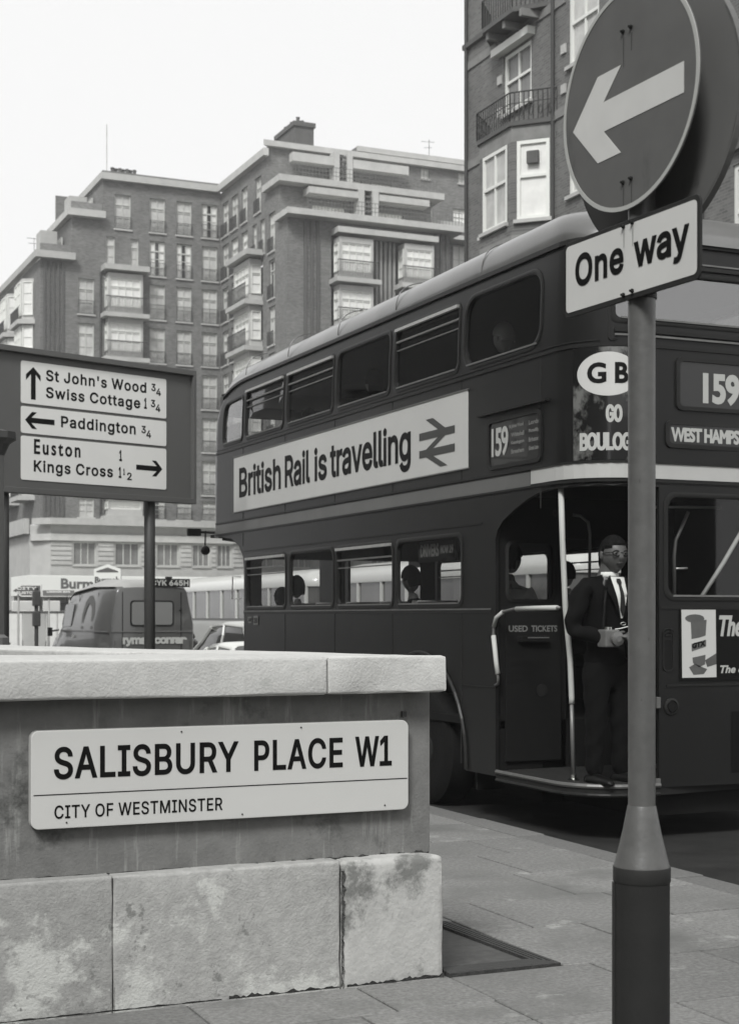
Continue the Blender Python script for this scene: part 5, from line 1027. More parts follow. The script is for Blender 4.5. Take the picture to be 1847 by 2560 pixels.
for sx_ in (-1, 1):
    chest_patch('lapel', [(sx_*.060,1.50),(sx_*.115,1.42),(sx_*.095,1.40),(sx_*.105,1.385),(sx_*.012,1.175),(sx_*.050,1.37)][::sx_], M['suit'], .017)
    MB().add([(sx_*.010,.070,1.478),(sx_*.055,.035,1.515),(sx_*.060,.020,1.495),(sx_*.045,.062,1.435)], [(0,1,2,3)]).build('collar', M['shirt'], cond)
MB().lathe([(.070,-.018),(.068,.0),(.064,.022)], (0,.012,1.502), 20).build('collar_band', M['shirt'], cond, smooth=True)
cf = MB().tube([(-.182,.095,.925),(-.170,.113,.912)], .037, 14); cf.build('cuff', M['shirt'], cond, smooth=True)
for sx_ in (-1, 1):
    o = MB().lathe([(.0,-.075),(.036,-.07),(.046,-.03),(.048,.04),(.050,.12),(.043,.19),(.025,.225),(.0,.235)], (0,0,0), 16, 'Y').build('shoe', M['leather'], cond, smooth=True)
    for v in o.data.vertices: v.co.z = max(v.co.z*(1.15 if v.co.y < .08 else .85), -.012)+.016; v.co.x += sx_*(.112+max(0, v.co.y)*.15)
# glasses and eyes placed on the head
gl = MB()
for sx_ in (-1, 1):
    P = [Vector((sx_*.031+.024*math.cos(t), .094-.010*abs(math.cos(t)*.5), .006+.017*math.sin(t))) for t in [2*math.pi*k/16 for k in range(17)]]
    gl.tube([hmx @ p for p in P], .0042, 6, caps=False); gl.tube([hmx @ Vector((sx_*.055,.088,.012)), hmx @ Vector((sx_*.078,.05,.010)), hmx @ Vector((sx_*.080,-.02,.006))], .0028, 6)
gl.tube([hmx @ Vector((-.008,.098,.010)), hmx @ Vector((.008,.098,.010))], .003, 6); gl.build('glasses', M['ink'], cond)
for sx_ in (-1, 1):
    e = MB().lathe([(.0,-.009),(.008,-.005),(.0105,0),(.008,.005),(.0,.009)], (0,0,0), 12).build('eye', mat('eye_white', .25, .3), cond, smooth=True, mtx=hmx @ Matrix.Translation((sx_*.029,.076,.005)))
    MB().lathe([(.0052,0),(.0052,.003)], (0,0,0), 10, 'Y').build('iris', M['ink'], e, mtx=hmx @ Matrix.Translation((sx_*.030,.084,.005)))
MB().tube([hmx @ Vector((-.024,.083,-.055)), hmx @ Vector((0,.0905,-.0535)), hmx @ Vector((.024,.083,-.055))], .0042, 6).build('lips', mat('lips', .05, .5), cond, smooth=True)
# ticket machine worn at the waist
tmc = empty('ticket_machine', (6.085, 9.52, .296), rz, label='metal ticket machine on a harness at the conductor\'s waist', cat='ticket machine')
tmc.scale = (1.08, 1.08, 1.0)
MB().box(.085,.205,.145,.235,.985,1.11).build('casing', M['alu_dark'], tmc, bevel=.012)
MB().lathe([(.05,0),(.05,.02),(.035,.025),(.02,.03)], (.115,.235,1.045), 20, 'Y').build('dial', M['alu_dark'], tmc)
MB().lathe([(.028,0),(.028,.028)], (.15,.19,1.10), 16).build('knob', M['chrome'], tmc)
MB().tube([(.055,.18,1.06),(.02,.20,1.055),(.02,.24,1.04)], .006, 8).build('crank', M['alu'], tmc)
MB().tube([(.16,.15,1.10),(.13,.13,1.30),(.06,.07,1.46),(.02,-.09,1.45)], .011, 6).build('harness_strap', M['leather'], tmc)
MB().tube([(-.05,.155,1.13),(.02,.158,1.115),(.06,.150,1.11)], .007, 6).build('buckle_bar', M['chrome'], tmc)
MB().tube([(.0+.022*math.cos(t),.163,1.15+.010*math.sin(t)) for t in [k*.5 for k in range(14)]], .004, 6).build('ring', M['chrome'], tmc)
MB().prism([(-.13,.14),(-.02,.15),(-.02,.21),(-.12,.20)], .90, 1.06).build('cash_bag', M['leather'], tmc, bevel=.015)
def sitter(x, y, zseat, ang, label, m_coat, m_hair, m_skin=None, long=0.0, lean=0.0, hy_=0.0, group=None, bulk=1.0):
    p = empty('person', (x, y, zseat), ang, label=label, cat='person', group='passengers seated on the bus'); s = Sk()
    c = s.chain([(0,0,.10),(0,lean*.3,.28),(0,lean*.7,.45),(0,lean,.56),(0,lean+.01,.62)], [(.11,.09),(.11,.08),(.12,.08),(.045,.045),(.045,.05)])
    for q in (-1, 1):
        a = s.chain([(q*.16,lean*.8,.46),(q*.20,.02+lean,.30),(q*.19,.08,.16),(q*.10,.26,.14)], [.045,.038,.034,.024], c[2])
        hand(s, (q*.10,.26,.14), (-q*.3,.9,0), (0,0,-1), a[-1], .7, .95, -q)
        s.chain([(q*.10,.12,.07),(q*.11,.42,.09),(q*.11,.45,-.15),(q*.11,.46,-.36),(q*.11,.54,-.40)], [.07,.05,.04,.035,.03], c[0])
    hmm_, hx = head_mesh(Vector((0, lean+.03, .735)), yaw=hy_, pitch=-lean*1.5)
    join_meshes('body', [s.mesh(0, 1), hmm_], m_skin or M['skin'], p); hair_mesh(hx, m_hair, p, long, 1.12, .5)
    k = Sk(); t = k.chain([(0,-.01,.02),(0,lean*.3,.28),(0,lean*.7,.42),(0,lean*.9,.515),(0,lean,.575)], [(.17*bulk,.14*bulk),(.155*bulk,.125*bulk),(.165*bulk,.105*bulk),(.085,.07),(.058,.06)])
    for q in (-1, 1): k.chain([(q*.165*bulk,lean*.8,.45),(q*.21*bulk,.02+lean,.30),(q*.19,.09,.17),(q*.12,.22,.145)], [.072,.066,.058,.044], t[2])
    link('coat', k.mesh(0, 1), m_coat, p)
    l = Sk(); t = l.chain([(0,-.02,.06),(0,.06,.08)], [(.15,.10),(.14,.10)])
    for q in (-1, 1): l.chain([(q*.10,.20,.09),(q*.11,.42,.09),(q*.11,.45,-.12),(q*.11,.46,-.33)], [.085,.068,.058,.052], t[1])
    link('legwear', l.mesh(0, 1), m_coat, p); return p
ZU, ZL = 2.49+.48, .68+.48
sitter(6.09, 11.0, ZU+.07, R(4), 'grey-haired passenger in the rearmost upper deck side window', M['coat_mid'], M['hair_grey'], lean=.05, hy_=R(8))
sitter(6.09, 13.66, ZU+.07, 0, 'dark-haired passenger in pale coat behind the plain upper deck window above the advert', M['coat_light'], M['hair'], long=1, lean=.02)
sitter(6.08, 12.55, ZL-.06, R(10), 'passenger leaning forward under the window bill on the lower deck', M['suit'], M['hair'], lean=.18, long=.6)
sitter(6.06, 15.68, ZL-.08, 0, 'passenger silhouetted at the second lower deck window, behind the frontmost one', M['suit'], M['hair'], long=.5, bulk=1.1)
sitter(6.08, 16.20, ZL-.20, 0, 'low passenger in dark coat at the very front lower deck window', M['suit'], M['hair'], long=.5)
sitter(7.7, 12.75, ZL, 0, 'passenger on the far side of the lower deck', M['suit'], M['hair'])
sitter(6.17, 11.2, ZL+.08, R(-62), 'woman in pale coat seated sideways behind the bulkhead window by the platform', M['coat_light'], M['hair'], lean=.06, long=.7, bulk=1.15)
sitter(6.35, 16.05, ZU, 0, 'passenger seated at the front of the upper deck', M['suit'], M['hair'])
# ------------------------------------------------------------------ buildings
def wall_cells(mb, fr_, u0, u1, z0, z1, holes, reveal=.25):
    """rectangular wall in the (u,z) plane with rectangular openings and reveals; fr_(u,z,d) d = depth into the wall"""
    us = sorted({u0,u1}|{h[0] for h in holes if u0 < h[0] < u1}|{h[1] for h in holes if u0 < h[1] < u1})
    zs = sorted({z0,z1}|{h[2] for h in holes if z0 < h[2] < z1}|{h[3] for h in holes if z0 < h[3] < z1})
    for i in range(len(us)-1):
        j = 0
        while j < len(zs)-1:
            cu = (us[i]+us[i+1])/2
            def hol(j): c = (zs[j]+zs[j+1])/2; return any(h[0] < cu < h[1] and h[2] < c < h[3] for h in holes)
            if hol(j): j += 1; continue
            k = j
            while k+1 < len(zs)-1 and not hol(k+1): k += 1
            mb.add([fr_(us[i],zs[j],0),fr_(us[i+1],zs[j],0),fr_(us[i+1],zs[k+1],0),fr_(us[i],zs[k+1],0)], [(0,1,2,3)]); j = k+1
    for h in holes:
        a, b, c, d = h; r = reveal
        for p, q in (((a,c),(b,c)),((b,c),(b,d)),((b,d),(a,d)),((a,d),(a,c))):
            mb.add([fr_(*p,0),fr_(*q,0),fr_(*q,r),fr_(*p,r)], [(0,1,2,3)])
WD = {}
def make_window(parent, org, ang, w, h, style='net', frame='winframe', nx=2, nz=1, rail=0.0, sill=True, fw=.07, d=.22, transom=None, head=False):
    """window lying in its own x-z plane (x along the wall, y into the wall); data shared between alike windows"""
    key = (round(w,2), round(h,2), style, frame, nx, nz, rail > 0, sill, transom, head)
    if key not in WD:
        mb = MB(); y0, y1 = d-.10, d
        mb.box(0,w,y0,y1,0,fw); mb.box(0,w,y0,y1,h-fw,h); mb.box(0,fw,y0,y1,fw,h-fw); mb.box(w-fw,w,y0,y1,fw,h-fw)
        for i in range(1, nx): x = fw+(w-2*fw)*i/nx; mb.box(x-.03,x+.03,y0+.01,y1-.01,fw,h-fw)
        for i in range(1, nz): z = fw+(h-2*fw)*i/nz; mb.box(fw,w-fw,y0+.02,y1-.02,z-.018,z+.018)
        if transom: z = h*transom; mb.box(fw,w-fw,y0-.005,y1,z-.04,z+.04)
        fme = mb.build('window', M[frame]).data
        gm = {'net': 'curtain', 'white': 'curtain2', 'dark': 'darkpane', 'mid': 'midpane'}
        panes = []
        if style == 'mix':
            for i in range(nx):
                xa, xb = fw+(w-2*fw)*i/nx, fw+(w-2*fw)*(i+1)/nx
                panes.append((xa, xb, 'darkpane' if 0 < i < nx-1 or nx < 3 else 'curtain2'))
        else: panes = [(0.01, w-.01, gm[style])]
        pm = []
        for xa, xb, mm in panes: 
            t = MB(); t.box(xa,xb,y1-.04,y1-.02,.01,h-.01); pm.append(t.build('pane', M[mm]).data)
        ex = []
        if sill: ex.append(('sill', MB().box(-.08,w+.08,-.10,.20,-.10,.0).build('sill', M['stone']).data))
        if head: ex.append(('lintel', MB().box(-.1,w+.1,-.05,.02,h,h+.16).build('lintel', M['stone']).data))
        if rail > 0:
            t = MB(); t.box(0,w,-.13,-.11,rail-.03,rail); t.box(0,w,-.13,-.11,.03,.055); n = max(6, int(w/.085))
            for i in range(n+1): x = w*i/n; t.box(x-.011,x+.011,-.13,-.11,.03,rail)
            ex.append(('railing', t.build('railing', M['iron']).data))
        for nm in ['window']+['pane']*len(pm)+[e[0] for e in ex]:
            pass
        WD[key] = (fme, pm, ex)
        for o in list(COL.objects):
            if o.parent is None and o.type == 'MESH' and o.data in [fme]+pm+[e[1] for e in ex]: bpy.data.objects.remove(o)
    fme, pm, ex = WD[key]
    o = link('window', fme, None, parent); 
    m_ = Matrix.Translation(org) @ Matrix.Rotation(ang, 4, 'Z'); pi_ = (Matrix.Translation(parent.location)).inverted()
    o.matrix_basis = pi_ @ m_
    for p_ in pm: link('pane', p_, None, o)
    for nm, me in ex: link(nm, me, None, o)
    return o
YA = 100.0; XB = 33.044; YC = 90.855
ROWS = [(27.19,29.48),(24.27,26.62),(21.36,23.70),(18.45,20.78),(15.54,17.87),(12.63,14.96),(9.72,12.05),(8.0,9.3)]
mans = empty('mansion_block', (30, 100, 0), label='tall 1930s dark brick mansion block with stepped roofline, stone bays and balconies', cat='apartment building')
fA = lambda u, z, d: (u, YA+d, z)
fB = lambda u, z, d: (XB+d, u, z)                      # wing flank faces -X
fC = lambda u, z, d: (u, YC+d, z)
styles = ['net','net','white','net','mix']
def rst(): return styles[rnd.randrange(5)]
holes = []; wins = []
colsA = [(25.68,26.78),(28.07,29.13),(29.91,30.98),(31.70,32.80)]
for ci, (a, b) in enumerate(colsA):
    for ri, (z0, z1) in enumerate(ROWS):
        if ci == 0 and ri > 0: continue
        holes.append((a,b,z0,z1)); st_ = 'net' if (ri in (3,4) or (ri == 0 and ci < 2)) else 'mix' if (ri, ci) in ((0,3),(1,1),(1,2)) else rst()
        wins.append((a,b,z0,z1,st_,(3 if st_ == 'mix' else 2),(1.0 if ri in (2,5) else .9 if st_ == 'mix' else .8)))
for a, b in ((25.11,25.70),(26.74,27.31)): holes.append((a,b,24.67,26.63)); wins.append((a,b,24.67,26.63,'net',1,0))
for ri, (z0, z1) in enumerate(ROWS[2:]): holes.append((23.23,24.31,z0,z1)); wins.append((23.23,24.31,z0,z1,'net',2,.9 if ri in (0,3) else 0))
for ri in range(2, 8):                                  # opening behind the bays
    holes.append((25.0,27.5,ROWS[ri][0]-.3 if ri < 7 else 8.0,ROWS[ri][1]+.3 if ri > 2 else 24.0))
hA = holes
mb = MB(); wall_cells(mb, fA, 24.88, XB, 7.6, 30.32, [h for h in hA if h[0] > 24.88 and not (h[0] < 25.5 and h[1] > 27)]+[(25.0,27.5,8.0,24.0)])
wall_cells(mb, fA, 22.83, 24.88, 7.6, 27.7, [h for h in hA if h[1] < 24.88]); wall_cells(mb, fA, 20.76, 22.83, 7.6, 24.75, [])
mb.add([(24.88,YA,24.7),(24.88,YA+14,24.7),(24.88,YA+14,30.32),(24.88,YA,30.32)], [(0,1,2,3)])
mb.add([(22.83,YA,24.7),(22.83,YA+5,24.7),(22.83,YA+5,27.7),(22.83,YA,27.7)], [(0,1,2,3)])
mb.add([(24.88,YA+5,24.7),(22.83,YA+5,24.7),(22.83,YA+5,30.32),(24.88,YA+5,30.32)], [(0,1,2,3)])
mb.add([(20.76,YA,7.6),(20.76,YA+34,7.6),(20.76,YA+34,24.75),(20.76,YA,24.75)], [(0,1,2,3)])
mb.add([(22.83,YA+5,24.7),(22.83,YA+34,24.7),(22.83,YA+34,28),(22.83,YA+5,28)], [(0,1,2,3)])
mb.add([(25.0,YA+.6,8),(27.5,YA+.6,8),(27.5,YA+.6,24),(25.0,YA+.6,24)], [(0,1,2,3)])
mb.build('wall', M['brick'], mans, fix=False)
for a, b, z0, z1, st_, nx, rl in wins: make_window(mans, (a, YA, z0), 0, b-a, z1-z0, st_, 'winframe', nx, 4 if st_ == 'mix' else 3, rail=rl, transom=.72)
def band(poly_pts, z0, z1, name, m, parent=mans):
    return MB().prism(poly_pts, z0, z1).build(name, m, parent)
# flutes
for x in (20.95, 21.25, 21.55, 21.85, 22.15): band([(x,YA-.12),(x+.13,YA-.12),(x+.13,YA-.002),(x,YA-.002)], 8.0, 24.6, 'pier', M['flute'])
# cornices and terrace ledges
band([(24.70,YA-.35),(XB-.35,YA-.35),(XB-.35,YA-.002),(24.88,YA-.002),(24.88,YA+14),(24.70,YA+14)], 30.32, 30.75, 'cornice', M['stone'])
band([(24.88,YA+.05),(XB,YA+.05),(XB,YA+12),(24.88,YA+12)], 30.33, 30.98, 'parapet', M['brick'])
band([(22.45,YA-.55),(24.95,YA-.55),(24.95,YA-.003),(22.80,YA-.003),(22.80,YA+8),(22.45,YA+8)], 27.68, 28.13, 'terrace_ledge', M['stone'])
band([(20.35,YA-.55),(22.95,YA-.55),(22.95,YA-.003),(20.72,YA-.003),(20.72,YA+30),(20.35,YA+30)], 24.75, 25.2, 'terrace_ledge', M['stone'])
band([(22.83,YA+.1),(24.87,YA+.1),(24.87,YA+.3),(22.83,YA+.3)], 28.13, 28.75, 'terrace_parapet', M['brick'])
band([(20.8,YA+.1),(22.83,YA+.1),(22.83,YA+.3),(20.8,YA+.3)], 25.2, 25.8, 'terrace_parapet', M['brick'])
band([(23.1,YA+2),(24.3,YA+2),(24.3,YA+3.4),(23.1,YA+3.4)], 28.1, 29.6, 'chimney_stack', M['stone'])
band([(21.2,YA+2),(22.3,YA+2),(22.3,YA+3.4),(21.2,YA+3.4)], 25.1, 27.1, 'chimney_stack', M['stone'])
for k in range(3):
    make_window(mans, (24.88, YA+2.2+k*2, 28.15), R(90), 1.0, 1.5, 'white', sill=False); make_window(mans, (22.83, YA+2.2+k*2, 25.2), R(90), 1.0, 1.6, 'white', sill=False)
MB().box(25.9,27.7,YA+1.5,YA+2.6,30.9,31.25).build('chimney_stack', M['stone'], mans)
for k in range(7):
    MB().lathe([(.16,0),(.13,.1),(.13,.42),(.17,.5),(.11,.56)], (26.05+k*.25,YA+2.0+.15*(k % 2),31.25), 10).build('chimney_pot', M['flute'], mans)
MB().tube([(25.9,YA+3,30.9),(25.9,YA+3,35.0)], .035, 6).build('flagpole', M['curtain'], mans)
MB().tube([(20.2,YA+12,25.2),(20.2,YA+12,31.0)], .03, 6).build('flagpole', M['curtain'], mans)
for (x, y, z) in ((23.7,YA+6,29.6),(22.0,YA+8,27.1)):
    t = MB(); t.tube([(x,y,z-1),(x,y,z+.9)], .02, 5); t.tube([(x-.5,y,z+.85),(x+.5,y,z+.85)], .018, 5); t.tube([(x-.4,y,z+.5),(x+.4,y,z+.5)], .018, 5); t.build('tv_aerial', M['iron'], mans)
# flank receding to the left behind the front corner: white bays
for k in range(6):
    y = YA+2.0+k*5.2
    for (z0, z1) in ROWS[2:7]:
        b = MB().prism([(20.757,y),(20.05,y+.35),(20.05,y+2.6),(20.757,y+2.95)], z0-.25, z1+.15).build('bay', M['stone'], mans)
        make_window(mans, (20.09, y+.33, z0+.05), math.atan2(-.35,.707), .70, z1-z0-.1, 'white', 'winwhite', 1, 3, sill=False, d=.0)
        for u, q in ((y+.45, 1.0),(y+1.55, .95)): make_window(mans, (20.05-.01, u+q, z0+.05), R(-90), q, z1-z0-.1, 'white', 'winwhite', 2, 3, sill=False, d=.0)
        MB().prism([(20.757,y-.3),(19.7,y+.1),(19.7,y+2.9),(20.757,y+3.2)], z0-.55, z0-.25).build('balcony_slab', M['stone'], mans)
        t = MB(); t.box(19.74,19.78,y+.1,y+2.9,z0+.5,z0+.55)
        for i in range(24): t.box(19.75,19.77,y+.1+i*.12,y+.125+i*.12,z0-.25,z0+.5)
        t.build('railing', M['iron'], mans)
# stone bays on the A face (rows 3 down)
def bay(x0, x1, yf, proj, z0, z1, facing='A', rail=True, slab=True):
    if facing == 'A': F_ = lambda u, v, z: (u, yf-v, z); ang = 0
    else: F_ = lambda u, v, z: (yf-v, u, z); ang = R(-90)
    def pr(P, a, b, nm, m): return MB().add([F_(p[0],p[1],a) for p in P]+[F_(p[0],p[1],b) for p in P], [tuple(range(len(P)-1,-1,-1)),tuple(range(len(P),2*len(P)))]+[(i,(i+1)%len(P),len(P)+(i+1)%len(P),len(P)+i) for i in range(len(P))]).build(nm, m, mans)
    P = [(x0,-.1),(x0,proj),(x1,proj),(x1,-.1)]; ins = .28
    pr([(x0+.02,-.1),(x0+.02,proj-.02),(x1-.02,proj-.02),(x1-.02,-.1)], z0, z0+.45, 'bay_base', M['stone']); pr(P, z1-.35, z1, 'bay_head', M['stone'])
    for a, b in ((x0,x0+.14),(x1-.14,x1)): pr([(a,proj-.16),(a,proj-.001),(b,proj-.001),(b,proj-.16)], z0+.45, z1-.35, 'bay_post', M['stone'])
    w_ = x1-x0-.28; org = F_(x0+.14 if facing == 'A' else x1-.14, proj-.02, z0+.45)
    make_window(mans, org, ang, w_, z1-z0-.8, 'white', 'winwhite', 4, 3, sill=False, d=.12, transom=.72)
    if facing == 'A': make_window(mans, (x0-.03, yf-.02, z0+.45), R(-90), proj-.12, z1-z0-.8, 'white', 'winwhite', 1, 3, sill=False, d=.08, transom=.72)
    else: make_window(mans, (yf-proj+.12, x0-.03, z0+.45), 0, proj-.14, z1-z0-.8, 'white', 'winwhite', 1, 3, sill=False, d=.08, transom=.72)
    for sgn in (1,):                                  # far side light
        u = x0 if sgn == 0 else x1
        pr([(u+(.01 if sgn == 0 else -.05),0),(u+(.01 if sgn == 0 else -.05),proj-.16),(u+(.05 if sgn == 0 else -.01),proj-.16),(u+(.05 if sgn == 0 else -.01),0)], z0+.45, z1-.35, 'side_light', M['curtain2'])
    if slab: pr([(x0-.35,-.05),(x0-.35,proj+.45),(x1+.35,proj+.45),(x1+.35,-.05)], z0-.28, z0, 'balcony_slab', M['stone'])
    if rail:
        t = MB(); n = int((x1-x0+.5)/.11)
        for i in range(n+1): u = x0-.25+(x1-x0+.5)*i/n; a, b = F_(u-.012,proj+.36,0), F_(u+.012,proj+.34,0); t.box(min(a[0],b[0]),max(a[0],b[0]),min(a[1],b[1]),max(a[1],b[1]),z0,z0+1.05)
        a, b = F_(x0-.25,proj+.37,0), F_(x1+.25,proj+.33,0); t.box(min(a[0],b[0]),max(a[0],b[0]),min(a[1],b[1]),max(a[1],b[1]),z0+1.02,z0+1.08)
        t.build('railing', M['iron'], mans)
for ri in range(2, 8):
    z0, z1 = (ROWS[ri][0]-.02, ROWS[ri][1]+.4) if ri < 7 else (8.0, 9.4); bay(25.05, 27.40, YA, .75, z0+.1, z1, 'A', rail=ri in (2,3,5,6))
band([(24.75,YA-1.15),(27.75,YA-1.15),(27.75,YA-.003),(24.75,YA-.003)], 24.25, 24.6, 'bay_hood', M['stone'])
MB().tube([(24.72,YA-.08,8),(24.72,YA-.08,24.2)], .06, 6).build('rainwater_pipe', M['iron'], mans)
# wing flank B
hB = []; colsB = [(98.37,99.70),(96.42,97.82),(94.54,95.72),(91.93,93.05)]
for ci, (a, b) in enumerate(colsB):
    for ri, (z0, z1) in enumerate(ROWS):
        if ci >= 2 and ri > 0: continue
        hB.append((a,b,z0,z1))
for a, b in ((94.5,95.7),(92.75,93.55),(91.25,92.1)): hB.append((a,b,24.4,26.6))
for ri in range(1, 8): hB.append((89.40,90.50,ROWS[ri][0]-.1,ROWS[ri][1]))
mb = MB(); wall_cells(mb, fB, 90.855, 100, 7.6, 30.32, [h for h in hB if h[0] > 90.86]+[(91.6,95.2,8.0,24.0)])
wall_cells(mb, fB, 88.6, 90.855, 7.6, 28.1, [h for h in hB if h[1] < 90.86]); wall_cells(mb, fB, 87.2, 88.6, 7.6, 25.8, [])
mb.add([fB(91.6,8,.6),fB(95.2,8,.6),fB(95.2,24,.6),fB(91.6,24,.6)], [(0,1,2,3)])
mb.build('wall', M['brick'], mans, fix=False)
for (a, b, z0, z1) in hB: make_window(mans, (XB, b, z0), R(-90), b-a, z1-z0, rst(), 'winframe', 2, 3, rail=.85, transom=.72)
for ri in range(2, 8):
    z0, z1 = (ROWS[ri][0]+.1, ROWS[ri][1]+.4) if ri < 7 else (8.0, 9.4); bay(91.9, 94.95, XB, .8, z0, z1, 'B', rail=ri in (2,3,5,6))
band([(XB-1.2,91.3),(XB-.003,91.3),(XB-.003,95.4),(XB-1.2,95.4)], 24.25, 24.6, 'bay_hood', M['stone'])
band([(XB-.35,YC-.35),(XB-.003,YC-.35),(XB-.003,YA-.36),(XB-.35,YA-.36)], 30.32, 30.78, 'cornice', M['stone'])
# head of the wing: three stepped volumes facing the camera
VX1 = 44.6; Y2, Y3 = 88.6, 87.2
def fq(y): return lambda u, z, d: (u, y+d, z)
mb = MB()
t1 = [(34.6,35.6,28.5,29.4),(36.2,37.1,28.5,29.4),(38.6,39.5,28.5,29.5),(40.2,41.6,28.5,29.5),(43.75,44.37,30.2,30.88),(46.5,47.2,30.2,30.9),(48.6,49.3,30.2,30.9),(43.75,44.6,27.4,28.5)]
wall_cells(mb, fq(YC), XB, 60, 7.6, 31.0, t1+[(46.1,47.2,27.4,28.5),(48.8,49.9,27.4,28.5),(46.1,47.2,24.2,26.1),(44.75,45.7,24.6,26.1),(46.3,47.4,21.4,23.3)])
t2 = [(35.2,37.4,25.95,27.0),(39.2,41.4,25.95,27.0)]
wall_cells(mb, fq(Y2), XB, VX1-1.2, 7.6, 28.1, t2)
wall_cells(mb, fq(Y3), XB, VX1-.6, 7.6, 25.7, [(35.9,42.6,8.0,24.9)])
mb.add([(VX1-.6,Y3,7.6),(VX1-.6,YC,7.6),(VX1-.6,YC,25.7),(VX1-.6,Y3,25.7)], [(0,1,2,3)]); mb.add([(35.9,Y3+.5,8),(42.6,Y3+.5,8),(42.6,Y3+.5,24.9),(35.9,Y3+.5,24.9)], [(0,1,2,3)])
mb.build('wall', M['brick'], mans, fix=False)
for (a, b, z0, z1) in t1+[(46.1,47.2,27.4,28.5),(48.8,49.9,27.4,28.5),(46.1,47.2,24.2,26.1),(44.75,45.7,24.6,26.1)]: make_window(mans, (a, YC, z0), 0, b-a, z1-z0, 'mid' if z0 == 24.6 else 'white', 'winframe', 2, 2)
for (a, b, z0, z1) in t2: make_window(mans, (a, Y2, z0), 0, b-a, z1-z0, 'white', 'winwhite', 4, 3)
band([(XB-.35,Y2-.9),(VX1-.7,Y2-.9),(VX1-.7,YC-.002),(XB-.35,YC-.002)], 28.02, 28.42, 'terrace_ledge', M['stone'])
band([(XB-.35,Y3-1.0),(VX1,Y3-1.0),(VX1,Y2-.002),(XB-.35,Y2-.002)], 25.68, 26.05, 'terrace_ledge', M['stone'])
band([(XB-.35,YC-.35),(60,YC-.35),(60,YC-.002),(XB,YC-.002)], 30.95, 31.3, 'cornice', M['stone'])
band([(39.2,YC+.1),(60,YC+.1),(60,YC+8),(39.2,YC+8)], 30.9, 31.75, 'parapet', M['brick']); band([(39.2,YC-.05),(60,YC-.05),(60,YC+.098),(39.2,YC+.098)], 31.45, 31.78, 'cornice', M['stone'])
band([(34.4,YC-1.0),(37.2,YC-1.0),(37.2,YC-.36),(34.4,YC-.36)], 30.0, 30.55, 'terrace_hood', M['stone']); band([(38.5,YC-1.0),(42.4,YC-1.0),(42.4,YC-.36),(38.5,YC-.36)], 30.0, 30.55, 'terrace_hood', M['stone'])
band([(34.6,Y2-1.0),(37.9,Y2-1.0),(37.9,Y2-.002),(34.6,Y2-.002)], 27.45, 27.85, 'terrace_hood', M['stone']); band([(39.3,Y2-1.0),(42.8,Y2-1.0),(42.8,Y2-.002),(39.3,Y2-.002)], 27.45, 27.85, 'terrace_hood', M['stone'])
for (x0_, x1_, y_, z0_, z1_) in ((37.2,37.55,YC-1.05,28.42,30.9),(38.1,38.45,YC-1.05,28.42,30.9),(37.9,38.28,Y2-1.05,26.05,28.0),(38.85,39.25,Y2-1.05,26.05,28.0)):
    band([(x0_,y_),(x1_,y_),(x1_,y_+.9),(x0_,y_+.9)], z0_, z1_, 'terrace_pier', M['stone'])
for (x0_, x1_, y_, z0_, z1_) in ((37.56,38.09,YC-.85,28.5,30.7),(38.29,38.84,Y2-.85,26.1,27.9)):
    z = z0_
    while z < z1_: MB().box(x0_,x1_,y_,y_+.12,z,z+.13).build('slat', M['flute'], mans); z += .30
for (x0_, x1_, y_, zz) in ((XB+.3,43.6,Y2-.85,28.42),(34.0,44.4,Y3-.95,26.05)):
    t = MB(); n = int((x1_-x0_)/.22)
    for i in range(n+1): x = x0_+(x1_-x0_)*i/n; t.box(x-.012,x+.012,y_,y_+.02,zz,zz+.8)
    for z in (zz+.78, zz+.5, zz+.25): t.box(x0_,x1_,y_,y_+.03,z,z+.03)
    t.build('railing', M['rail_grey'], mans)
for x0_, x1_ in ((34.0,35.3),): pass
for x in (34.1,34.5,34.9): band([(x,Y3-.14),(x+.16,Y3-.14),(x+.16,Y3-.002),(x,Y3-.002)], 8, 25.6, 'pier', M['flute'])
for x in (42.9,43.3,43.7): band([(x,Y3-.14),(x+.14,Y3-.14),(x+.14,Y3-.002),(x,Y3-.002)], 8, 25.6, 'pier', M['flute'])
band([(35.9,Y3-1.1),(42.7,Y3-1.1),(42.7,Y3-.003),(35.9,Y3-.003)], 24.85, 25.2, 'bay_hood', M['stone'])
for ri in range(2, 7):
    for x0_, x1_ in ((36.1,38.35),(40.45,42.5)):
        bay(x0_, x1_, Y3, .85, ROWS[ri][0]+.75, ROWS[ri][1]+.95, 'A', rail=True)
band([(38.5,Y3+.2),(40.3,Y3+.2),(40.3,Y3+.45),(38.5,Y3+.45)], 8, 24.8, 'flute_panel', M['flute_light'])
for k in range(6): x = 38.55+k*.3; band([(x,Y3-.1),(x+.13,Y3-.1),(x+.13,Y3+.198),(x,Y3+.198)], 8, 24.8, 'pier', M['flute_light'])
band([(43.3,YC-1.2),(60,YC-1.2),(60,YC-.36),(43.3,YC-.36)], 27.0, 27.25, 'balcony_slab', M['stone']); band([(43.3,YC-1.25),(60,YC-1.25),(60,YC-1.1),(43.3,YC-1.1)], 26.45, 27.0, 'balcony_front', M['brick']); band([(44.0,YC-1.3),(60,YC-1.3),(60,YC-.36),(44.0,YC-.36)], 26.12, 26.4, 'balcony_slab', M['stone'])
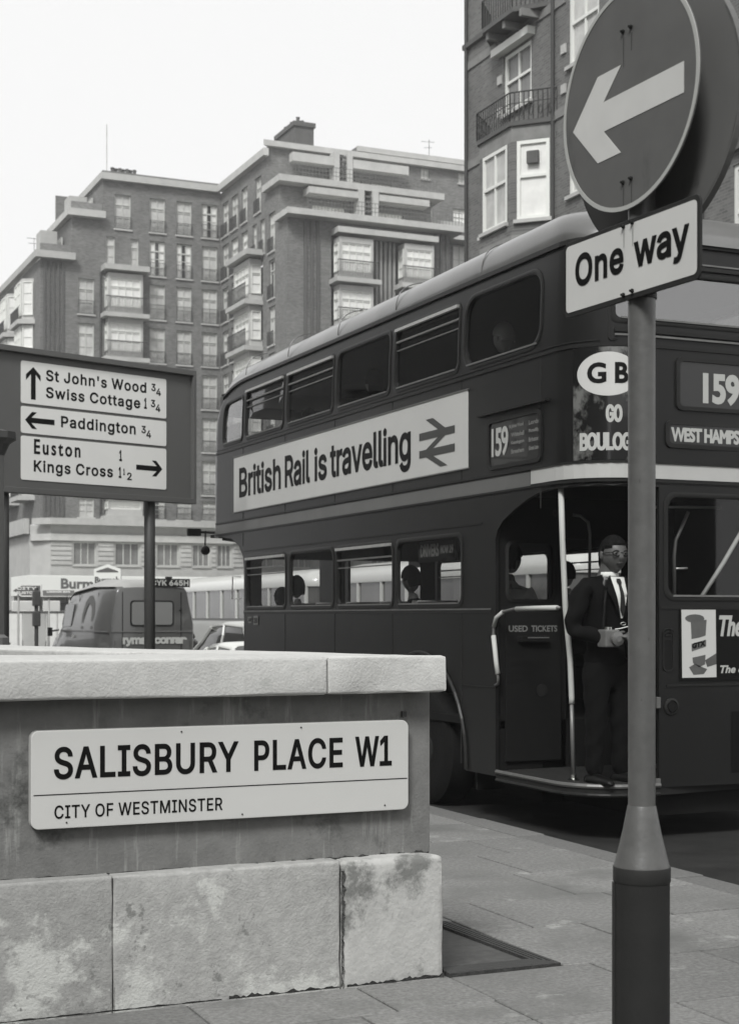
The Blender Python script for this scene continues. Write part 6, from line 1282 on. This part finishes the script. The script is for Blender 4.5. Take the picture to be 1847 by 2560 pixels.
# big chimney above the wing
band([(36.05,YC+3),(37.4,YC+3),(37.4,YC+6.5),(36.05,YC+6.5)], 30.8, 33.7, 'chimney_stack', M['flute']); band([(35.95,YC+2.9),(37.5,YC+2.9),(37.5,YC+6.6),(35.95,YC+6.6)], 33.55, 33.85, 'chimney_cap', M['flute'])
for k in range(6): MB().lathe([(.14,0),(.12,.3),(.15,.36)], (36.4+.5*(k % 2),YC+3.3+k*.55,33.85), 8).build('chimney_pot', M['flute'], mans)
band([(24.98,YA+.3),(60,YA+.3),(60,YA+12),(24.98,YA+12)], 30.0, 30.28, 'roof', M['flute']); band([(XB+.3,YC+.3),(60,YC+.3),(60,YA+.25),(XB+.3,YA+.25)], 29.9, 30.25, 'roof', M['flute'])
band([(47,YC+3),(47.6,YC+3),(47.6,YC+3.5),(47,YC+3.5)], 31.75, 32.35, 'chimney_stack', M['flute'])
t = MB(); t.tube([(46.3,YC+4,31.7),(46.3,YC+4,34.2)], .02, 5); t.tube([(45.7,YC+4,34.0),(46.9,YC+4.4,34.2)], .015, 5); t.tube([(45.9,YC+4,33.6),(46.7,YC+4.4,33.8)], .015, 5); t.build('tv_aerial', M['iron'], mans)
# stone base storeys
bs = []
for (a, b) in ((22.79,24.29),(25.56,27.21),(28.4,29.9),(30.88,32.05),(32.6,33.6),(35.2,36.7),(38,39.5),(41,42.5),(44,45.5)): bs.append((a,b,4.85,6.35))
mb = MB(); wall_cells(mb, fq(YA-.6), 21.3, 60, 0, 7.45, bs+[(a,b,.8,3.2) for a,b,_,_ in bs]); mb.add([(20.3,YA+1,0),(21.3,YA-.6,0),(21.3,YA-.6,7.45),(20.3,YA+1,7.45)], [(0,1,2,3)]); mb.add([(20.3,YA+1,0),(20.3,YA+34,0),(20.3,YA+34,7.45),(20.3,YA+1,7.45)], [(0,1,2,3)]); mb.build('stone_base', M['stone'], mans, fix=False)
for (a, b, z0, z1) in bs: make_window(mans, (a, YA-.6, z0), 0, b-a, z1-z0, 'mid', 'winframe', 3, 1, sill=True); make_window(mans, (a, YA-.6, .8), 0, b-a, 2.4, 'dark', 'winframe', 3, 1)
segs = [21.3]+[v for h in bs for v in (h[0]-.12, h[1]+.12)]+[60]
for i in range(0, len(segs)-1, 2):
    for k in range(5): MB().box(segs[i],segs[i+1],YA-.68,YA-.602,4.85+k*.31,5.09+k*.31).build('stone_course', M['stone'], mans)
band([(20.2,YA-.2),(21.1,YA-1.3),(60,YA-1.3),(60,YA),(20.2,YA)], 7.44, 7.85, 'base_cornice', M['stone']); band([(20.25,YA+.4),(21.25,YA-.85),(60,YA-.85),(60,YA-.61),(21.3,YA-.61),(20.3,YA+1)], 6.42, 6.85, 'string_course', M['stone'])
band([(19.9,YA+1),(20.25,YA+1),(20.25,YA+34),(19.9,YA+34)], 6.9, 7.9, 'balcony_front', M['stone'])
adopt_done = None
inv = Matrix.Translation(mans.location).inverted()
for o in COL.objects:
    if o.parent is mans and not o.name.startswith('window'): o.matrix_parent_inverse = inv
# nearer brick terrace on the right
XR = 22.0; ter = empty('brick_terrace', (24, 40, 0), label='dark brick terrace house with canted bay, iron balcony and white sash windows beyond the bus', cat='building')
fR = lambda u, z, d: (XR+d, u, z)
hR = [(38.41,40.03,16.30,18.05),(34.83,36.36,16.55,18.75),(31.2,32.7,16.55,18.75),(27.6,29.1,16.55,18.75),(23.6,25.2,16.55,18.75),
      (38.41,40.03,20.2,22.2),(34.83,36.36,20.0,22.2),(37.3,40.6,9.5,15.2),(34.83,36.36,13.0,15.25),(31.2,32.7,13.0,15.25),(27.6,29.1,13.0,15.25),(23.6,25.2,13.0,15.25),(20,21.6,13.0,15.25),(20,21.6,16.55,18.75),(34.83,36.36,9.6,11.9),(31.2,32.7,9.6,11.9),(27.6,29.1,9.6,11.9),(23.6,25.2,9.6,11.9),(20,21.6,9.6,11.9)]
mb = MB(); wall_cells(mb, fR, 12, 42.37, 0, 26, hR, .14); mb.add([(XR,42.37,0),(XR+14,42.37,0),(XR+14,42.37,26),(XR,42.37,26)], [(0,1,2,3)])
mb.add([fR(37.3,9.5,.5),fR(40.6,9.5,.5),fR(40.6,15.2,.5),fR(37.3,15.2,.5)], [(0,1,2,3)]); mb.build('wall', M['brick2'], ter, fix=False)
mans_save = mans
for (a, b, z0, z1) in hR:
    if (a, b) == (37.3, 40.6): continue
    make_window(ter, (XR, b, z0), R(-90), b-a, z1-z0, 'net' if (a < 38 and z0 > 12) else 'mid', 'winwhite', 2, 1, sill=True, fw=.12, d=.14, transom=.52)
def tb(P, z0, z1, name, m): return MB().prism(P, z0, z1).build(name, m, ter)
XF = XR-.89
by = [(XR,40.79),(XF,39.9),(XF,37.98),(XR,37.09)]
def seg_win(p, q, z0, z1, st_='net'):
    d_ = Vector((q[0]-p[0], q[1]-p[1], 0)); return make_window(ter, (p[0], p[1], z0), math.atan2(d_.y, d_.x), d_.length, z1-z0, st_, 'winwhite', 2 if st_ != 'white' else 1, 1, sill=True, fw=.10, d=.10, transom=.55)
def lerp(a, b_, t): return (a[0]+(b_[0]-a[0])*t, a[1]+(b_[1]-a[1])*t)
for lv, (zb, zt2) in enumerate(((12.62, 14.86), (9.55, 11.8), (6.4, 8.7))):
    tb(by, zt2, zt2+.42, 'bay_band', M['stone2']); tb(by, (12.221, 9.121, 3.0)[lv], zb-.001, 'bay_apron', M['brick2'])
    for i, (t0, t1) in ((0,(.0,.12)),(0,(.86,1)),(1,(0,.10)),(1,(.87,1)),(2,(0,.12)),(2,(.88,1))):
        a, b2 = lerp(by[i], by[i+1], t0), lerp(by[i], by[i+1], t1); n = ((XR+.5)-(a[0]+b2[0])/2, 38.94-(a[1]+b2[1])/2); L = math.hypot(*n); n = (n[0]/L*.22, n[1]/L*.22)
        tb([a, b2, (b2[0]+n[0], b2[1]+n[1]), (a[0]+n[0], a[1]+n[1])], zb, zt2-.001, 'bay_pier', M['brick2'])
    for i, t0, t1, st_ in ((0,.13,.85,'net'),(1,.105,.865,'net'),(2,.125,.875,'white')):
        seg_win(lerp(by[i], by[i+1], t0), lerp(by[i], by[i+1], t1), zb+.01, zt2-.01, st_)
p_ = lerp(by[2], by[3], .5); d_ = Vector((.707,-.707,0))
MB().box(-.17,.17,-.06,.06,-.17,.17).build('extract_fan', M['flute'], ter, mtx=Matrix.Translation((p_[0]-.02,p_[1]-.02,14.35)) @ Matrix.Rotation(R(-45),4,'Z'))
by = [(XR,40.9),(XF-.07,39.93),(XF-.07,37.95),(XR,36.98)]
tb(by, 15.281, 15.41, 'balcony_floor', M['flute'])
t = MB()
for i in range(len(by)-1):
    a, b = Vector(by[i]), Vector(by[i+1]); n = int((b-a).length/.13)
    for k in range(n+1): p = a+(b-a)*k/max(1,n); t.box(p.x-.012,p.x+.012,p.y-.012,p.y+.012,15.41,16.20)
    t.tube([(a.x,a.y,16.21),(b.x,b.y,16.21)], .022, 6); t.tube([(a.x,a.y,15.9),(b.x,b.y,15.9)], .014, 5)
    for k in range(0, n, 2):
        p = a+(b-a)*(k+.5)/max(1,n); t.tube([(p.x,p.y+.09*math.cos(q*.8),15.65+.14*math.sin(q*.8)) for q in range(9)], .012, 5)
t.build('balcony_railing', M['iron'], ter)
t = MB(); by = [(XR,40.9),(XF+.2,40.1),(XF+.2,38.3),(XR,37.5)]
for i in range(3):
    a, b = Vector(by[i]), Vector(by[i+1]); n = int((b-a).length/.13)
    for k in range(n+1): p = a+(b-a)*k/max(1,n); t.box(p.x-.012,p.x+.012,p.y-.012,p.y+.012,18.80,19.6)
    t.tube([(a.x,a.y,19.6),(b.x,b.y,19.6)], .022, 6)
t.build('upper_railing', M['iron'], ter); tb(by, 18.66, 18.80, 'upper_balcony', M['flute'])
for y in (37.9, 38.9, 39.9): tb([(XR-.6,y),(XR-.001,y),(XR-.001,y+.15),(XR-.6,y+.15)], 18.45, 18.659, 'console', M['stone2'])
tb([(XR-.25,38.2),(XR-.001,38.2),(XR-.001,40.4),(XR-.25,40.4)], 18.10, 18.32, 'awning_box', M['winwhite'])
for y0_, y1_ in ((40.45,42.37),(36.5,38.15),(32.9,34.7),(29.3,31.1),(25.4,27.4)):
    tb([(XR-.04,y0_),(XR-.001,y0_),(XR-.001,y1_),(XR-.04,y1_)], 18.38, 18.62, 'stone_band', M['stone2']); tb([(XR-.04,y0_),(XR-.001,y0_),(XR-.001,y1_),(XR-.04,y1_)], 15.3, 15.55, 'stone_band', M['stone2'])
tb([(XR-.14,12),(XR-.001,12),(XR-.001,37.2),(XR-.14,37.2)], 19.05, 19.2, 'string_course', M['flute']); tb([(XR-.12,12),(XR-.001,12),(XR-.001,37.5),(XR-.12,37.5)], 12.2, 12.35, 'string_course', M['flute']); tb([(XR-.12,40.5),(XR-.001,40.5),(XR-.001,42.5),(XR-.12,42.5)], 19.05, 19.2, 'string_course', M['flute'])
for y, z in ((40.25,17.3),(40.25,16.35),(36.6,17.0),(36.6,15.9)): tb([(XR-.05,y-.12),(XR-.001,y-.12),(XR-.001,y+.12),(XR-.05,y+.12)], z, z+.25, 'quoin_block', M['stone'])
for y in (37.1, 30.2, 42.32): MB().tube([(XR-.08,y,0),(XR-.08,y,26)], .055, 8).build('rainwater_pipe', M['iron'], ter)
inv = Matrix.Translation(ter.location).inverted()
for o in COL.objects:
    if o.parent is ter and not o.name.startswith('window'): o.matrix_parent_inverse = inv
# unseen brick blocks out of frame, added and sized to darken bus glass reflections
for nm, P, h_, lab in (('sky_blocker_left', [(-14,-30),(-14,74),(-26,74),(-26,-30)], 18, 'brick terrace along the side street, left of the boundary wall'),
        ('sky_blocker_rear', [(-6,-22),(30,-22),(30,-34),(-6,-34)], 7, 'low brick corner house behind the pavement')):
    b_ = empty(nm, (P[0][0], P[0][1], 0), label=lab, cat='building')
    MB().prism(P, 0, h_).build('wall', M['brick2'], b_).matrix_parent_inverse = Matrix.Translation(b_.location).inverted()
# ------------------------------------------------------------------ vehicles
def loft(sections, close=True):
    """sections: list of point loops (same count)"""
    mb = MB(); n = len(sections[0])
    for s in sections: mb.v += [tuple(p) for p in s]
    for i in range(len(sections)-1):
        for k in range(n): mb.f.append((i*n+k, i*n+(k+1) % n, (i+1)*n+(k+1) % n, (i+1)*n+k))
    if close: mb.f.append(tuple(range(n-1,-1,-1))); mb.f.append(tuple((len(sections)-1)*n+k for k in range(n)))
    return mb
def sect(y, w, z0, z1, top_in=.1, r=.08, wm=None):
    """cross section across x at y"""
    hw = w/2; tw = hw-top_in
    return [(-hw*.96,y,z0),(-hw,y,z0+.12),(-hw,y,z0+(z1-z0)*.55),(-tw,y,z1-r),(-tw+r*.7,y,z1-r*.2),(-tw*.4,y,z1),(tw*.4,y,z1),(tw-r*.7,y,z1-r*.2),(tw,y,z1-r),(hw,y,z0+(z1-z0)*.55),(hw,y,z0+.12),(hw*.96,y,z0)]
def veh_wheel(par, x, y, r, w=.17):
    t = MB().lathe([(r*.6,-w/2),(r*.95,-w/2),(r,-w/4),(r,w/4),(r*.95,w/2),(r*.6,w/2)], (x,y,r), 24, 'X').build('wheel', M['tyre'], par); autosmooth(t)
    MB().lathe([(r*.6,-w*.35),(r*.35,-w*.5),(r*.35,w*.5),(r*.6,w*.35)], (x,y,r), 20, 'X').build('rim', M['alu_dark'], t)
# van ahead of the bus: origin at the rear centre, +Y forward
va = math.radians(27.5)-YAW
rl = at(33, 279); rr = at(34, 478); pos = (rl+rr)/2
vang = va
van = empty('delivery_van', (pos.x, pos.y, ROADZ), vang, label='dark delivery van with pale roof seen from behind through the direction sign posts', cat='van')
van.scale = (1.08, 1.08, 1.13)
VW = 1.80
def vs(y, w, z0, z1, ti, r): return sect(y, w, z0, z1, ti, r)
b = loft([vs(0,1.74,.38,1.98,.14,.10), vs(.05,1.80,.35,2.02,.14,.10), vs(1.2,1.82,.35,2.03,.13,.10), vs(2.9,1.82,.35,1.93,.13,.10), vs(3.35,1.80,.35,1.80,.18,.10), vs(3.75,1.78,.35,1.20,.10,.08), vs(4.3,1.70,.38,1.05,.10,.08)]).build('body', M['vanbody'], van); autosmooth(b, 50)
rf = loft([[(-.60,.02,1.975),(-.4,.02,2.03),(.4,.02,2.03),(.60,.02,1.975)],[(-.76,.12,2.0),(-.5,.12,2.13),(.5,.12,2.13),(.76,.12,2.0)],[(-.78,1.4,2.015),(-.5,1.4,2.17),(.5,1.4,2.17),(.78,1.4,2.015)],[(-.78,2.7,1.93),(-.5,2.7,2.06),(.5,2.7,2.06),(.78,2.7,1.93)],[(-.72,3.36,1.78),(-.5,3.36,1.83),(.5,3.36,1.83),(.72,3.36,1.78)]]).build('roof', M['vanroof'], van); autosmooth(rf, 50)
fy_ = lambda a, b_, c: (a, -c, b_)
wn = MB().slabpoly(rrect(-.46,.46,1.24,1.74,.07), .0, .012, fy_).build('window_seal', M['rubber'], van); MB().slabpoly(rrect(-.43,.43,1.27,1.71,.055), .012, .016, fy_).build('rear_window', M['vanglass'], wn)
MB().slabpoly([(-.86,1.13),(.86,1.13),(.86,1.15),(-.86,1.15)], .0, .02, fy_).build('waist_moulding', M['alu_dark'], van)
for x in (-.62,.62): MB().slabpoly([(x-.008,.45),(x+.008,.45),(x+.008,1.9),(x-.008,1.9)], .0, .006, fy_).build('door_seam', M['rubber'], van)
text('van_lettering', 'ryman', .62, .17, M['carlight'], Matrix.Translation((-.62,-.02,.86)) @ Matrix.Rotation(R(90),4,'X'), van, bold=.014, hint='ryman', space=.88)
text('van_lettering', 'conran', .70, .13, M['carlight'], Matrix.Translation((.04,-.02,.90)) @ Matrix.Rotation(R(90),4,'X'), van, bold=.014, space=.88)
npn = MB().box(-.06,.80,-.03,-.005,2.00,2.16).build('number_plate', M['ink'], van); text('plate_lettering', 'CYK 645H', .80, .11, M['blindtext'], Matrix.Translation((-.03,-.034,2.025)) @ Matrix.Rotation(R(90),4,'X'), npn, bold=.006)
MB().box(.30,.42,-.02,.06,2.16,2.20).build('plate_lamp', M['ink'], van)
fx_ = lambda a, b_, c: (-.912-c+max(0, b_-1.27)/.66*.13, a, b_)
MB().slabpoly([(.0,1.13),(3.3,1.13),(3.3,1.15),(.0,1.15)], .0, .02, fx_).build('side_moulding', M['alu_dark'], van)
MB().slabpoly(rrect(2.55,3.2,1.22,1.68,.06), -.03, .006, fx_).build('cab_window', M['carglass'], van)
pa = [(1.05,1.18),(1.05,1.5),(1.15,1.72),(1.35,1.84),(1.55,1.84),(1.75,1.72),(1.85,1.5),(1.85,1.18)]; pi_ = [(1.2,1.18),(1.2,1.45),(1.28,1.6),(1.4,1.68),(1.52,1.68),(1.62,1.6),(1.7,1.45),(1.7,1.18)]
t = MB()
for i in range(len(pa)-1): t.slabpoly([pa[i],pa[i+1],pi_[i+1],pi_[i]], .0, .006, fx_)
t.build('arch_emblem', M['dirsign'], van)
for y, z in ((2.3,1.1),): MB().slabpoly([(y,1.0),(y+.12,1.0),(y+.12,1.05),(y,1.05)], .0, .03, fx_).build('door_handle', M['alu'], van)
for y in (1.0, 2.3, 3.25): MB().slabpoly([(y-.006,.45),(y+.006,.45),(y+.006,1.9),(y-.006,1.9)], .0, .006, fx_).build('door_seam', M['rubber'], van)
MB().slabpoly([(-.70,1.25),(.70,1.25),(.62,1.78),(-.62,1.78)], .0, .01, lambda a,b_,c: (a, 3.72-(b_-1.25)*.55+c, b_)).build('windscreen', M['carglass'], van)
MB().tube([(-.9,3.5,1.15),(-1.08,3.55,1.12)], .02, 6).build('mirror_arm', M['ink'], van); MB().box(-1.14,-1.04,3.52,3.56,1.02,1.2).build('wing_mirror', M['ink'], van)
for x in (-.72,.72):
    MB().box(x-.07,x+.07,-.03,.01,.75,.98).build('tail_lamp', M['adgrey'], van)
    veh_wheel(van, x*1.08, .75, .33); veh_wheel(van, x*1.08, 3.5, .33)
MB().box(-.88,.88,-.08,.0,.42,.54).build('bumper', M['alu_dark'], van)
MB().tube([(.60,-.01,1.55),(.60,-.06,1.56)], .02, 6).build('door_hinge', M['ink'], van)
def car(name, loc, ang, label, cat, paint, L=4.0, W=1.6, H=1.42, belt=.88, rear='slope', glass='carglass', round_=False):
    c = empty(name, loc, ang, label=label, cat=cat); b0 = belt
    body = loft([sect(0,W*.86,.32,b0-.16,.06,.07), sect(.10,W*.96,.28,b0-.05,.06,.08), sect(.7,W,.25,b0,.06,.08), sect(L*.5,W,.25,b0+.02,.06,.08), sect(L*.72,W,.25,b0-.01,.06,.08), sect(L*.95,W*.94,.28,b0-.10,.06,.08), sect(L,W*.82,.34,b0-.25,.06,.07)]).build('body', M[paint], c); autosmooth(body, 55)
    gw = W*.93; k = .05 if round_ else 0
    def gs(y, w, z, ti): hw = w/2; return [(-hw,y,b0-.03),(-hw+ti*.5,y,b0+(z-b0)*.5),(-hw+ti,y,z-.08),(-hw+ti+.10,y,z-.02),(0,y,z),(hw-ti-.10,y,z-.02),(hw-ti,y,z-.08),(hw-ti*.5,y,b0+(z-b0)*.5),(hw,y,b0-.03)]
    y0_, y1_ = (.35, .75); secs = [gs(y0_,gw*.95,b0+.03,.03), gs((y0_+y1_)/2-.01,gw*.97,b0+(H-b0)*.5,.07), gs(y1_,gw,H-.04,.12), gs(L*.42,gw,H,.12), gs(L*.56,gw,H-.04,.12), gs(L*.635,gw*.98,b0+(H-b0)*.5,.08), gs(L*.71,gw*.96,b0+.0,.03)]
    gl_ = loft(secs).build('windows', M[glass], c); autosmooth(gl_, 50)
    rs_ = [[(p_[0]*1.03, p_[1], p_[2]+.012) for p_ in s__[2:7]] for s__ in secs[2:5]]
    mb = MB(); 
    for s__ in rs_: mb.v += s__
    mb.v = [tuple(p_) for s__ in secs[2:5] for p_ in [(q_[0]*1.03, q_[1], q_[2]+.012) for q_ in s__[2:7]]]
    for i in range(2):
        for k_ in range(4): mb.f.append((i*5+k_, i*5+k_+1, i*5+k_+6, i*5+k_+5))
    o = mb.build('roof', M[paint], c); autosmooth(o, 50); sm_ = o.modifiers.new('t', 'SOLIDIFY'); sm_.thickness = .03
    for sgn in (-1, 1):
        k0 = 2 if sgn < 0 else 6; kk = 0 if sgn < 0 else 8; k1 = 1 if sgn < 0 else 7
        for ia, ib_ in ((0,2),(6,4)): MB().tube([secs[ia][kk], secs[(ia+ib_)//2][k1], secs[ib_][k0]], .045, 6).build('roof_pillar', M[paint], c)
        MB().tube([secs[3][k0], (secs[3][k1][0]*1.0, L*.40, b0+(H-b0)*.5), (secs[3][kk][0], L*.40, b0-.02)], .03, 6).build('roof_pillar', M[paint], c)
        MB().lathe([(.05,0),(.05,-.03)], (sgn*W*.36,.06,.62), 12, 'Y').build('tail_lamp', M['adgrey'], c)
        veh_wheel(c, sgn*W*.44, L*.2, .30); veh_wheel(c, sgn*W*.44, L*.8, .30)
    MB().box(-W*.47,W*.47,-.06,.02,.42,.50).build('rear_bumper', M['alu'], c); MB().box(-W*.46,W*.46,L-.02,L+.06,.42,.50).build('front_bumper', M['alu'], c)
    return c
p = at(38, 424); car('black_taxi', (p.x, p.y, ROADZ), vang, 'black taxi with rounded cabin, mostly hidden behind the dark van', 'taxi', 'cardark', L=4.5, W=1.74, H=1.80, belt=1.12)
p = at(27.5, 735); car('saloon_car', (p.x, p.y, ROADZ), vang+R(3), 'pale saloon car between the dark van and the bus', 'car', 'carlight', L=3.9, W=1.55, H=1.53, belt=1.0)
p = at(23.2, 715); car('small_white_car', (p.x, p.y, ROADZ), vang, 'low white car close to the front of the bus', 'car', 'carwhite', L=3.2, W=1.45, H=1.22, belt=.80)
p = at(34, 60); car('white_car', (p.x, p.y, ROADZ), R(75), 'white car beyond the sign posts, cut off by the wall top', 'car', 'carwhite', L=4.4, W=1.7, H=1.46, belt=1.02)
# coach across the road
def coach(x0, x1, y0, y1, h_, label):
    c = empty('coach', ((x0+x1)/2, (y0+y1)/2, ROADZ), label=label, cat='coach', group='coaches across the road'); z = ROADZ
    lo = MB().prism(rrect(x0,x1,y0,y1,.35), z+.3, z+1.55).build('body', M['carlight'], c, bevel=.03)
    MB().prism(rrect(x0+.05,x1-.05,y0+.05,y1-.05,.33), z+1.551, z+2.42).build('glazing', M['coachglass'], c)
    n = int((y1-y0)/1.35)
    for k in range(n+1):
        y = y0+.30+(y1-y0-.6)*k/n
        for xx in (x0+.005, x1-.085): MB().box(xx,xx+.08,y-.045,y+.045,z+1.551,z+2.42).build('window_pillar', M['carwhite'], c)
    rr_ = loft([[(p_[0]+(x0+x1)/2*0, p_[1], zz) for p_ in rrect(x0+i_,x1-i_,y0+i_,y1-i_,.40)] for zz, i_ in ((z+2.42,.0),(z+2.55,-.01),(z+2.68,.05),(z+2.82,.22),(z+2.90,.5))]).build('roof', M['carwhite'], c); autosmooth(rr_, 40)
    MB().box(x0-.012,x0+.0,y0+.3,y1-.3,z+1.50,z+1.56).build('waist_trim', M['alu_dark'], c)
    for y in (y0+1.8, y1-1.8): 
        for xx in (x0+.15, x1-.15):
            t = MB().lathe([(.3,-.12),(.46,-.12),(.48,0),(.46,.12),(.3,.12)], (xx,y,z+.48), 24, 'X').build('wheel', M['tyre'], c)
    adopt(c); return c
coach(15.0, 17.4, 38.0, 50.0, 2.9, 'white-roofed single-deck coach on the far side of the road, between the van and the bus')
coach(14.6, 17.0, 24.0, 35.5, 2.9, 'single-deck coach seen through the lower deck windows of the bus')
# ------------------------------------------------------------------ petrol station forecourt under the mansion block
ps = empty('petrol_station', (30, 92, 0), label='petrol station with long white lettered fascia below the mansion block', cat='petrol station')
x0_, zt_ = on_y(92, 62, 1446); x1_, zb_ = on_y(92, 620, 1480)
MB().box(18.4,52,92,97.5,2.75,3.95).build('fascia', M['facewhite'], ps, bevel=.03)
for x in (19.5, 26, 33, 40, 47): MB().box(x,x+.3,93,93.3,0,2.75).build('column', M['winwhite'], ps)
MB().box(18.6,51.5,97.52,97.8,0,2.75).build('kiosk_wall', M['curtain2'], ps)
for k in range(18): MB().box(19.2+k*1.8,20.2+k*1.8,97.4,97.51,.8,2.4).build('kiosk_window', M['midpane'], ps)
tx0, tz0 = on_y(92, 152, 1472); tx1, tz1 = on_y(92, 152, 1446); tx2, _ = on_y(92, 268, 1446)
text('fascia_lettering', 'Burmah', tx2-tx0, tz1-tz0, M['signtext'], plane_mtx((tx0, 91.985, tz0), (1,0,0)), ps, bold=.03)
for k in range(4): MB().box(22+k*4,22.6+k*4,93.2,93.8,0,1.6).build('fuel_pump', M['winwhite'], ps, bevel=.05)
adopt(ps)
tot = empty('filling_station_sign', (at(60, 270).x, at(60, 270).y, 0), label='white house-shaped sign board on a post, above the dark van roof', cat='sign')
T = lambda a, b_, c: tuple(Vector((tot.location.x, tot.location.y, 0))+Vector((C_,-S_,0))*a+Vector((-S_,-C_,0))*c+Vector((0,0,b_)))
k_ = 60/FPX; zz = lambda y: EYE+(HY-y)*k_; xx = lambda x: (x-270)*k_
MB().slabpoly([(xx(236),zz(1466)),(xx(303),zz(1466)),(xx(303),zz(1423)),(xx(270),zz(1411)),(xx(236),zz(1423))], -.1, .1, T).build('board', M['facewhite'], tot)
MB().slabpoly([(xx(242),zz(1431)),(xx(296),zz(1431)),(xx(296),zz(1428)),(xx(270),zz(1419)),(xx(242),zz(1428))], .1, .11, T).build('emblem', M['adgrey'], tot)
text('sign_lettering', 'Burmah', xx(300)-xx(238), zz(1442)-zz(1459), M['signtext'], plane_mtx(T(xx(238), zz(1459), .115), (C_,-S_,0)), tot, bold=.015)
MB().tube([T(0,0,0), T(0,zz(1466),0)], .08, 8).build('post', M['winwhite'], tot); adopt(tot)
# direction boards, signals and barrier at the junction
jn = at(48, 75)
def board(px0, px1, py0, py1, d, m, name, lab, cat, txt=None, pt_=False, legs=True):
    o = at(d, (px0+px1)/2); e = empty(name, (o.x, o.y, 0), label=lab, cat=cat); k = d/FPX
    T = lambda a, b_, c: tuple(Vector((o.x, o.y, 0))+Vector((C_,-S_,0))*a+Vector((-S_,-C_,0))*c+Vector((0,0,b_)))
    w = (px1-px0)*k; z0, z1 = EYE+(HY-py1)*k, EYE+(HY-py0)*k; P = [(-w/2,z0),(w/2,z0),(w/2,z1),(-w/2,z1)]
    if pt_: P = [(-w/2+.25,z0),(w/2,z0),(w/2,z1),(-w/2+.25,z1),(-w/2,(z0+z1)/2)]
    b_ = MB().slabpoly(P, -.03, .03, T).build('board', M['curtain2'], e)
    cx_ = sum(p_[0] for p_ in P)/len(P); cz_ = (z0+z1)/2; MB().slabpoly([(cx_+(p_[0]-cx_)*.92, cz_+(p_[1]-cz_)*.78) for p_ in P], .03, .034, T).build('face', M[m], e)
    if txt:
        for i, s in enumerate(txt): text('board_lettering', s, w*.68, (z1-z0)*.24, M['curtain2'] if m != 'curtain2' else M['signtext'], plane_mtx(T(-w*.34, z1-(z1-z0)*(.44+.36*i), .037), (C_,-S_,0)), e, bold=.006)
    if legs: 
        for a in (-w*.3, w*.3): MB().tube([T(a,ROADZ,-.06), T(a,z1-.05,-.06)], .025, 8).build('post', M['curtain'], e)
    adopt(e); return e
board(30, 104, 1461, 1492, 40, 'adgrey', 'pointer_sign', 'pointed direction board left of the signals', 'road sign', ['CITY', 'EUSTON'], True)
board(104, 190, 1474, 1492, 42, 'midpane', 'street_board', 'small dark lettered board just left of the van roof', 'road sign', ['LONDON ZOO'])
board(30, 98, 1502, 1528, 41, 'enamel2', 'white_board', 'blank white board under the pointed direction board', 'road sign')
board(108, 150, 1502, 1528, 43, 'enamel2', 'short_white_board', 'short white board beside the van', 'road sign')
o = at(38, 91); tl = empty('traffic_signal', (o.x, o.y, 0), label='dark traffic signal post in front of the direction boards', cat='traffic light')
MB().tube([(o.x,o.y,ROADZ),(o.x,o.y,2.2)], .05, 8).build('post', M['post'], tl)
for z in (1.75, 1.25): MB().box(o.x-.09,o.x+.09,o.y-.1,o.y+.1,z,z+.38).build('signal_head', M['post'], tl, bevel=.03)
adopt(tl)
o = at(50, 85); hd = empty('hoarding', (o.x, o.y, 0), label='pale panelled hoarding behind the direction boards', cat='hoarding')
T = lambda a, b_, c: tuple(Vector((o.x, o.y, 0))+Vector((C_,-S_,0))*a+Vector((-S_,-C_,0))*c+Vector((0,0,b_)))
for k in range(6): MB().slabpoly([(-2.6+k*.75,ROADZ),(-1.88+k*.75,ROADZ),(-1.88+k*.75,1.62),(-2.6+k*.75,1.62)], -.03, .03, T).build('panel', M['curtain2'] if k % 3 else M['stone'], hd)
MB().slabpoly([(-2.7,1.62),(2.0,1.62),(2.0,1.70),(-2.7,1.70)], -.06, .06, T).build('top_rail', M['dirsign'], hd); adopt(hd)
# thin haze over the far buildings
hz = MB().box(-150,230,-110,290,-1.2,60).build('haze', None)
hm_ = bpy.data.materials.new('haze'); hm_.use_nodes = True; n = hm_.node_tree; n.nodes.clear()
ho = n.nodes.new('ShaderNodeOutputMaterial'); hv = n.nodes.new('ShaderNodeVolumePrincipled'); hv.inputs['Density'].default_value = 0.0010
hv.inputs['Color'].default_value = (.97,.97,.97,1); hv.inputs['Anisotropy'].default_value = 0.2; n.links.new(hv.outputs[0], ho.inputs['Volume'])
hz.data.materials.append(hm_); tag(hz, kind='stuff')
